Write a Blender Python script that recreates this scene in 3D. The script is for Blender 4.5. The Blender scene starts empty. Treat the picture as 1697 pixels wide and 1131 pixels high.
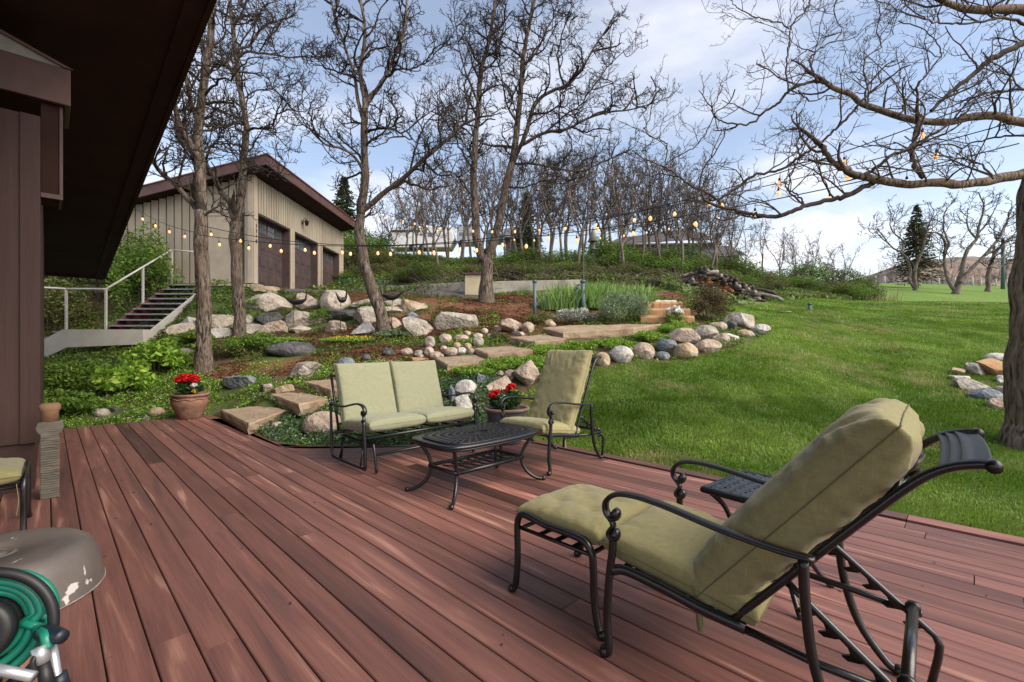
import bpy, bmesh, math, random
import numpy as np
from mathutils import Vector, Matrix
random.seed(7)
RNG = np.random.default_rng(11)
R = math.radians
scene = bpy.context.scene
COL = scene.collection
# ------------------------------------------------------------------ camera, world, sun, exposure
FPX, CX, CY, CAMH = 770.0, 848.5, 565.5, 1.27          # measured from the deck boards' vanishing points
cam_d = bpy.data.cameras.new("camera")
cam_d.sensor_width = 36.0
cam_d.lens = FPX / 1697.0 * 36.0
cam_d.clip_start, cam_d.clip_end = 0.05, 3000
cam = bpy.data.objects.new("camera", cam_d)
COL.objects.link(cam)
cam.location = (0, 0, CAMH)
cam.rotation_euler = (R(90), 0, 0)
scene.camera = cam
SUN_EL, SUN_AZ = 40.0, 118.0                            # azimuth clockwise from +Y
world = bpy.data.worlds.new("World")
scene.world = world
world.use_nodes = True
wn, wl = world.node_tree.nodes, world.node_tree.links
wn.clear()
w_out = wn.new("ShaderNodeOutputWorld")
w_bg = wn.new("ShaderNodeBackground")
w_bg.inputs[1].default_value = 0.102
sky = wn.new("ShaderNodeTexSky")
sky.sky_type = 'NISHITA'
sky.sun_disc = False
sky.sun_elevation = R(SUN_EL)
sky.sun_rotation = R(SUN_AZ)
sky.air_density, sky.dust_density, sky.ozone_density = 1.0, 1.2, 1.2
tc = wn.new("ShaderNodeTexCoord")
sep = wn.new("ShaderNodeSeparateXYZ")
wl.new(tc.outputs["Generated"], sep.inputs[0])
zc = wn.new("ShaderNodeMath"); zc.operation = 'ADD'; zc.inputs[1].default_value = 0.16
wl.new(sep.outputs[2], zc.inputs[0])
zm = wn.new("ShaderNodeMath"); zm.operation = 'MAXIMUM'; zm.inputs[1].default_value = 0.05
wl.new(zc.outputs[0], zm.inputs[0])
dx = wn.new("ShaderNodeMath"); dx.operation = 'DIVIDE'
dy = wn.new("ShaderNodeMath"); dy.operation = 'DIVIDE'
wl.new(sep.outputs[0], dx.inputs[0]); wl.new(zm.outputs[0], dx.inputs[1])
wl.new(sep.outputs[1], dy.inputs[0]); wl.new(zm.outputs[0], dy.inputs[1])
cmb = wn.new("ShaderNodeCombineXYZ")
wl.new(dx.outputs[0], cmb.inputs[0]); wl.new(dy.outputs[0], cmb.inputs[1])
mp = wn.new("ShaderNodeMapping"); mp.inputs["Scale"].default_value = (0.75, 1.15, 1)
mp.inputs["Rotation"].default_value = (0, 0, R(28)); mp.inputs["Location"].default_value = (3.1, 0.4, 0)
wl.new(cmb.outputs[0], mp.inputs[0])
cn = wn.new("ShaderNodeTexNoise"); cn.inputs["Scale"].default_value = 1.25; cn.inputs["Detail"].default_value = 7
cn.inputs["Roughness"].default_value = 0.56; cn.inputs["Distortion"].default_value = 0.35
wl.new(mp.outputs[0], cn.inputs["Vector"])
cr = wn.new("ShaderNodeValToRGB")
cr.color_ramp.elements[0].position = 0.46; cr.color_ramp.elements[0].color = (0.13, 0.13, 0.13, 1)
cr.color_ramp.elements[1].position = 0.78; cr.color_ramp.elements[1].color = (0.85, 0.85, 0.85, 1)
wl.new(cn.outputs["Fac"], cr.inputs[0])
# horizon band of thin warm cloud
hz = wn.new("ShaderNodeMapRange"); hz.inputs[1].default_value = 0.0; hz.inputs[2].default_value = 0.42
hz.inputs[3].default_value = 0.45; hz.inputs[4].default_value = 0.0
wl.new(sep.outputs[2], hz.inputs[0])
mxf = wn.new("ShaderNodeMath"); mxf.operation = 'MAXIMUM'
wl.new(cr.outputs[0], mxf.inputs[0]); wl.new(hz.outputs[0], mxf.inputs[1])
ccol = wn.new("ShaderNodeMix"); ccol.data_type = 'RGBA'      # warm near the horizon, cool white above
ccol.inputs["A"].default_value = (8.6, 7.3, 6.4, 1)
ccol.inputs["B"].default_value = (6.5, 6.3, 6.35, 1)
hz2 = wn.new("ShaderNodeMapRange"); hz2.inputs[1].default_value = 0.02; hz2.inputs[2].default_value = 0.38
wl.new(sep.outputs[2], hz2.inputs[0]); wl.new(hz2.outputs[0], ccol.inputs["Factor"])
cmx = wn.new("ShaderNodeMix"); cmx.data_type = 'RGBA'
wl.new(mxf.outputs[0], cmx.inputs["Factor"])
wl.new(sky.outputs[0], cmx.inputs["A"]); wl.new(ccol.outputs["Result"], cmx.inputs["B"])
wl.new(cmx.outputs["Result"], w_bg.inputs[0])
wl.new(w_bg.outputs[0], w_out.inputs[0])
sun_d = bpy.data.lights.new("sun", 'SUN')
sun_d.energy = 2.5
sun_d.angle = R(50)
sun_d.color = (1.0, 0.88, 0.73)
sun = bpy.data.objects.new("sun", sun_d)
COL.objects.link(sun)
_sd = Vector((math.sin(R(SUN_AZ)) * math.cos(R(SUN_EL)), math.cos(R(SUN_AZ)) * math.cos(R(SUN_EL)), math.sin(R(SUN_EL))))
sun.rotation_euler = _sd.to_track_quat('Z', 'Y').to_euler()
sun.location = (0, 0, 30)
scene.view_settings.view_transform = 'Standard'
scene.view_settings.look = 'None'
scene.view_settings.exposure = 1.12
scene.view_settings.gamma = 1.0
scene.cycles.max_bounces = 6
scene.cycles.transparent_max_bounces = 6

# ------------------------------------------------------------------ helpers
def tag(o, label=None, cat=None, group=None, kind=None):
    if label: o["label"] = label
    if cat: o["category"] = cat
    if group: o["group"] = group
    if kind: o["kind"] = kind
    return o

def thing(name, label, cat, loc=(0, 0, 0), rz=0.0, group=None):
    o = bpy.data.objects.new(name, None)
    o.empty_display_size = 0.1
    COL.objects.link(o)
    o.location = loc
    o.rotation_euler = (0, 0, rz)
    return tag(o, label, cat, group)

def copy_tree(o, parent=None):
    c = o.copy()
    COL.objects.link(c)
    if parent: c.parent = parent
    for ch in o.children: copy_tree(ch, c)
    return c

class MB:
    """collects vertices and faces of one mesh"""
    def __init__(s): s.V, s.F, s.C, s.n = [], [], [], 0
    def add(s, V, F, col=None):
        V = np.asarray(V, float).reshape(-1, 3)
        if isinstance(F, np.ndarray): s.F.append(F + s.n)
        else:
            by = {}
            for f in F: by.setdefault(len(f), []).append(f)
            for k in by: s.F.append(np.array(by[k], int) + s.n)
        s.V.append(V)
        c = np.ones((len(V), 4)) if col is None else None
        if col is not None:
            col = np.asarray(col, float)
            c = np.ones((len(V), 4)); c[:, :3] = col
        s.C.append(c); s.n += len(V)
    def mesh(s, name, off=(0, 0, 0), smooth=True):
        V = np.concatenate(s.V) - np.asarray(off, float)
        me = bpy.data.meshes.new(name)
        me.vertices.add(len(V)); me.vertices.foreach_set("co", V.astype(np.float32).ravel())
        loops = np.concatenate([f.ravel() for f in s.F])
        sizes = np.concatenate([np.full(len(f), f.shape[1]) for f in s.F])
        me.loops.add(len(loops)); me.loops.foreach_set("vertex_index", loops.astype(np.int32))
        starts = np.concatenate([[0], np.cumsum(sizes)[:-1]])
        me.polygons.add(len(sizes)); me.polygons.foreach_set("loop_start", starts.astype(np.int32))
        me.polygons.foreach_set("use_smooth", np.full(len(sizes), bool(smooth)))
        me.update(calc_edges=True)
        at = me.attributes.new("Col", 'FLOAT_COLOR', 'POINT')
        at.data.foreach_set("color", np.concatenate(s.C).astype(np.float32).ravel())
        return me

def obj(name, mb, mat, parent=None, world=True, loc=None, smooth=True, bevel=0.0, solid=0.0, sub=0):
    """one mesh object; world=True: the vertices are in world space and parent is unrotated"""
    off = (0, 0, 0)
    if parent is not None and world: off = tuple(parent.location)
    if loc is not None: off = tuple(loc)
    me = mb.mesh(name, off, smooth)
    o = bpy.data.objects.new(name, me)
    COL.objects.link(o)
    if mat: me.materials.append(mat)
    if parent is not None: o.parent = parent
    elif loc is not None: o.location = loc
    if solid:
        m = o.modifiers.new("solid", 'SOLIDIFY'); m.thickness = solid; m.offset = -1
    if bevel:
        m = o.modifiers.new("bevel", 'BEVEL'); m.width = bevel; m.segments = 2; m.limit_method = 'ANGLE'
        m.angle_limit = R(40); m.harden_normals = False
    if sub:
        m = o.modifiers.new("sub", 'SUBSURF'); m.levels = sub; m.render_levels = sub
    return o

def norm(v):
    v = np.asarray(v, float); return v / (np.linalg.norm(v) + 1e-12)

BOXF = np.array([[0, 1, 3, 2], [4, 6, 7, 5], [0, 4, 5, 1], [2, 3, 7, 6], [0, 2, 6, 4], [1, 5, 7, 3]])
def box(mb, c, size, ax=None, col=None):
    ax = np.eye(3) if ax is None else np.asarray(ax, float)
    h = np.asarray(size, float) / 2
    V = [np.asarray(c, float) + i * h[0] * ax[0] + j * h[1] * ax[1] + k * h[2] * ax[2]
         for i in (-1, 1) for j in (-1, 1) for k in (-1, 1)]
    mb.add(V, BOXF, col)

def beam(mb, a, b, w, h, up=(0, 0, 1), col=None):
    """a rectangular bar from a to b"""
    a, b = np.asarray(a, float), np.asarray(b, float)
    x = norm(b - a); y = norm(np.cross(up, x)); z = np.cross(x, y)
    box(mb, (a + b) / 2, (np.linalg.norm(b - a), w, h), (x, y, z), col)

def prism(mb, pts, vec, col=None):
    """a polygon swept along vec"""
    P = np.asarray(pts, float); n = len(P)
    V = np.concatenate([P, P + np.asarray(vec, float)])
    F = [tuple(range(n))[::-1], tuple(range(n, 2 * n))] + [(i, (i + 1) % n, n + (i + 1) % n, n + i) for i in range(n)]
    mb.add(V, F, col)

def tube(mb, path, rad, sides=8, cap=True, flat=1.0, col=None, nrm=None):
    P = np.asarray(path, float); n = len(P)
    r = np.full(n, rad, float) if np.isscalar(rad) else np.asarray(rad, float)
    T = np.empty_like(P); T[1:-1] = P[2:] - P[:-2]; T[0] = P[1] - P[0]; T[-1] = P[-1] - P[-2]
    T /= (np.linalg.norm(T, axis=1, keepdims=True) + 1e-12)
    ref = np.array([0, 0, 1.]) if abs(T[0, 2]) < 0.9 else np.array([1., 0, 0])
    if nrm is not None: ref = np.asarray(nrm, float)
    N = np.empty_like(P)
    v = ref - T[0] * ref.dot(T[0]); N[0] = v / (np.linalg.norm(v) + 1e-12)
    for i in range(1, n):
        v = N[i - 1] - T[i] * N[i - 1].dot(T[i])
        N[i] = v / (np.linalg.norm(v) + 1e-12)
    B = np.cross(T, N)
    a = np.linspace(0, 2 * np.pi, sides, endpoint=False)
    V = P[:, None] + r[:, None, None] * (np.cos(a)[None, :, None] * N[:, None] * flat + np.sin(a)[None, :, None] * B[:, None])
    i = np.arange(n - 1)[:, None] * sides; j = np.arange(sides)[None]; j2 = (j + 1) % sides
    F = np.stack([i + j, i + j2, i + sides + j2, i + sides + j], -1).reshape(-1, 4)
    V = V.reshape(-1, 3)
    c = None
    if col is not None: c = np.broadcast_to(np.asarray(col, float), (len(V), 3))
    mb.add(V, F, c)
    if cap and sides > 3:
        b = mb.n - n * sides
        mb.F.append(np.array([list(range(b + sides - 1, b - 1, -1)), list(range(b + (n - 1) * sides, b + n * sides))]))

def smooth_path(pts, k=6):
    """Catmull-Rom through the points"""
    P = np.asarray(pts, float)
    if len(P) < 3:
        t = np.linspace(0, 1, k + 1)[:, None]; return P[0] * (1 - t) + P[1] * t
    Q = np.concatenate([[2 * P[0] - P[1]], P, [2 * P[-1] - P[-2]]])
    out = []
    for i in range(1, len(Q) - 2):
        p0, p1, p2, p3 = Q[i - 1:i + 3]
        for s in range(k):
            t = s / k
            out.append(0.5 * (2 * p1 + (p2 - p0) * t + (2 * p0 - 5 * p1 + 4 * p2 - p3) * t * t + (3 * p1 - p0 - 3 * p2 + p3) * t ** 3))
    out.append(Q[-2])
    return np.array(out)

def lathe(mb, prof, c=(0, 0, 0), n=28, col=None, sx=1.0):
    P = np.asarray(prof, float); m = len(P)
    a = np.linspace(0, 2 * np.pi, n, endpoint=False)
    V = np.stack([P[:, 0][:, None] * np.cos(a)[None] * sx, P[:, 0][:, None] * np.sin(a)[None], np.repeat(P[:, 1][:, None], n, 1)], -1)
    V = V.reshape(-1, 3) + np.asarray(c, float)
    i = np.arange(m - 1)[:, None] * n; j = np.arange(n)[None]; j2 = (j + 1) % n
    mb.add(V, np.stack([i + j, i + j2, i + n + j2, i + n + j], -1).reshape(-1, 4), col)

_TAB = np.random.default_rng(5).random((32, 32, 32))
def vnoise(p):
    p = np.asarray(p, float)
    i = np.floor(p).astype(int); f = p - i; f = f * f * (3 - 2 * f)
    i0 = i % 32; i1 = (i + 1) % 32
    def g(a, b, c): return _TAB[a, b, c]
    x0, y0, z0 = i0[..., 0], i0[..., 1], i0[..., 2]; x1, y1, z1 = i1[..., 0], i1[..., 1], i1[..., 2]
    fx, fy, fz = f[..., 0], f[..., 1], f[..., 2]
    a = g(x0, y0, z0) * (1 - fx) + g(x1, y0, z0) * fx; b = g(x0, y1, z0) * (1 - fx) + g(x1, y1, z0) * fx
    c = g(x0, y0, z1) * (1 - fx) + g(x1, y0, z1) * fx; d = g(x0, y1, z1) * (1 - fx) + g(x1, y1, z1) * fx
    return (a * (1 - fy) + b * fy) * (1 - fz) + (c * (1 - fy) + d * fy) * fz
def fbm(p, o=4):
    p = np.asarray(p, float); s = 0; a = 0.5; t = 0
    for k in range(o):
        s = s + a * vnoise(p * 2 ** k + 7.3 * k); t += a; a *= 0.5
    return s / t
def fbm2(x, y, o=4, z=0.0):
    return fbm(np.stack([np.asarray(x, float), np.asarray(y, float), np.full(np.shape(x), z)], -1), o)

# ------------------------------------------------------------------ materials
def new_mat(name):
    m = bpy.data.materials.new(name); m.use_nodes = True
    nt = m.node_tree; return m, nt, nt.nodes["Principled BSDF"]

def mat(name, c1, c2=None, scale=5.0, rough=0.75, bump=0.0, bscale=None, stretch=(1, 1, 1), detail=6, metal=0.0,
        lo=0.35, hi=0.65, attr=False, spec=0.4, c3=None, c3scale=2.0, c3lo=.55, c3hi=.7, bdist=0.02, coat=0.0, sheen=0.0):
    m, nt, b = new_mat(name); N, L = nt.nodes, nt.links
    b.inputs["Roughness"].default_value = rough; b.inputs["Metallic"].default_value = metal
    b.inputs["Specular IOR Level"].default_value = spec
    if coat: b.inputs["Coat Weight"].default_value = coat; b.inputs["Coat Roughness"].default_value = 0.25
    if sheen: b.inputs["Sheen Weight"].default_value = sheen; b.inputs["Sheen Roughness"].default_value = 0.5
    tcn = N.new("ShaderNodeTexCoord"); mpn = N.new("ShaderNodeMapping")
    mpn.inputs["Scale"].default_value = stretch
    L.new(tcn.outputs["Object"], mpn.inputs[0])
    col = None
    if c2 is not None:
        nz = N.new("ShaderNodeTexNoise"); nz.inputs["Scale"].default_value = scale; nz.inputs["Detail"].default_value = detail
        nz.inputs["Roughness"].default_value = 0.6
        L.new(mpn.outputs[0], nz.inputs["Vector"])
        rp = N.new("ShaderNodeValToRGB")
        rp.color_ramp.elements[0].position = lo; rp.color_ramp.elements[0].color = (*c1, 1)
        rp.color_ramp.elements[1].position = hi; rp.color_ramp.elements[1].color = (*c2, 1)
        L.new(nz.outputs["Fac"], rp.inputs[0]); col = rp.outputs[0]
        if c3 is not None:
            n3 = N.new("ShaderNodeTexNoise"); n3.inputs["Scale"].default_value = c3scale; n3.inputs["Detail"].default_value = 5
            L.new(mpn.outputs[0], n3.inputs["Vector"])
            r3 = N.new("ShaderNodeMapRange"); r3.inputs[1].default_value = c3lo; r3.inputs[2].default_value = c3hi
            L.new(n3.outputs["Fac"], r3.inputs[0])
            mx = N.new("ShaderNodeMix"); mx.data_type = 'RGBA'
            L.new(r3.outputs[0], mx.inputs["Factor"]); L.new(col, mx.inputs["A"]); mx.inputs["B"].default_value = (*c3, 1)
            col = mx.outputs["Result"]
    if attr:
        at = N.new("ShaderNodeAttribute"); at.attribute_name = "Col"
        if col is None: col = at.outputs["Color"]
        else:
            mx = N.new("ShaderNodeMix"); mx.data_type = 'RGBA'; mx.blend_type = 'MULTIPLY'; mx.inputs["Factor"].default_value = 1
            L.new(col, mx.inputs["A"]); L.new(at.outputs["Color"], mx.inputs["B"]); col = mx.outputs["Result"]
    if col is None: b.inputs["Base Color"].default_value = (*c1, 1)
    else: L.new(col, b.inputs["Base Color"])
    if bump:
        n2 = N.new("ShaderNodeTexNoise"); n2.inputs["Scale"].default_value = bscale or scale * 4; n2.inputs["Detail"].default_value = 5
        L.new(mpn.outputs[0], n2.inputs["Vector"])
        bp = N.new("ShaderNodeBump"); bp.inputs["Strength"].default_value = bump; bp.inputs["Distance"].default_value = bdist
        L.new(n2.outputs["Fac"], bp.inputs["Height"]); L.new(bp.outputs[0], b.inputs["Normal"])
    return m

def leaf_mat(name, trans=0.35, rough=0.6):
    """colour from the mesh's own leaf colours, partly translucent"""
    m, nt, b = new_mat(name); N, L = nt.nodes, nt.links
    at = N.new("ShaderNodeAttribute"); at.attribute_name = "Col"
    L.new(at.outputs["Color"], b.inputs["Base Color"]); b.inputs["Roughness"].default_value = rough
    b.inputs["Specular IOR Level"].default_value = 0.25
    tr = N.new("ShaderNodeBsdfTranslucent"); L.new(at.outputs["Color"], tr.inputs[0])
    mx = N.new("ShaderNodeMixShader"); mx.inputs[0].default_value = trans
    L.new(b.outputs[0], mx.inputs[1]); L.new(tr.outputs[0], mx.inputs[2])
    L.new(mx.outputs[0], N["Material Output"].inputs[0])
    return m

def bark_mat(name, dark, light, warm, s=1.0):
    m, nt, b = new_mat(name); N, L = nt.nodes, nt.links
    b.inputs["Roughness"].default_value = 0.9; b.inputs["Specular IOR Level"].default_value = 0.15
    tcn = N.new("ShaderNodeTexCoord"); mpn = N.new("ShaderNodeMapping"); mpn.inputs["Scale"].default_value = (26 * s, 26 * s, 5.5 * s)
    L.new(tcn.outputs["Object"], mpn.inputs[0])
    nz = N.new("ShaderNodeTexNoise"); nz.inputs["Scale"].default_value = 1.0; nz.inputs["Detail"].default_value = 6; nz.inputs["Distortion"].default_value = 0.6
    L.new(mpn.outputs[0], nz.inputs["Vector"])
    rp = N.new("ShaderNodeValToRGB")
    rp.color_ramp.elements[0].position = 0.36; rp.color_ramp.elements[0].color = (*dark, 1)
    rp.color_ramp.elements[1].position = 0.62; rp.color_ramp.elements[1].color = (*light, 1)
    L.new(nz.outputs["Fac"], rp.inputs[0])
    n3 = N.new("ShaderNodeTexNoise"); n3.inputs["Scale"].default_value = 1.6
    L.new(tcn.outputs["Object"], n3.inputs["Vector"])
    r3 = N.new("ShaderNodeMapRange"); r3.inputs[1].default_value = 0.45; r3.inputs[2].default_value = 0.75
    L.new(n3.outputs["Fac"], r3.inputs[0])
    mx = N.new("ShaderNodeMix"); mx.data_type = 'RGBA'; L.new(r3.outputs[0], mx.inputs["Factor"])
    L.new(rp.outputs[0], mx.inputs["A"]); mx.inputs["B"].default_value = (*warm, 1)
    L.new(mx.outputs["Result"], b.inputs["Base Color"])
    bp = N.new("ShaderNodeBump"); bp.inputs["Strength"].default_value = 1.0; bp.inputs["Distance"].default_value = 0.05
    L.new(nz.outputs["Fac"], bp.inputs["Height"]); L.new(bp.outputs[0], b.inputs["Normal"])
    return m

MT = {}
MT['bark'] = bark_mat("bark", (.024, .018, .015), (.20, .162, .132), (.115, .082, .062))
MT['bark_warm'] = bark_mat("bark_warm", (.04, .028, .021), (.25, .195, .15), (.17, .115, .08))
MT['twig'] = mat("twig", (.022, .0175, .0155), (.066, .053, .045), 9, .9, spec=.15)
MT['twig_near'] = mat("twig_near", (.05, .040, .033), (.145, .115, .092), 9, .9, spec=.15)
MT['twig_far'] = mat("twig_far", (.045, .036, .033), (.105, .086, .075), 3, .9, spec=.15)
MT['leaf'] = leaf_mat("leaf")
MT['grass'] = leaf_mat("grass_blade", .4, .5)
MT['petal'] = leaf_mat("petal", .3, .5)
MT['iron'] = mat("cast_iron_black", (.004, .005, .007), (.008, .009, .012), 30, .34, .15, 90, spec=.55, bdist=.003)
MT['iron_matte'] = mat("iron_matte", (.008, .009, .011), (.016, .017, .02), 25, .5, .15, 90, spec=.3, bdist=.003)
MT['bronze_iron'] = mat("bronze_black_iron", (.005, .0045, .005), (.010, .008, .008), 25, .30, .15, 90, spec=.55, bdist=.003)
MT['paint_brown'] = mat("brown_stain", (.036, .0165, .0135), (.060, .029, .024), 3.0, .6, .25, 20, (1, 1, .12), spec=.3)
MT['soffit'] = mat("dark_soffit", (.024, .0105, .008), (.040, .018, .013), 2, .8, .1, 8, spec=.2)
MT['fascia'] = mat("brown_fascia", (.062, .031, .028), (.105, .056, .050), 2.5, .5, .15, 14, spec=.4)
MT['siding'] = mat("tan_siding", (.285, .25, .195), (.385, .34, .27), 1.3, .75, .2, 12, (1, 1, .3), spec=.25)
MT['shaded_siding_back'] = mat("shaded_siding_back", (.06, .047, .033), (.09, .07, .05), 2, .85, spec=.1)  # backing colour darkened so the gaps between boards look shadowed
MT['tanpaint'] = mat("tan_paint", (.37, .31, .235), (.43, .37, .29), 2, .6, spec=.3)
MT['garage_door'] = mat("brown_door_paint", (.062, .043, .043), (.085, .062, .06), 2, .45, spec=.4)
MT['beige_steel'] = mat("beige_steel", (.41, .39, .35), (.50, .475, .43), 3, .5, .05, 30, spec=.4)
MT['tread'] = mat("grey_tread", (.17, .175, .19), (.26, .265, .28), 14, .7, .1)
MT['red_paint'] = mat("red_brown_paint", (.10, .03, .028), (.14, .05, .045), 4, .6)
MT['concrete'] = mat("pale_concrete", (.40, .37, .31), (.52, .48, .41), 2.0, .9, .2, 30, c3=(.26, .24, .20), c3scale=1.1)
MT['glass'] = mat("sky_tinted_pane", (.09, .105, .12), None, rough=.06, spec=.8)  # lightened bluish base stands in for reflected sky
MT['white'] = mat("white_paint", (.55, .55, .56), (.64, .64, .64), 2, .45)
MT['sandstone'] = mat("sandstone", (.25, .18, .115), (.35, .275, .19), 3.5, .85, .8, 16, c3=(.20, .125, .075), c3scale=2.2, c3lo=.5, c3hi=.75)
MT['orange_stone'] = mat("orange_sandstone", (.30, .165, .075), (.41, .255, .135), 3.0, .85, .5, 16, c3=(.27, .15, .08), c3scale=2.5)
MT['terracotta'] = mat("terracotta", (.20, .098, .064), (.29, .165, .112), 6, .85, .3, 30, c3=(.14, .085, .065), c3scale=5, c3lo=.52, c3hi=.66)
MT['soil'] = mat("soil", (.03, .02, .015), (.06, .042, .03), 30, .95, .5, 60)
MT['teal_metal'] = mat("teal_metal", (.055, .105, .11), (.085, .14, .14), 6, .5)
MT['grey_wood'] = mat("weathered_wood", (.075, .066, .052), (.15, .135, .11), 5, .9, .6, 18, (1, 1, 7), c3=(.08, .07, .06), c3scale=3)
MT['orange_wood'] = mat("orange_wood", (.16, .085, .045), (.24, .14, .08), 5, .8, .3, 20)
# ------------------------------------------------------------------ the lie of the land
def P(px, py, Y):
    """the point at depth Y that the photograph shows at pixel (px, py)"""
    return np.array([(px - CX) / FPX * Y, Y, CAMH - (py - CY) / FPX * Y])
S2 = math.sqrt(0.5)
def uv(X, Y): return (X + Y) * S2, (Y - X) * S2
def xy(u, v): return (u - v) * S2, (u + v) * S2
EDGE_U = np.array([2.0, 2.02, 2.06, 2.2, 2.5, 3.12, 3.91, 4.46])
EDGE_V = np.array([9.4, 6.5, 6.02, 5.74, 5.46, 4.92, 4.42, 4.08])
def deck_vmax(u): return np.where(u < 2.0, 9.4, np.interp(u, EDGE_U, EDGE_V))
def in_deck(X, Y, m=0.0):
    u, v = uv(X, Y); return (u < 4.46 + m) & (v < deck_vmax(u) + m) & (u > -1.5 - m)
PROF = {   # column in the photograph: (distance, ground height)
 -700: [(3, -.15), (8, 0), (10, .4), (12, .8), (15, 2.2), (18, 3.2), (26, 5), (40, 8), (75, 13)],
   60: [(3, -.15), (6.7, -.15), (8, 0), (10, .4), (12, .8), (13.5, 1.3), (15, 2.6), (18, 3.2), (26, 5), (40, 8), (75, 13)],
  200: [(3, -.15), (7.3, -.12), (8.2, .05), (10, .5), (12, .95), (13, 1.25), (14.2, 2.2), (15, 3.0), (18, 3.15), (26, 4.4), (40, 8), (75, 14)],
  340: [(3, -.12), (7.9, -.1), (8.6, .25), (9.5, .70), (11, 1.1), (12.3, 1.6), (13, 2.05), (14, 2.7), (14.8, 3.08), (18, 3.12), (24, 3.3), (30, 5.5), (40, 8), (75, 14)],
  460: [(3, -.12), (5.7, -.12), (6.6, 0), (7.6, .22), (9, .62), (10.5, 1.03), (12, 1.52), (12.8, 1.9), (13.6, 2.3), (14.5, 2.85), (16, 3.1), (20, 3.12), (24, 3.6), (28, 5.3), (32, 6.5), (40, 8.5), (75, 14)],
  640: [(3, -.12), (5.6, -.12), (6.5, .05), (8, .5), (9.5, .95), (11, 1.42), (12.2, 1.85), (13.2, 2.3), (14.5, 2.8), (17, 3.08), (19.4, 3.12), (20.0, 3.6), (23, 4.6), (26, 5.7), (30, 6.5), (33, 7.2), (45, 9.5), (75, 14)],
  800: [(3, -.12), (5.85, -.12), (6.5, .2), (7.5, .55), (9, .95), (10.5, 1.35), (12, 1.8), (13.5, 2.4), (15, 2.72), (17.6, 3.0), (18.2, 3.02), (18.8, 3.55), (22, 4.3), (25, 5.1), (28, 5.9), (31, 6.6), (45, 9), (75, 13)],
  950: [(3, -.12), (6.0, -.1), (6.4, .08), (7, .35), (8, .65), (9, .95), (10.2, 1.3), (12, 1.75), (13.5, 2.2), (15, 2.7), (17.2, 3.05), (18.0, 3.4), (21, 4.2), (25, 5.2), (30, 6.1), (45, 8.6), (75, 12.5)],
 1100: [(3, -.1), (4.7, -.07), (5.5, .08), (6.5, .3), (8, .62), (9.2, .95), (10.5, 1.32), (12, 1.75), (13.5, 2.25), (15, 2.65), (17, 3.05), (20, 3.7), (25, 4.8), (30, 5.7), (45, 8), (75, 12)],
 1280: [(3, -.08), (4, -.07), (5, .02), (6.5, .3), (8, .65), (10, 1.15), (12, 1.55), (14, 1.95), (17, 2.5), (20, 2.95), (22, 3.2), (26, 3.8), (30, 4.6), (36, 5.9), (45, 7.6), (75, 11)],
 1450: [(3, -.08), (3.6, -.07), (5, 0), (7, .36), (9, .78), (12, 1.42), (15, 1.98), (20, 2.72), (24, 3.28), (27, 3.5), (30, 3.65), (36, 4.75), (45, 6.4), (62, 9.0), (75, 9.6)],
 1690: [(2, -.08), (5.2, .0), (7, .38), (9, .8), (12, 1.4), (15, 1.95), (20, 2.68), (24, 3.2), (27, 3.4), (30, 3.55), (36, 4.5), (45, 6.0), (62, 8.6), (75, 9.2)],
 2500: [(2, -.08), (5, -.02), (7, .35), (9, .78), (12, 1.35), (15, 1.9), (20, 2.6), (24, 3.1), (30, 3.6), (45, 6.0), (62, 8.4), (75, 9)]}
_PX = np.array(sorted(PROF)); _PA = (_PX - CX) / FPX
_YG = np.linspace(0, 80, 801)
_ZG = np.stack([np.interp(_YG, *np.array(PROF[k]).T) for k in _PX])
_k = np.exp(-0.5 * (np.arange(-6, 7) / 2.6) ** 2); _k /= _k.sum()
_ZG = np.stack([np.convolve(np.pad(z, 6, 'edge'), _k, 'valid') for z in _ZG])
def zT(X, Y, lumps=True):
    X = np.asarray(X, float); Y = np.asarray(Y, float)
    Yc = np.clip(Y, 0.8, 79.5)
    a = np.clip(X / Yc, _PA[0], _PA[-1])
    i = np.clip(np.searchsorted(_PA, a) - 1, 0, len(_PA) - 2)
    t = (a - _PA[i]) / (_PA[i + 1] - _PA[i]); t = t * t * (3 - 2 * t)
    y = Yc * 10; j = np.clip(y.astype(int), 0, 799); f = y - j
    z = (_ZG[i, j] * (1 - f) + _ZG[i, j + 1] * f) * (1 - t) + (_ZG[i + 1, j] * (1 - f) + _ZG[i + 1, j + 1] * f) * t
    if lumps:
        k = np.clip((Y - 5.5) / 4, 0, 1)
        z = z + k * (0.10 * (fbm2(X * .9, Y * .9, 3) - .5) + 0.05 * (fbm2(X * 3.1, Y * 3.1, 2, 3.3) - .5))
    return z
def G(px, py, y0=3.0, y1=74.0):
    """where the line of sight through pixel (px, py) meets the ground"""
    Y = np.arange(y0, y1, 0.02)
    X = (px - CX) / FPX * Y; Z = CAMH - (py - CY) / FPX * Y
    h = np.nonzero(Z <= zT(X, Y))[0]
    k = h[0] if len(h) else len(Y) - 1
    return np.array([X[k], Y[k], float(zT(X[k], Y[k]))])
def ground(X, Y): return np.array([X, Y, float(zT(X, Y))])
LB_Y = np.array([0, 5.9, 7.5, 8.4, 8.9, 9.05, 10, 11.8, 12.8, 13.6, 15, 17, 19, 22, 26, 30, 45, 80])
LB_X = np.array([.2, .2, .35, 1.5, 2.5, 3.4, 5.0, 6.6, 6.3, 5.9, 6.7, 8.7, 10.4, 13, 17.8, 22.5, 34, 60])
def is_lawn(X, Y):
    w = .18 * (fbm2(X * 2, Y * 2, 2, 9.) - .5)
    return X + w > np.interp(Y, LB_Y, LB_X)

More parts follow.
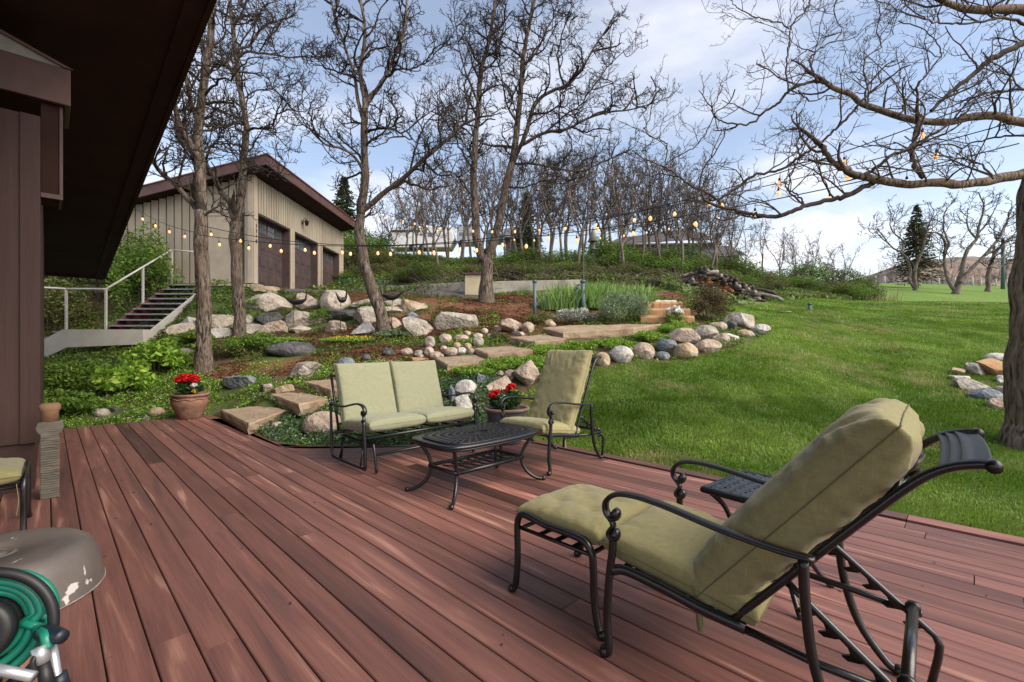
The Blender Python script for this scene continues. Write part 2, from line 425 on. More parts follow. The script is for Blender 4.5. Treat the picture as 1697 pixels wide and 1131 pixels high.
# ---- one sheet of ground, fan-shaped so that it is fine near the house and coarse far off
A = np.linspace(-2.6, 2.4, 420)
YR = np.geomspace(1.0, 79, 360)
gx = (A[None] * YR[:, None]); gy = np.repeat(YR[:, None], len(A), 1)
gz = zT(gx, gy)
gz = np.where(in_deck(gx, gy, -.05), -.42, gz)
lawn = is_lawn(gx, gy)
C = np.zeros(gx.shape + (3,))
n1 = fbm2(gx * .8, gy * .8, 4); n2 = fbm2(gx * 4, gy * 4, 3, 4.); n3 = fbm2(gx * .25, gy * .25, 3, 8.)
def lerp(a, b, t): return np.asarray(a) * (1 - t[..., None]) + np.asarray(b) * t[..., None]
soil = lerp((.065, .052, .032), (.125, .085, .05), n2)
mulch = lerp((.13, .062, .036), (.22, .105, .06), n2)
moss = lerp((.06, .09, .026), (.11, .14, .045), n2)
grassc = lerp((.085, .155, .022), (.155, .24, .045), n1)
meadow = lerp((.10, .155, .045), (.17, .21, .075), n1)
far_l = lerp((.12, .20, .042), (.16, .245, .06), n3)
gravel = lerp((.10, .082, .085), (.17, .145, .145), n2)
brush = lerp((.075, .062, .045), (.10, .12, .045), n1)
C[:] = np.where((n1 > .46)[..., None], moss, soil)
# mulch beds of bark
def blob(cx, cy, rx, ry): return ((gx - cx) / rx) ** 2 + ((gy - cy) / ry) ** 2 + (n1 - .5) * 1.6
MUL = [(-.1, 13.2, 2.6, 2.6), (-3.4, 11.2, 1.8, .7), (-1.2, 11.6, 1.6, .9), (-2.6, 14.0, 2.6, .9), (1.5, 14.6, 2, 1.2), (4.6, 16.2, 1.5, 1.2), (-4.5, 9.5, 1.6, .55), (-2.7, 9.6, 1.3, .6), (-2.1, 12.2, 1.3, .6)]
for m_ in MUL: C = np.where((blob(*m_) < 1)[..., None], mulch, C)
C = np.where(((gy > 14.6) & (gy < 17.6) & (gx < -.8) & (gx > -9) & (n1 + n2 < 1.25))[..., None], gravel, C)
drive = (gy > 15.5) & (gx < -1.5 + 0 * gx) & (gx > -8.4) & (gy < 24)
C = np.where((drive & (gy > 17.4))[..., None], gravel * .8 + .05, C)
C = np.where((gy > 18.6)[..., None] & ~drive[..., None], brush, C)
C = np.where((gy > 32)[..., None], lerp((.10, .13, .05), (.15, .17, .075), n1), C)
C = np.where((lawn & (gy < 27))[..., None], grassc, C)
C = np.where((lawn & (gy >= 24.5))[..., None], far_l, C)
mead = (gy > 17) & (gx > np.interp(gy, LB_Y, LB_X) - .12 * gy - 1.0) & ~lawn
C = np.where(mead[..., None], meadow, C)
mb = MB()
nR, nC = gx.shape
ii = np.arange(nR - 1)[:, None] * nC; jj = np.arange(nC - 1)[None]
F = np.stack([ii + jj, ii + jj + 1, ii + nC + jj + 1, ii + nC + jj], -1).reshape(-1, 4)
mb.add(np.stack([gx, gy, gz], -1).reshape(-1, 3), F, C.reshape(-1, 3))
MT['ground'] = mat("ground", (.75, .75, .75), (1.15, 1.15, 1.15), 6, .95, .7, 26, attr=True, spec=.1, bdist=.05)
tag(obj("terrain", mb, MT['ground']), kind="structure")

# far ground beyond and the hill on the horizon
mb = MB()
a = np.linspace(-2.6, 2.6, 260); yy = np.array([76, 110, 160, 230, 300, 360, 430, 600, 1500.])
rx = np.array([-3, -.3, .1, .6, .74, .78, .82, .87, .93, .98, 1.03, 1.08, 1.2, 1.6, 3])
rz = np.array([20, 20, 22, 42, 49, 53, 58, 63, 66, 67.5, 67, 65, 60, 50, 40])
ridge = np.interp(a, rx, rz) + 5.0 * (fbm2(a * 9, a * 0, 4) - .5) + 1.6 * (fbm2(a * 60, a * 0, 2, 2.) - .5)
base75 = zT(a * 75, 75 + 0 * a, False)
H = []
for y in yy:
    if y <= 76: z = base75 - .4
    elif y <= 160: z = base75 - .4 - 1.5 * (y - 76) / 84 + 3.0 * (fbm2(a * y * .03, y + 0 * a, 3) - .5)
    elif y <= 360:
        t = (y - 160) / 200.; z = (base75 - 2) * (1 - t) + ridge * (t ** 1.3) * 1.0 + 4 * (fbm2(a * y * .02, y * .02 + 0 * a, 3) - .5) * (t < 1)
        if y == 360: z = ridge
    else: z = ridge - (y - 360) * .05
    H.append(np.stack([a * y, 0 * a + y, z], -1))
H = np.array(H); m, n = H.shape[:2]
ii = np.arange(m - 1)[:, None] * n; jj = np.arange(n - 1)[None]
F = np.stack([ii + jj, ii + jj + 1, ii + n + jj + 1, ii + n + jj], -1).reshape(-1, 4)
mb.add(H.reshape(-1, 3), F)
MT['hill'] = mat("hazed_hill_scrub", (.19, .145, .12), (.27, .205, .165), .05, .95, .5, .12, c3=(.12, .11, .10), c3scale=.035, c3lo=.5, c3hi=.62, spec=.05, bdist=3)  # scrub colours paled to stand in for distance haze
tag(obj("hill", mb, MT['hill']), kind="structure")
# ground beside and behind the house, out of the photograph
mb = MB(); mb.add([(-60, -30, -.5), (60, -30, -.5), (60, 1.2, -.5), (-60, 1.2, -.5)], np.array([[0, 1, 2, 3]]))
tag(obj("ground", mb, MT['soil']), kind="structure")

# ------------------------------------------------------------------ deck (built along its boards, turned 45 degrees)
m, nt, b = new_mat("deck_boards"); N_, L_ = nt.nodes, nt.links
tcn = N_.new("ShaderNodeTexCoord"); at = N_.new("ShaderNodeAttribute"); at.attribute_name = "Col"
sepc = N_.new("ShaderNodeSeparateColor"); L_.new(at.outputs["Color"], sepc.inputs[0])
offc = N_.new("ShaderNodeCombineXYZ"); L_.new(sepc.outputs[0], offc.inputs[0]); L_.new(sepc.outputs[1], offc.inputs[1]); L_.new(sepc.outputs[0], offc.inputs[2])
offs = N_.new("ShaderNodeVectorMath"); offs.operation = 'SCALE'; offs.inputs["Scale"].default_value = 5; L_.new(offc.outputs[0], offs.inputs[0])
addv = N_.new("ShaderNodeVectorMath"); L_.new(tcn.outputs["Object"], addv.inputs[0]); L_.new(offs.outputs[0], addv.inputs[1])
mp1 = N_.new("ShaderNodeMapping"); mp1.inputs["Scale"].default_value = (8, .5, 1); L_.new(addv.outputs[0], mp1.inputs[0])
nz = N_.new("ShaderNodeTexNoise"); nz.inputs["Scale"].default_value = 1.3; nz.inputs["Detail"].default_value = 5; nz.inputs["Distortion"].default_value = 1.2
L_.new(mp1.outputs[0], nz.inputs["Vector"])
rp = N_.new("ShaderNodeValToRGB"); e = rp.color_ramp.elements
e[0].position = .28; e[0].color = (.084, .041, .036, 1); e[1].position = .74; e[1].color = (.31, .165, .122, 1)
k = e.new(.48); k.color = (.130, .056, .044, 1); k = e.new(.60); k.color = (.155, .068, .053, 1)
L_.new(nz.outputs["Fac"], rp.inputs[0])
mp2 = N_.new("ShaderNodeMapping"); mp2.inputs["Scale"].default_value = (140, 4, 1); L_.new(addv.outputs[0], mp2.inputs[0])
nz2 = N_.new("ShaderNodeTexNoise"); nz2.inputs["Scale"].default_value = 1; nz2.inputs["Detail"].default_value = 4; L_.new(mp2.outputs[0], nz2.inputs["Vector"])
hsv = N_.new("ShaderNodeHueSaturation"); L_.new(rp.outputs[0], hsv.inputs["Color"])
vr = N_.new("ShaderNodeMapRange"); vr.inputs[3].default_value = .45; vr.inputs[4].default_value = 1.78; L_.new(sepc.outputs[2], vr.inputs[0])
v2 = N_.new("ShaderNodeMapRange"); v2.inputs[1].default_value = .3; v2.inputs[2].default_value = .7; v2.inputs[3].default_value = .88; v2.inputs[4].default_value = 1.12; L_.new(nz2.outputs["Fac"], v2.inputs[0])
mu = N_.new("ShaderNodeMath"); mu.operation = 'MULTIPLY'; L_.new(vr.outputs[0], mu.inputs[0]); L_.new(v2.outputs[0], mu.inputs[1])
L_.new(mu.outputs[0], hsv.inputs["Value"]); L_.new(hsv.outputs[0], b.inputs["Base Color"])
b.inputs["Roughness"].default_value = .52; b.inputs["Specular IOR Level"].default_value = .38
bp = N_.new("ShaderNodeBump"); bp.inputs["Strength"].default_value = .25; bp.inputs["Distance"].default_value = .004
L_.new(nz2.outputs["Fac"], bp.inputs["Height"]); L_.new(bp.outputs[0], b.inputs["Normal"])
MT['deck'] = m
mb = MB()
def board(u0, u1, v0a, v0b, v1a, v1b):
    """one board between u0 and u1; its ends may be slanted"""
    t, h, ch = 0.0, -.026, .004
    us = [u0, u0, u0 + ch, u1 - ch, u1, u1]; zs = [h, t - ch, t, t, t - ch, h]
    f = [(u - u0) / (u1 - u0) for u in us]
    L0 = [(u, v0a + (v0b - v0a) * q, z) for u, q, z in zip(us, f, zs)]
    L1 = [(u, v1a + (v1b - v1a) * q, z) for u, q, z in zip(us, f, zs)]
    F = [(i, i + 1, i + 7, i + 6) for i in range(5)] + [tuple(range(5, -1, -1)), tuple(range(6, 12))]
    mb.add(L0 + L1, F, np.array([random.random(), random.random(), min(1, max(0, random.gauss(.5, .21)))]))
pitch, gap = .1417, .0058
vp = 4.66                                            # the boards near the glider run another way beyond this line
for k in range(-11, 31):
    u0 = .018 + pitch * k + gap / 2; u1 = u0 + pitch - gap
    if u1 > 4.33: continue
    def top(u):
        if u < 1.998: return 9.38
        return min(float(deck_vmax(np.array(u))) - .15, vp)
    ve0, ve1 = top(u0 + .002), top(u1 - .002)
    if u0 < -.13: ve0 = ve1 = 5.69
    if abs(ve0 - ve1) > 1: ve0 = ve1 = vp
    v = -3.4 - random.random() * 3
    while v < max(ve0, ve1):
        ln = random.choice([2.6, 3.6, 4.4, 4.9]) * random.uniform(.9, 1.1); v2_ = v + ln
        if v2_ > max(ve0, ve1) - .5: board(u0, u1, v, v, ve0, ve1); break
        board(u0, u1, v, v, v2_ - .005, v2_ - .005); v = v2_
board(4.331, 4.462, -3.3, -3.3, .35, .35); board(4.331, 4.462, .356, .356, 4.2, 4.08)
deck_o = obj("deck", mb, MT['deck'], smooth=False)
deck_o.rotation_euler = (0, 0, R(45)); tag(deck_o, kind="structure")
# boards across the bay by the glider, and the border boards
mb = MB()
def flat_strip(P0, P1, w):
    """boards of width w following two polylines (world x, y)"""
    n = len(P0)
    V = []
    for (a_, b_) in zip(P0, P1): V += [(a_[0], a_[1], 0.0), (b_[0], b_[1], 0.0), (b_[0], b_[1], -.14), (a_[0], a_[1], -.14)]
    F = []
    for i in range(n - 1):
        for s in range(4): F.append((i * 4 + s, i * 4 + (s + 1) % 4, i * 4 + 4 + (s + 1) % 4, i * 4 + 4 + s))
    F += [(0, 1, 2, 3), tuple(range(4 * n - 4, 4 * n))[::-1]]
    mb.add(V, F, np.array([random.random(), random.random(), random.uniform(.5, .75)]))
edge = [xy(u, float(np.interp(u, EDGE_U, EDGE_V))) for u in np.linspace(2.004, 4.455, 28)]
inner = []
for i, p in enumerate(edge):
    q0 = np.array(edge[max(i - 1, 0)]); q1 = np.array(edge[min(i + 1, len(edge) - 1)])
    t_ = norm(np.append(q1 - q0, 0))[:2]; nn = np.array([t_[1], -t_[0]])
    if nn.dot(np.array([-.2, -1])) < 0: nn = -nn
    inner.append(tuple(np.array(p) + nn * .135))
for s in (0, 9, 19):
    e_ = min(s + (10 if s else 9), len(edge) - 1) + 0
    flat_strip(edge[s:e_ + 1], inner[s:e_ + 1], .135)
yy_ = 4.60
while yy_ < 5.85:
    y0, y1 = yy_, yy_ + .135
    def lim(Y):
        xs = np.linspace(-4, 1.2, 900); u, v = uv(xs, Y + 0 * xs)
        ok = (u > 2.002) & (v > vp + .005) & (v < deck_vmax(u) - np.where(u > 2.15, .15, .14))
        return (xs[ok].min(), xs[ok].max()) if ok.sum() > 8 else None
    a_, b_ = lim(y0), lim(y1)
    if a_ and b_:
        V = [(a_[0], y0, 0), (a_[1], y0, 0), (b_[1], y1, 0), (b_[0], y1, 0)]
        prism(mb, [(x, y, -.026) for x, y, z in V], (0, 0, .026), np.array([random.random(), random.random(), random.uniform(.35, .7)]))
    yy_ += .1417
# bay boards run along X: turn the grain by building them in a turned frame
o = obj("deck_border", mb, MT['deck'], smooth=False, bevel=.003); tag(o, kind="structure")
o.data.transform(Matrix.Rotation(R(-90), 4, 'Z')); o.rotation_euler = (0, 0, R(90))
# joists and rim under the boards
mb = MB()
prism(mb, [(*xy(-.13, 9.36), -.20), (*xy(1.9, 9.36), -.20), (*xy(1.9, 9.32), -.20), (*xy(-.13, 9.32), -.20)], (0, 0, .17))
prism(mb, [(*xy(u, v), -.03) for u, v in ((-1.6, -4), (4.4, -4), (4.4, 4.0), (3.1, 4.8), (1.95, 5.9), (1.9, 9.3), (-.1, 9.3), (-.1, 5.6), (-1.6, 5.6))], (0, 0, -.12))
tag(obj("deck_underframe", mb, MT['soffit'], smooth=False), kind="structure")
# ------------------------------------------------------------------ the house whose eave and corner frame the view
UD, VD = np.array([S2, S2, 0]), np.array([-S2, S2, 0])
UVAX = (UD, VD, np.array([0, 0, 1.]))
def uvz(u, v, z): return np.array([*xy(u, v), z])
def ubox(mb, u0, u1, v0, v1, z0, z1): box(mb, uvz((u0 + u1) / 2, (v0 + v1) / 2, (z0 + z1) / 2), (u1 - u0, v1 - v0, z1 - z0), UVAX)
house = thing("house", "dark brown house corner under a deep overhanging eave at the deck", "house", tuple(uvz(-.04, 5.7, 0)))
mb = MB(); ubox(mb, -4.0, -.042, 5.70, 12.4, .40, 3.2); obj("wall", mb, MT['paint_brown'], house, smooth=False, bevel=.004)
mb = MB()
for u in (-.165,): ubox(mb, u, u + .12, 5.685, 5.70, .40, 3.2)
obj("corner_board", mb, MT['paint_brown'], house, smooth=False, bevel=.003)
mb = MB(); ubox(mb, -4.0, -.075, 5.73, 12.4, -.3, .397); obj("wall_base", mb, MT['paint_brown'], house, smooth=False)
# sloping roof: soffit, fascia boards
UE, VE, ZE = 1.06, 15.9, 2.91
SL = .1277
def zr(v): return ZE + SL * (VE - v)
mb = MB()
U0, V0 = -6.5, -1.6
prism(mb, [uvz(U0, V0, zr(V0)), uvz(UE - .05, V0, zr(V0)), uvz(UE - .05, VE - .06, zr(VE)), uvz(U0, VE - .06, zr(VE))], (0, 0, .30))
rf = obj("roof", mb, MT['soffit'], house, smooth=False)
mb = MB()
prism(mb, [uvz(UE - .047, V0, zr(V0) - .05), uvz(UE - .047, VE, zr(VE) - .05), uvz(UE - .047, VE, zr(VE) + .34), uvz(UE - .047, V0, zr(V0) + .34)], UD * .047)
prism(mb, [uvz(UE - .20, V0, zr(V0) - .028), uvz(UE - .20, VE - .06, zr(VE) - .028), uvz(UE - .20, VE - .06, zr(VE) - .002), uvz(UE - .20, V0, zr(V0) - .002)], UD * .15)
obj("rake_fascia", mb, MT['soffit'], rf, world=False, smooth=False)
bpy.data.objects["rake_fascia"].location = -Vector(house.location)
mb = MB()
prism(mb, [uvz(U0, VE - .057, zr(VE) - .06), uvz(UE - .05, VE - .057, zr(VE) - .06), uvz(UE - .05, VE - .057, zr(VE) + .34), uvz(U0, VE - .057, zr(VE) + .34)], VD * .05)
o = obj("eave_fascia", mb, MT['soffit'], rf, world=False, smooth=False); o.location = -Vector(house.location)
# small capped bay at the wall top, with its own sloping metal roof
mb = MB()
ubox(mb, -3.0, .146, 5.66, 5.70, 3.345, 3.66); ubox(mb, .112, .146, 5.703, 6.3, 3.345, 3.66)
obj("cap_fascia", mb, MT['fascia'], house, smooth=False, bevel=.004)
mb = MB()
prism(mb, [uvz(.165, 5.64, 3.663), uvz(-1.6, 5.64, 4.30), uvz(-1.6, 5.64, 4.26), uvz(.10, 5.64, 3.663)], VD * .02)
obj("cap_edge_flashing", mb, MT['fascia'], house, smooth=False)
mb = MB()
prism(mb, [uvz(.14, 5.668, 3.664), uvz(-1.6, 5.668, 4.28), uvz(-1.6, 5.668, 3.664)], VD * .7)
MT['metal_grey'] = mat("grey_flashing", (.16, .16, .145), (.24, .24, .215), 6, .55, .1, spec=.5)
obj("cap_roof", mb, MT['metal_grey'], house, smooth=False)
mb = MB(); ubox(mb, -.04, .075, 5.75, 6.28, 2.56, 3.344); obj("bay", mb, MT['soffit'], house, smooth=False)
mb = MB(); ubox(mb, .076, .098, 5.74, 6.3, 2.545, 3.344); ubox(mb, -.04, .098, 5.73, 5.749, 2.52, 2.559)
obj("bay_trim", mb, MT['fascia'], house, smooth=False)

# weathered carved post at the corner of the deck
pt = thing("carved_post", "weathered grey ribbed wooden post with rounded top beside brown house corner", "post", (-3.72, 3.74, 0))
mb = MB()
prof = [(0.056, 0), (0.056, .50), (.05, .515), (.072, .54), (.082, .575), (.072, .61), (.045, .62)]
V = [(-r, z) for r, z in prof][::-1] + [(r, z) for r, z in prof]
ax = np.array([S2, S2, 0.])
nrm_ = np.array([S2, -S2, 0.])
prism(mb, [np.array([-3.72, 3.74, 0]) + ax * a + np.array([0, 0, z]) + nrm_ * .0 for a, z in V], -nrm_ * .11)
for k in range(26):
    z = .012 + k * .0185
    beam(mb, np.array([-3.72, 3.74, z]) - ax * .052 + nrm_ * .001, np.array([-3.72, 3.74, z]) + ax * .052 + nrm_ * .001, .008, .010)
obj("ribbed_board", mb, MT['grey_wood'], pt, smooth=False, bevel=.004)
mb = MB(); lathe(mb, [(0.0, .618), (.055, .62), (.055, .70), (.066, .715), (.066, .75), (.05, .765), (0, .768)], (-3.755, 3.775, 0), 16)
obj("finial", mb, MT['orange_wood'], pt)

# ------------------------------------------------------------------ garage
GX, GY0, GY1, GZ = -8.42, 15.1, 23.0, 3.12
garage = thing("garage", "tan board and batten garage with three brown doors on the slope", "garage", (GX, GY0, GZ))
SLG = .26
def zroof(x, o=0.0): return 6.86 - SLG * (-7.72 - x) + o          # underside of the shed roof
mb = MB()
XL = -15.5
prism(mb, [(GX, GY0, GZ - .02), (GX, GY0, zroof(GX)), (XL, GY0, zroof(XL)), (XL, GY0, GZ - .02)], (0, .12, 0))          # gable side
prism(mb, [(GX - .14, GY1, GZ), (GX - .14, GY1, zroof(GX - .14)), (XL, GY1, zroof(XL)), (XL, GY1, GZ)], (0, -.12, 0))
D0 = [15.52, 17.92, 20.40, 22.80]
DOORS = [(15.33, 17.62), (17.93, 20.13), (20.55, 22.62)]
ZD = 5.50
def wbox(mb, y0, y1, z0, z1, x0=GX - .12, x1=GX): box(mb, ((x0 + x1) / 2, (y0 + y1) / 2, (z0 + z1) / 2), (x1 - x0, y1 - y0, z1 - z0))
ys = [GY0 + .121] + [v for d in DOORS for v in d] + [GY1]
for i in range(0, len(ys), 2): wbox(mb, ys[i], ys[i + 1], GZ - .02, zroof(GX) - .02)
for y0, y1 in DOORS: wbox(mb, y0, y1, ZD, zroof(GX) - .02)
wl_ = obj("wall", mb, MT['shaded_siding_back'], garage, smooth=False)
mb = MB()
y = GY0 + .02
while y < GY1:
    inside = [d for d in DOORS if d[0] - .12 < y < d[1] + .12]
    wbox(mb, y - .063, y + .063, (ZD + .01) if inside else GZ, zroof(GX) - .03, GX, GX + .030)
    y += .168
x = GX - .15
while x > XL:
    if not (-9.98 < x < -8.8): box(mb, (x, GY0 - .016, (GZ + zroof(x)) / 2), (.208, .032, zroof(x) - GZ - .04))
    else: box(mb, (x, GY0 - .016, (5.42 + zroof(x)) / 2), (.208, .032, zroof(x) - 5.42 - .04))
    x -= .252
o = obj("siding_board", mb, MT['siding'], wl_, world=False, smooth=False, bevel=.004); o.location = -Vector(garage.location)
mb = MB()
box(mb, (GX - .06, GY0 - .05, (GZ + zroof(GX)) / 2), (.16, .04, zroof(GX) - GZ - .05)); box(mb, (GX + .05, GY0 + .045, (GZ + zroof(GX)) / 2), (.04, .19, zroof(GX) - GZ - .05))
o = obj("corner_board", mb, MT['tanpaint'], wl_, world=False, smooth=False, bevel=.004); o.location = -Vector(garage.location)
mb = MB(); box(mb, (GX + .05, GY1 - .05, (GZ + zroof(GX)) / 2), (.04, .14, zroof(GX) - GZ - .05))
o = obj("corner_board", mb, MT['tanpaint'], wl_, world=False, smooth=False, bevel=.004); o.location = -Vector(garage.location)
mb = MB(); box(mb, ((GX + XL) / 2 + .1, GY0 + .02, GZ - .20), (GX - XL + .35, .30, .36)); obj("foundation_band", mb, MT['tanpaint'], garage, smooth=False, bevel=.005)
# roof slab
mb = MB()
XR, YA, YB = -7.72, 14.6, 23.05
prism(mb, [(XR - .05, YA + .05, zroof(XR)), (XL - 1, YA + .05, zroof(XL - 1)), (XL - 1, YA + .05, zroof(XL - 1, .25)), (XR - .05, YA + .05, zroof(XR, .25))], (0, YB - YA - .05, 0))
rg = obj("roof", mb, MT['soffit'], garage, smooth=False)
mb = MB()
prism(mb, [(XR, YA, zroof(XR, -.03)), (XL - 1, YA, zroof(XL - 1, -.03)), (XL - 1, YA, zroof(XL - 1, .28)), (XR, YA, zroof(XR, .28))], (0, .047, 0))
box(mb, (XR - .022, (YA + .05 + YB) / 2, zroof(XR, .125)), (.047, YB - YA - .05, .31))
o = obj("fascia", mb, MT['fascia'], rg, world=False, smooth=False); o.location = -Vector(garage.location)
mb = MB()
prism(mb, [(XR + .04, YA - .03, zroof(XR, .284)), (XL - 1, YA - .03, zroof(XL - 1, .284)), (XL - 1, YA - .03, zroof(XL - 1, .318)), (XR + .04, YA - .03, zroof(XR, .318))], (0, YB - YA, 0))
o = obj("roof_edge", mb, mat("rust_metal", (.12, .04, .028), (.19, .07, .045), 5, .5, spec=.5), rg, world=False, smooth=False); o.location = -Vector(garage.location)
for (y0, y1) in DOORS:
    mb = MB()
    wbox(mb, y0 - .05, y0 + .002, GZ, ZD + .06, GX + .001, GX + .040); wbox(mb, y1 - .002, y1 + .09, GZ, ZD + .06, GX + .001, GX + .040)
    obj("door_trim", mb, MT['tanpaint'], garage, smooth=False, bevel=.003)
    mb = MB(); wbox(mb, y0, y0 + .04, GZ, ZD, GX - .34, GX - .001); wbox(mb, y1 - .04, y1, GZ, ZD, GX - .34, GX - .001); wbox(mb, y0 + .04, y1 - .04, ZD - .04, ZD, GX - .34, GX - .001)
    obj("door_jamb", mb, MT['garage_door'], garage, smooth=False)
    a, bq = y0 + .045, y1 - .045; xd = GX - .28
    mb = MB(); wbox(mb, a, bq, GZ + .01, ZD - .045, xd - .05, xd)
    hgt = (ZD - .045 - GZ - .01) / 4
    for r in range(4):
        z0 = GZ + .01 + r * hgt
        wbox(mb, a + .01, bq - .01, z0 + .012, z0 + .03, xd, xd + .006)
        for q in range(4):
            yq0 = a + (bq - a) * q / 4 + .07; yq1 = a + (bq - a) * (q + 1) / 4 - .07
            if r < 3:
                wbox(mb, yq0, yq1, z0 + .13, z0 + hgt - .10, xd, xd + .012); wbox(mb, yq0 + .05, yq1 - .05, z0 + .18, z0 + hgt - .15, xd + .012, xd + .024)
    dr = obj("garage_door", mb, MT['garage_door'], garage, smooth=False, bevel=.006)
    for q in range(4):
        yq0 = a + (bq - a) * q / 4 + .07; yq1 = a + (bq - a) * (q + 1) / 4 - .07; z0 = GZ + .01 + 3 * hgt
        mb = MB(); wbox(mb, yq0, yq1, z0 + .13, z0 + hgt - .10, xd + .001, xd + .010)
        o = obj("window_pane", mb, MT['glass'], dr, world=False, smooth=False); o.location = -Vector(garage.location)
        mb = MB()
        for f in (.33, .67): wbox(mb, yq0 + (yq1 - yq0) * f - .012, yq0 + (yq1 - yq0) * f + .012, z0 + .13, z0 + hgt - .10, xd + .010, xd + .02)
        wbox(mb, yq0, yq1, z0 + hgt * .5 + .004, z0 + hgt * .5 + .026, xd + .0105, xd + .0195)
        o = obj("muntin", mb, MT['garage_door'], dr, world=False, smooth=False); o.location = -Vector(garage.location)
# side door facing the stair
mb = MB(); box(mb, (-9.40, GY0 - .028, 4.22), (.92, .034, 2.2)); sd = obj("side_door", mb, MT['tanpaint'], garage, smooth=False, bevel=.005)
mb = MB(); 
for p_ in ((-9.04, 4.12), (-9.04, 4.27)):
    lathe(mb, [(0, -.05), (.03, -.045), (.035, -.02), (.015, 0), (.015, .02), (0, .02)], (p_[0], 0, 0), 10)
    V = mb.V[-1].copy(); mb.V[-1] = np.stack([V[:, 0], GY0 - .05 + V[:, 2], p_[1] + V[:, 1]], -1)
o = obj("door_knob", mb, MT['iron'], sd, world=False); o.location = -Vector(garage.location)
mb = MB()
for s in (-1, 1): box(mb, (-9.40 + s * .51, GY0 - .032, 4.25), (.09, .060, 2.30))
box(mb, (-9.40, GY0 - .032, 5.37), (.93, .060, .09)); obj("door_frame", mb, MT['tanpaint'], garage, smooth=False, bevel=.004)
def wall_lamp(c, out):
    c = np.asarray(c, float); out = np.asarray(out, float); lp = thing("wall_lamp", "small black coach lamp on the garage wall above brown doors" if out[0] else "small black coach lamp on garage wall beside the tan side door", "lamp", tuple(c))
    mb = MB(); lathe(mb, [(0, -.09), (.045, -.08), (.05, .05), (0, .07)], c + out * .02, 12); obj("back_plate", mb, MT['iron'], lp)
    mb = MB(); tube(mb, smooth_path([c + out * .03 + np.array([0, 0, .02]), c + out * .13 + np.array([0, 0, .16]), c + out * .2 + np.array([0, 0, .08])]), .012, 6); obj("arm", mb, MT['iron'], lp)
    mb = MB(); lathe(mb, [(0, .10), (.03, .095), (.10, .02), (.085, .0), (.065, -.12), (.03, -.15), (0, -.16)], c + out * .2, 8); obj("lantern", mb, MT['iron'], lp)
wall_lamp((GX + .025, 18.55, 6.02), (1, 0, 0)); wall_lamp((-8.83, GY0 - .03, 4.62), (0, -1, 0))
# house number on the corner board
fc = bpy.data.curves.new("house_number", 'FONT'); fc.body = "3\n3\n1\n8"; fc.size = .17; fc.extrude = .008; fc.space_line = 1.0; fc.align_x = 'CENTER'
fo = bpy.data.objects.new("house_number", fc); COL.objects.link(fo)
dg = bpy.context.evaluated_depsgraph_get(); me = bpy.data.meshes.new_from_object(fo.evaluated_get(dg)); bpy.data.objects.remove(fo)
fo = bpy.data.objects.new("house_number", me); COL.objects.link(fo); me.materials.clear(); me.materials.append(MT['iron'])
fo.parent = garage; fo.location = Vector((GX + .075, 15.17, 4.98)) - garage.location; fo.rotation_euler = (R(90), 0, R(90))

# ------------------------------------------------------------------ steel stair up to the garage side door
st = thing("metal_stair", "beige steel stair and landing with handrail climbing to garage side door", "stair", (-10.6, 11.95, .6))
XRr, XLl = -9.50, -10.68
ZL, ZT = 1.545, 3.05
yb, yt = 12.25, 14.55
mb = MB()
def sty(x): prism(mb, [(x, yb - .30, ZL - .40), (x, yt + .4, ZT - .46), (x, yt + .4, ZT + .02), (x, yt - .05, ZT + .02), (x, yb - .06, ZL + .02), (x, yb - .30, ZL + .02)], (.05, 0, 0))
sty(XRr)
prism(mb, [(XRr + .05, 11.95, ZL + .02), (-11.52, 11.95, ZL + .02), (-12.7, 11.95, .93), (-12.7, 11.95, .46), (-11.42, 11.95, ZL - .44), (XRr + .05, 11.95, ZL - .36)], (0, -.05, 0))
mb2 = MB()
obj("stringer", mb, MT['beige_steel'], st, smooth=False, bevel=.004)
mb = MB(); sty(XLl); obj("inner_stringer", mb, MT['red_paint'], st, smooth=False)
mb = MB(); prism(mb, [(XLl, 11.955, ZL - .02), (XRr - .005, 11.955, ZL - .02), (XRr - .005, 12.22, ZL - .02), (-11.5, 12.22, ZL - .02), (-11.5, 11.955, ZL - .02)], (0, 0, .03)); obj("landing", mb, MT['tread'], st, smooth=False)
for k in range(9):
    t = (k + .35) / 8.6
    mb = MB(); box(mb, ((XRr + XLl) / 2 + .025, yb + (yt - yb) * t + .02, ZL + (ZT - ZL) * (k + .75) / 9), (XRr - XLl - .055, .30, .04)); obj("tread", mb, MT['tread'], st, smooth=False, bevel=.004)
for k in range(3):
    mb = MB(); box(mb, (-11.72 - k * .30, 12.12, ZL - .04 - k * .16), (.29, .30, .04)); obj("tread", mb, MT['tread'], st, smooth=False, bevel=.004)
mb = MB()
def post(p, h=1.08): box(mb, (p[0], p[1], p[2] + h / 2), (.045, .045, h))
tops = [(-13.0, 12.25, ZL + 1.15), (-11.75, 12.25, ZL + 1.10), (-10.70, 12.22, ZL + 1.08)]
post((-11.75, 12.25, ZL - .02), 1.10); post((XLl, 12.22, ZL)); post((XLl, 13.45, ZL + (13.45 - yb) / (yt - yb) * (ZT - ZL))); post((XLl, yt + .03, ZT))
obj("baluster", mb, MT['beige_steel'], st, smooth=False)
mb = MB()
rail = [(-13.0, 12.25, ZL + 1.17), (-11.75, 12.25, ZL + 1.10), (XLl, 12.22, ZL + 1.09), (XLl, yt + .03, ZT + 1.08), (XLl + .9, yt + .33, ZT + 1.04)]
for a, bq in zip(rail[:-1], rail[1:]): tube(mb, [a, bq], .026, 10)
obj("handrail", mb, MT['beige_steel'], st)
mb = MB(); box(mb, (-9.6, 14.82, 3.03), (2.35, .5, .06)); obj("top_landing", mb, MT['tanpaint'], st, smooth=False)

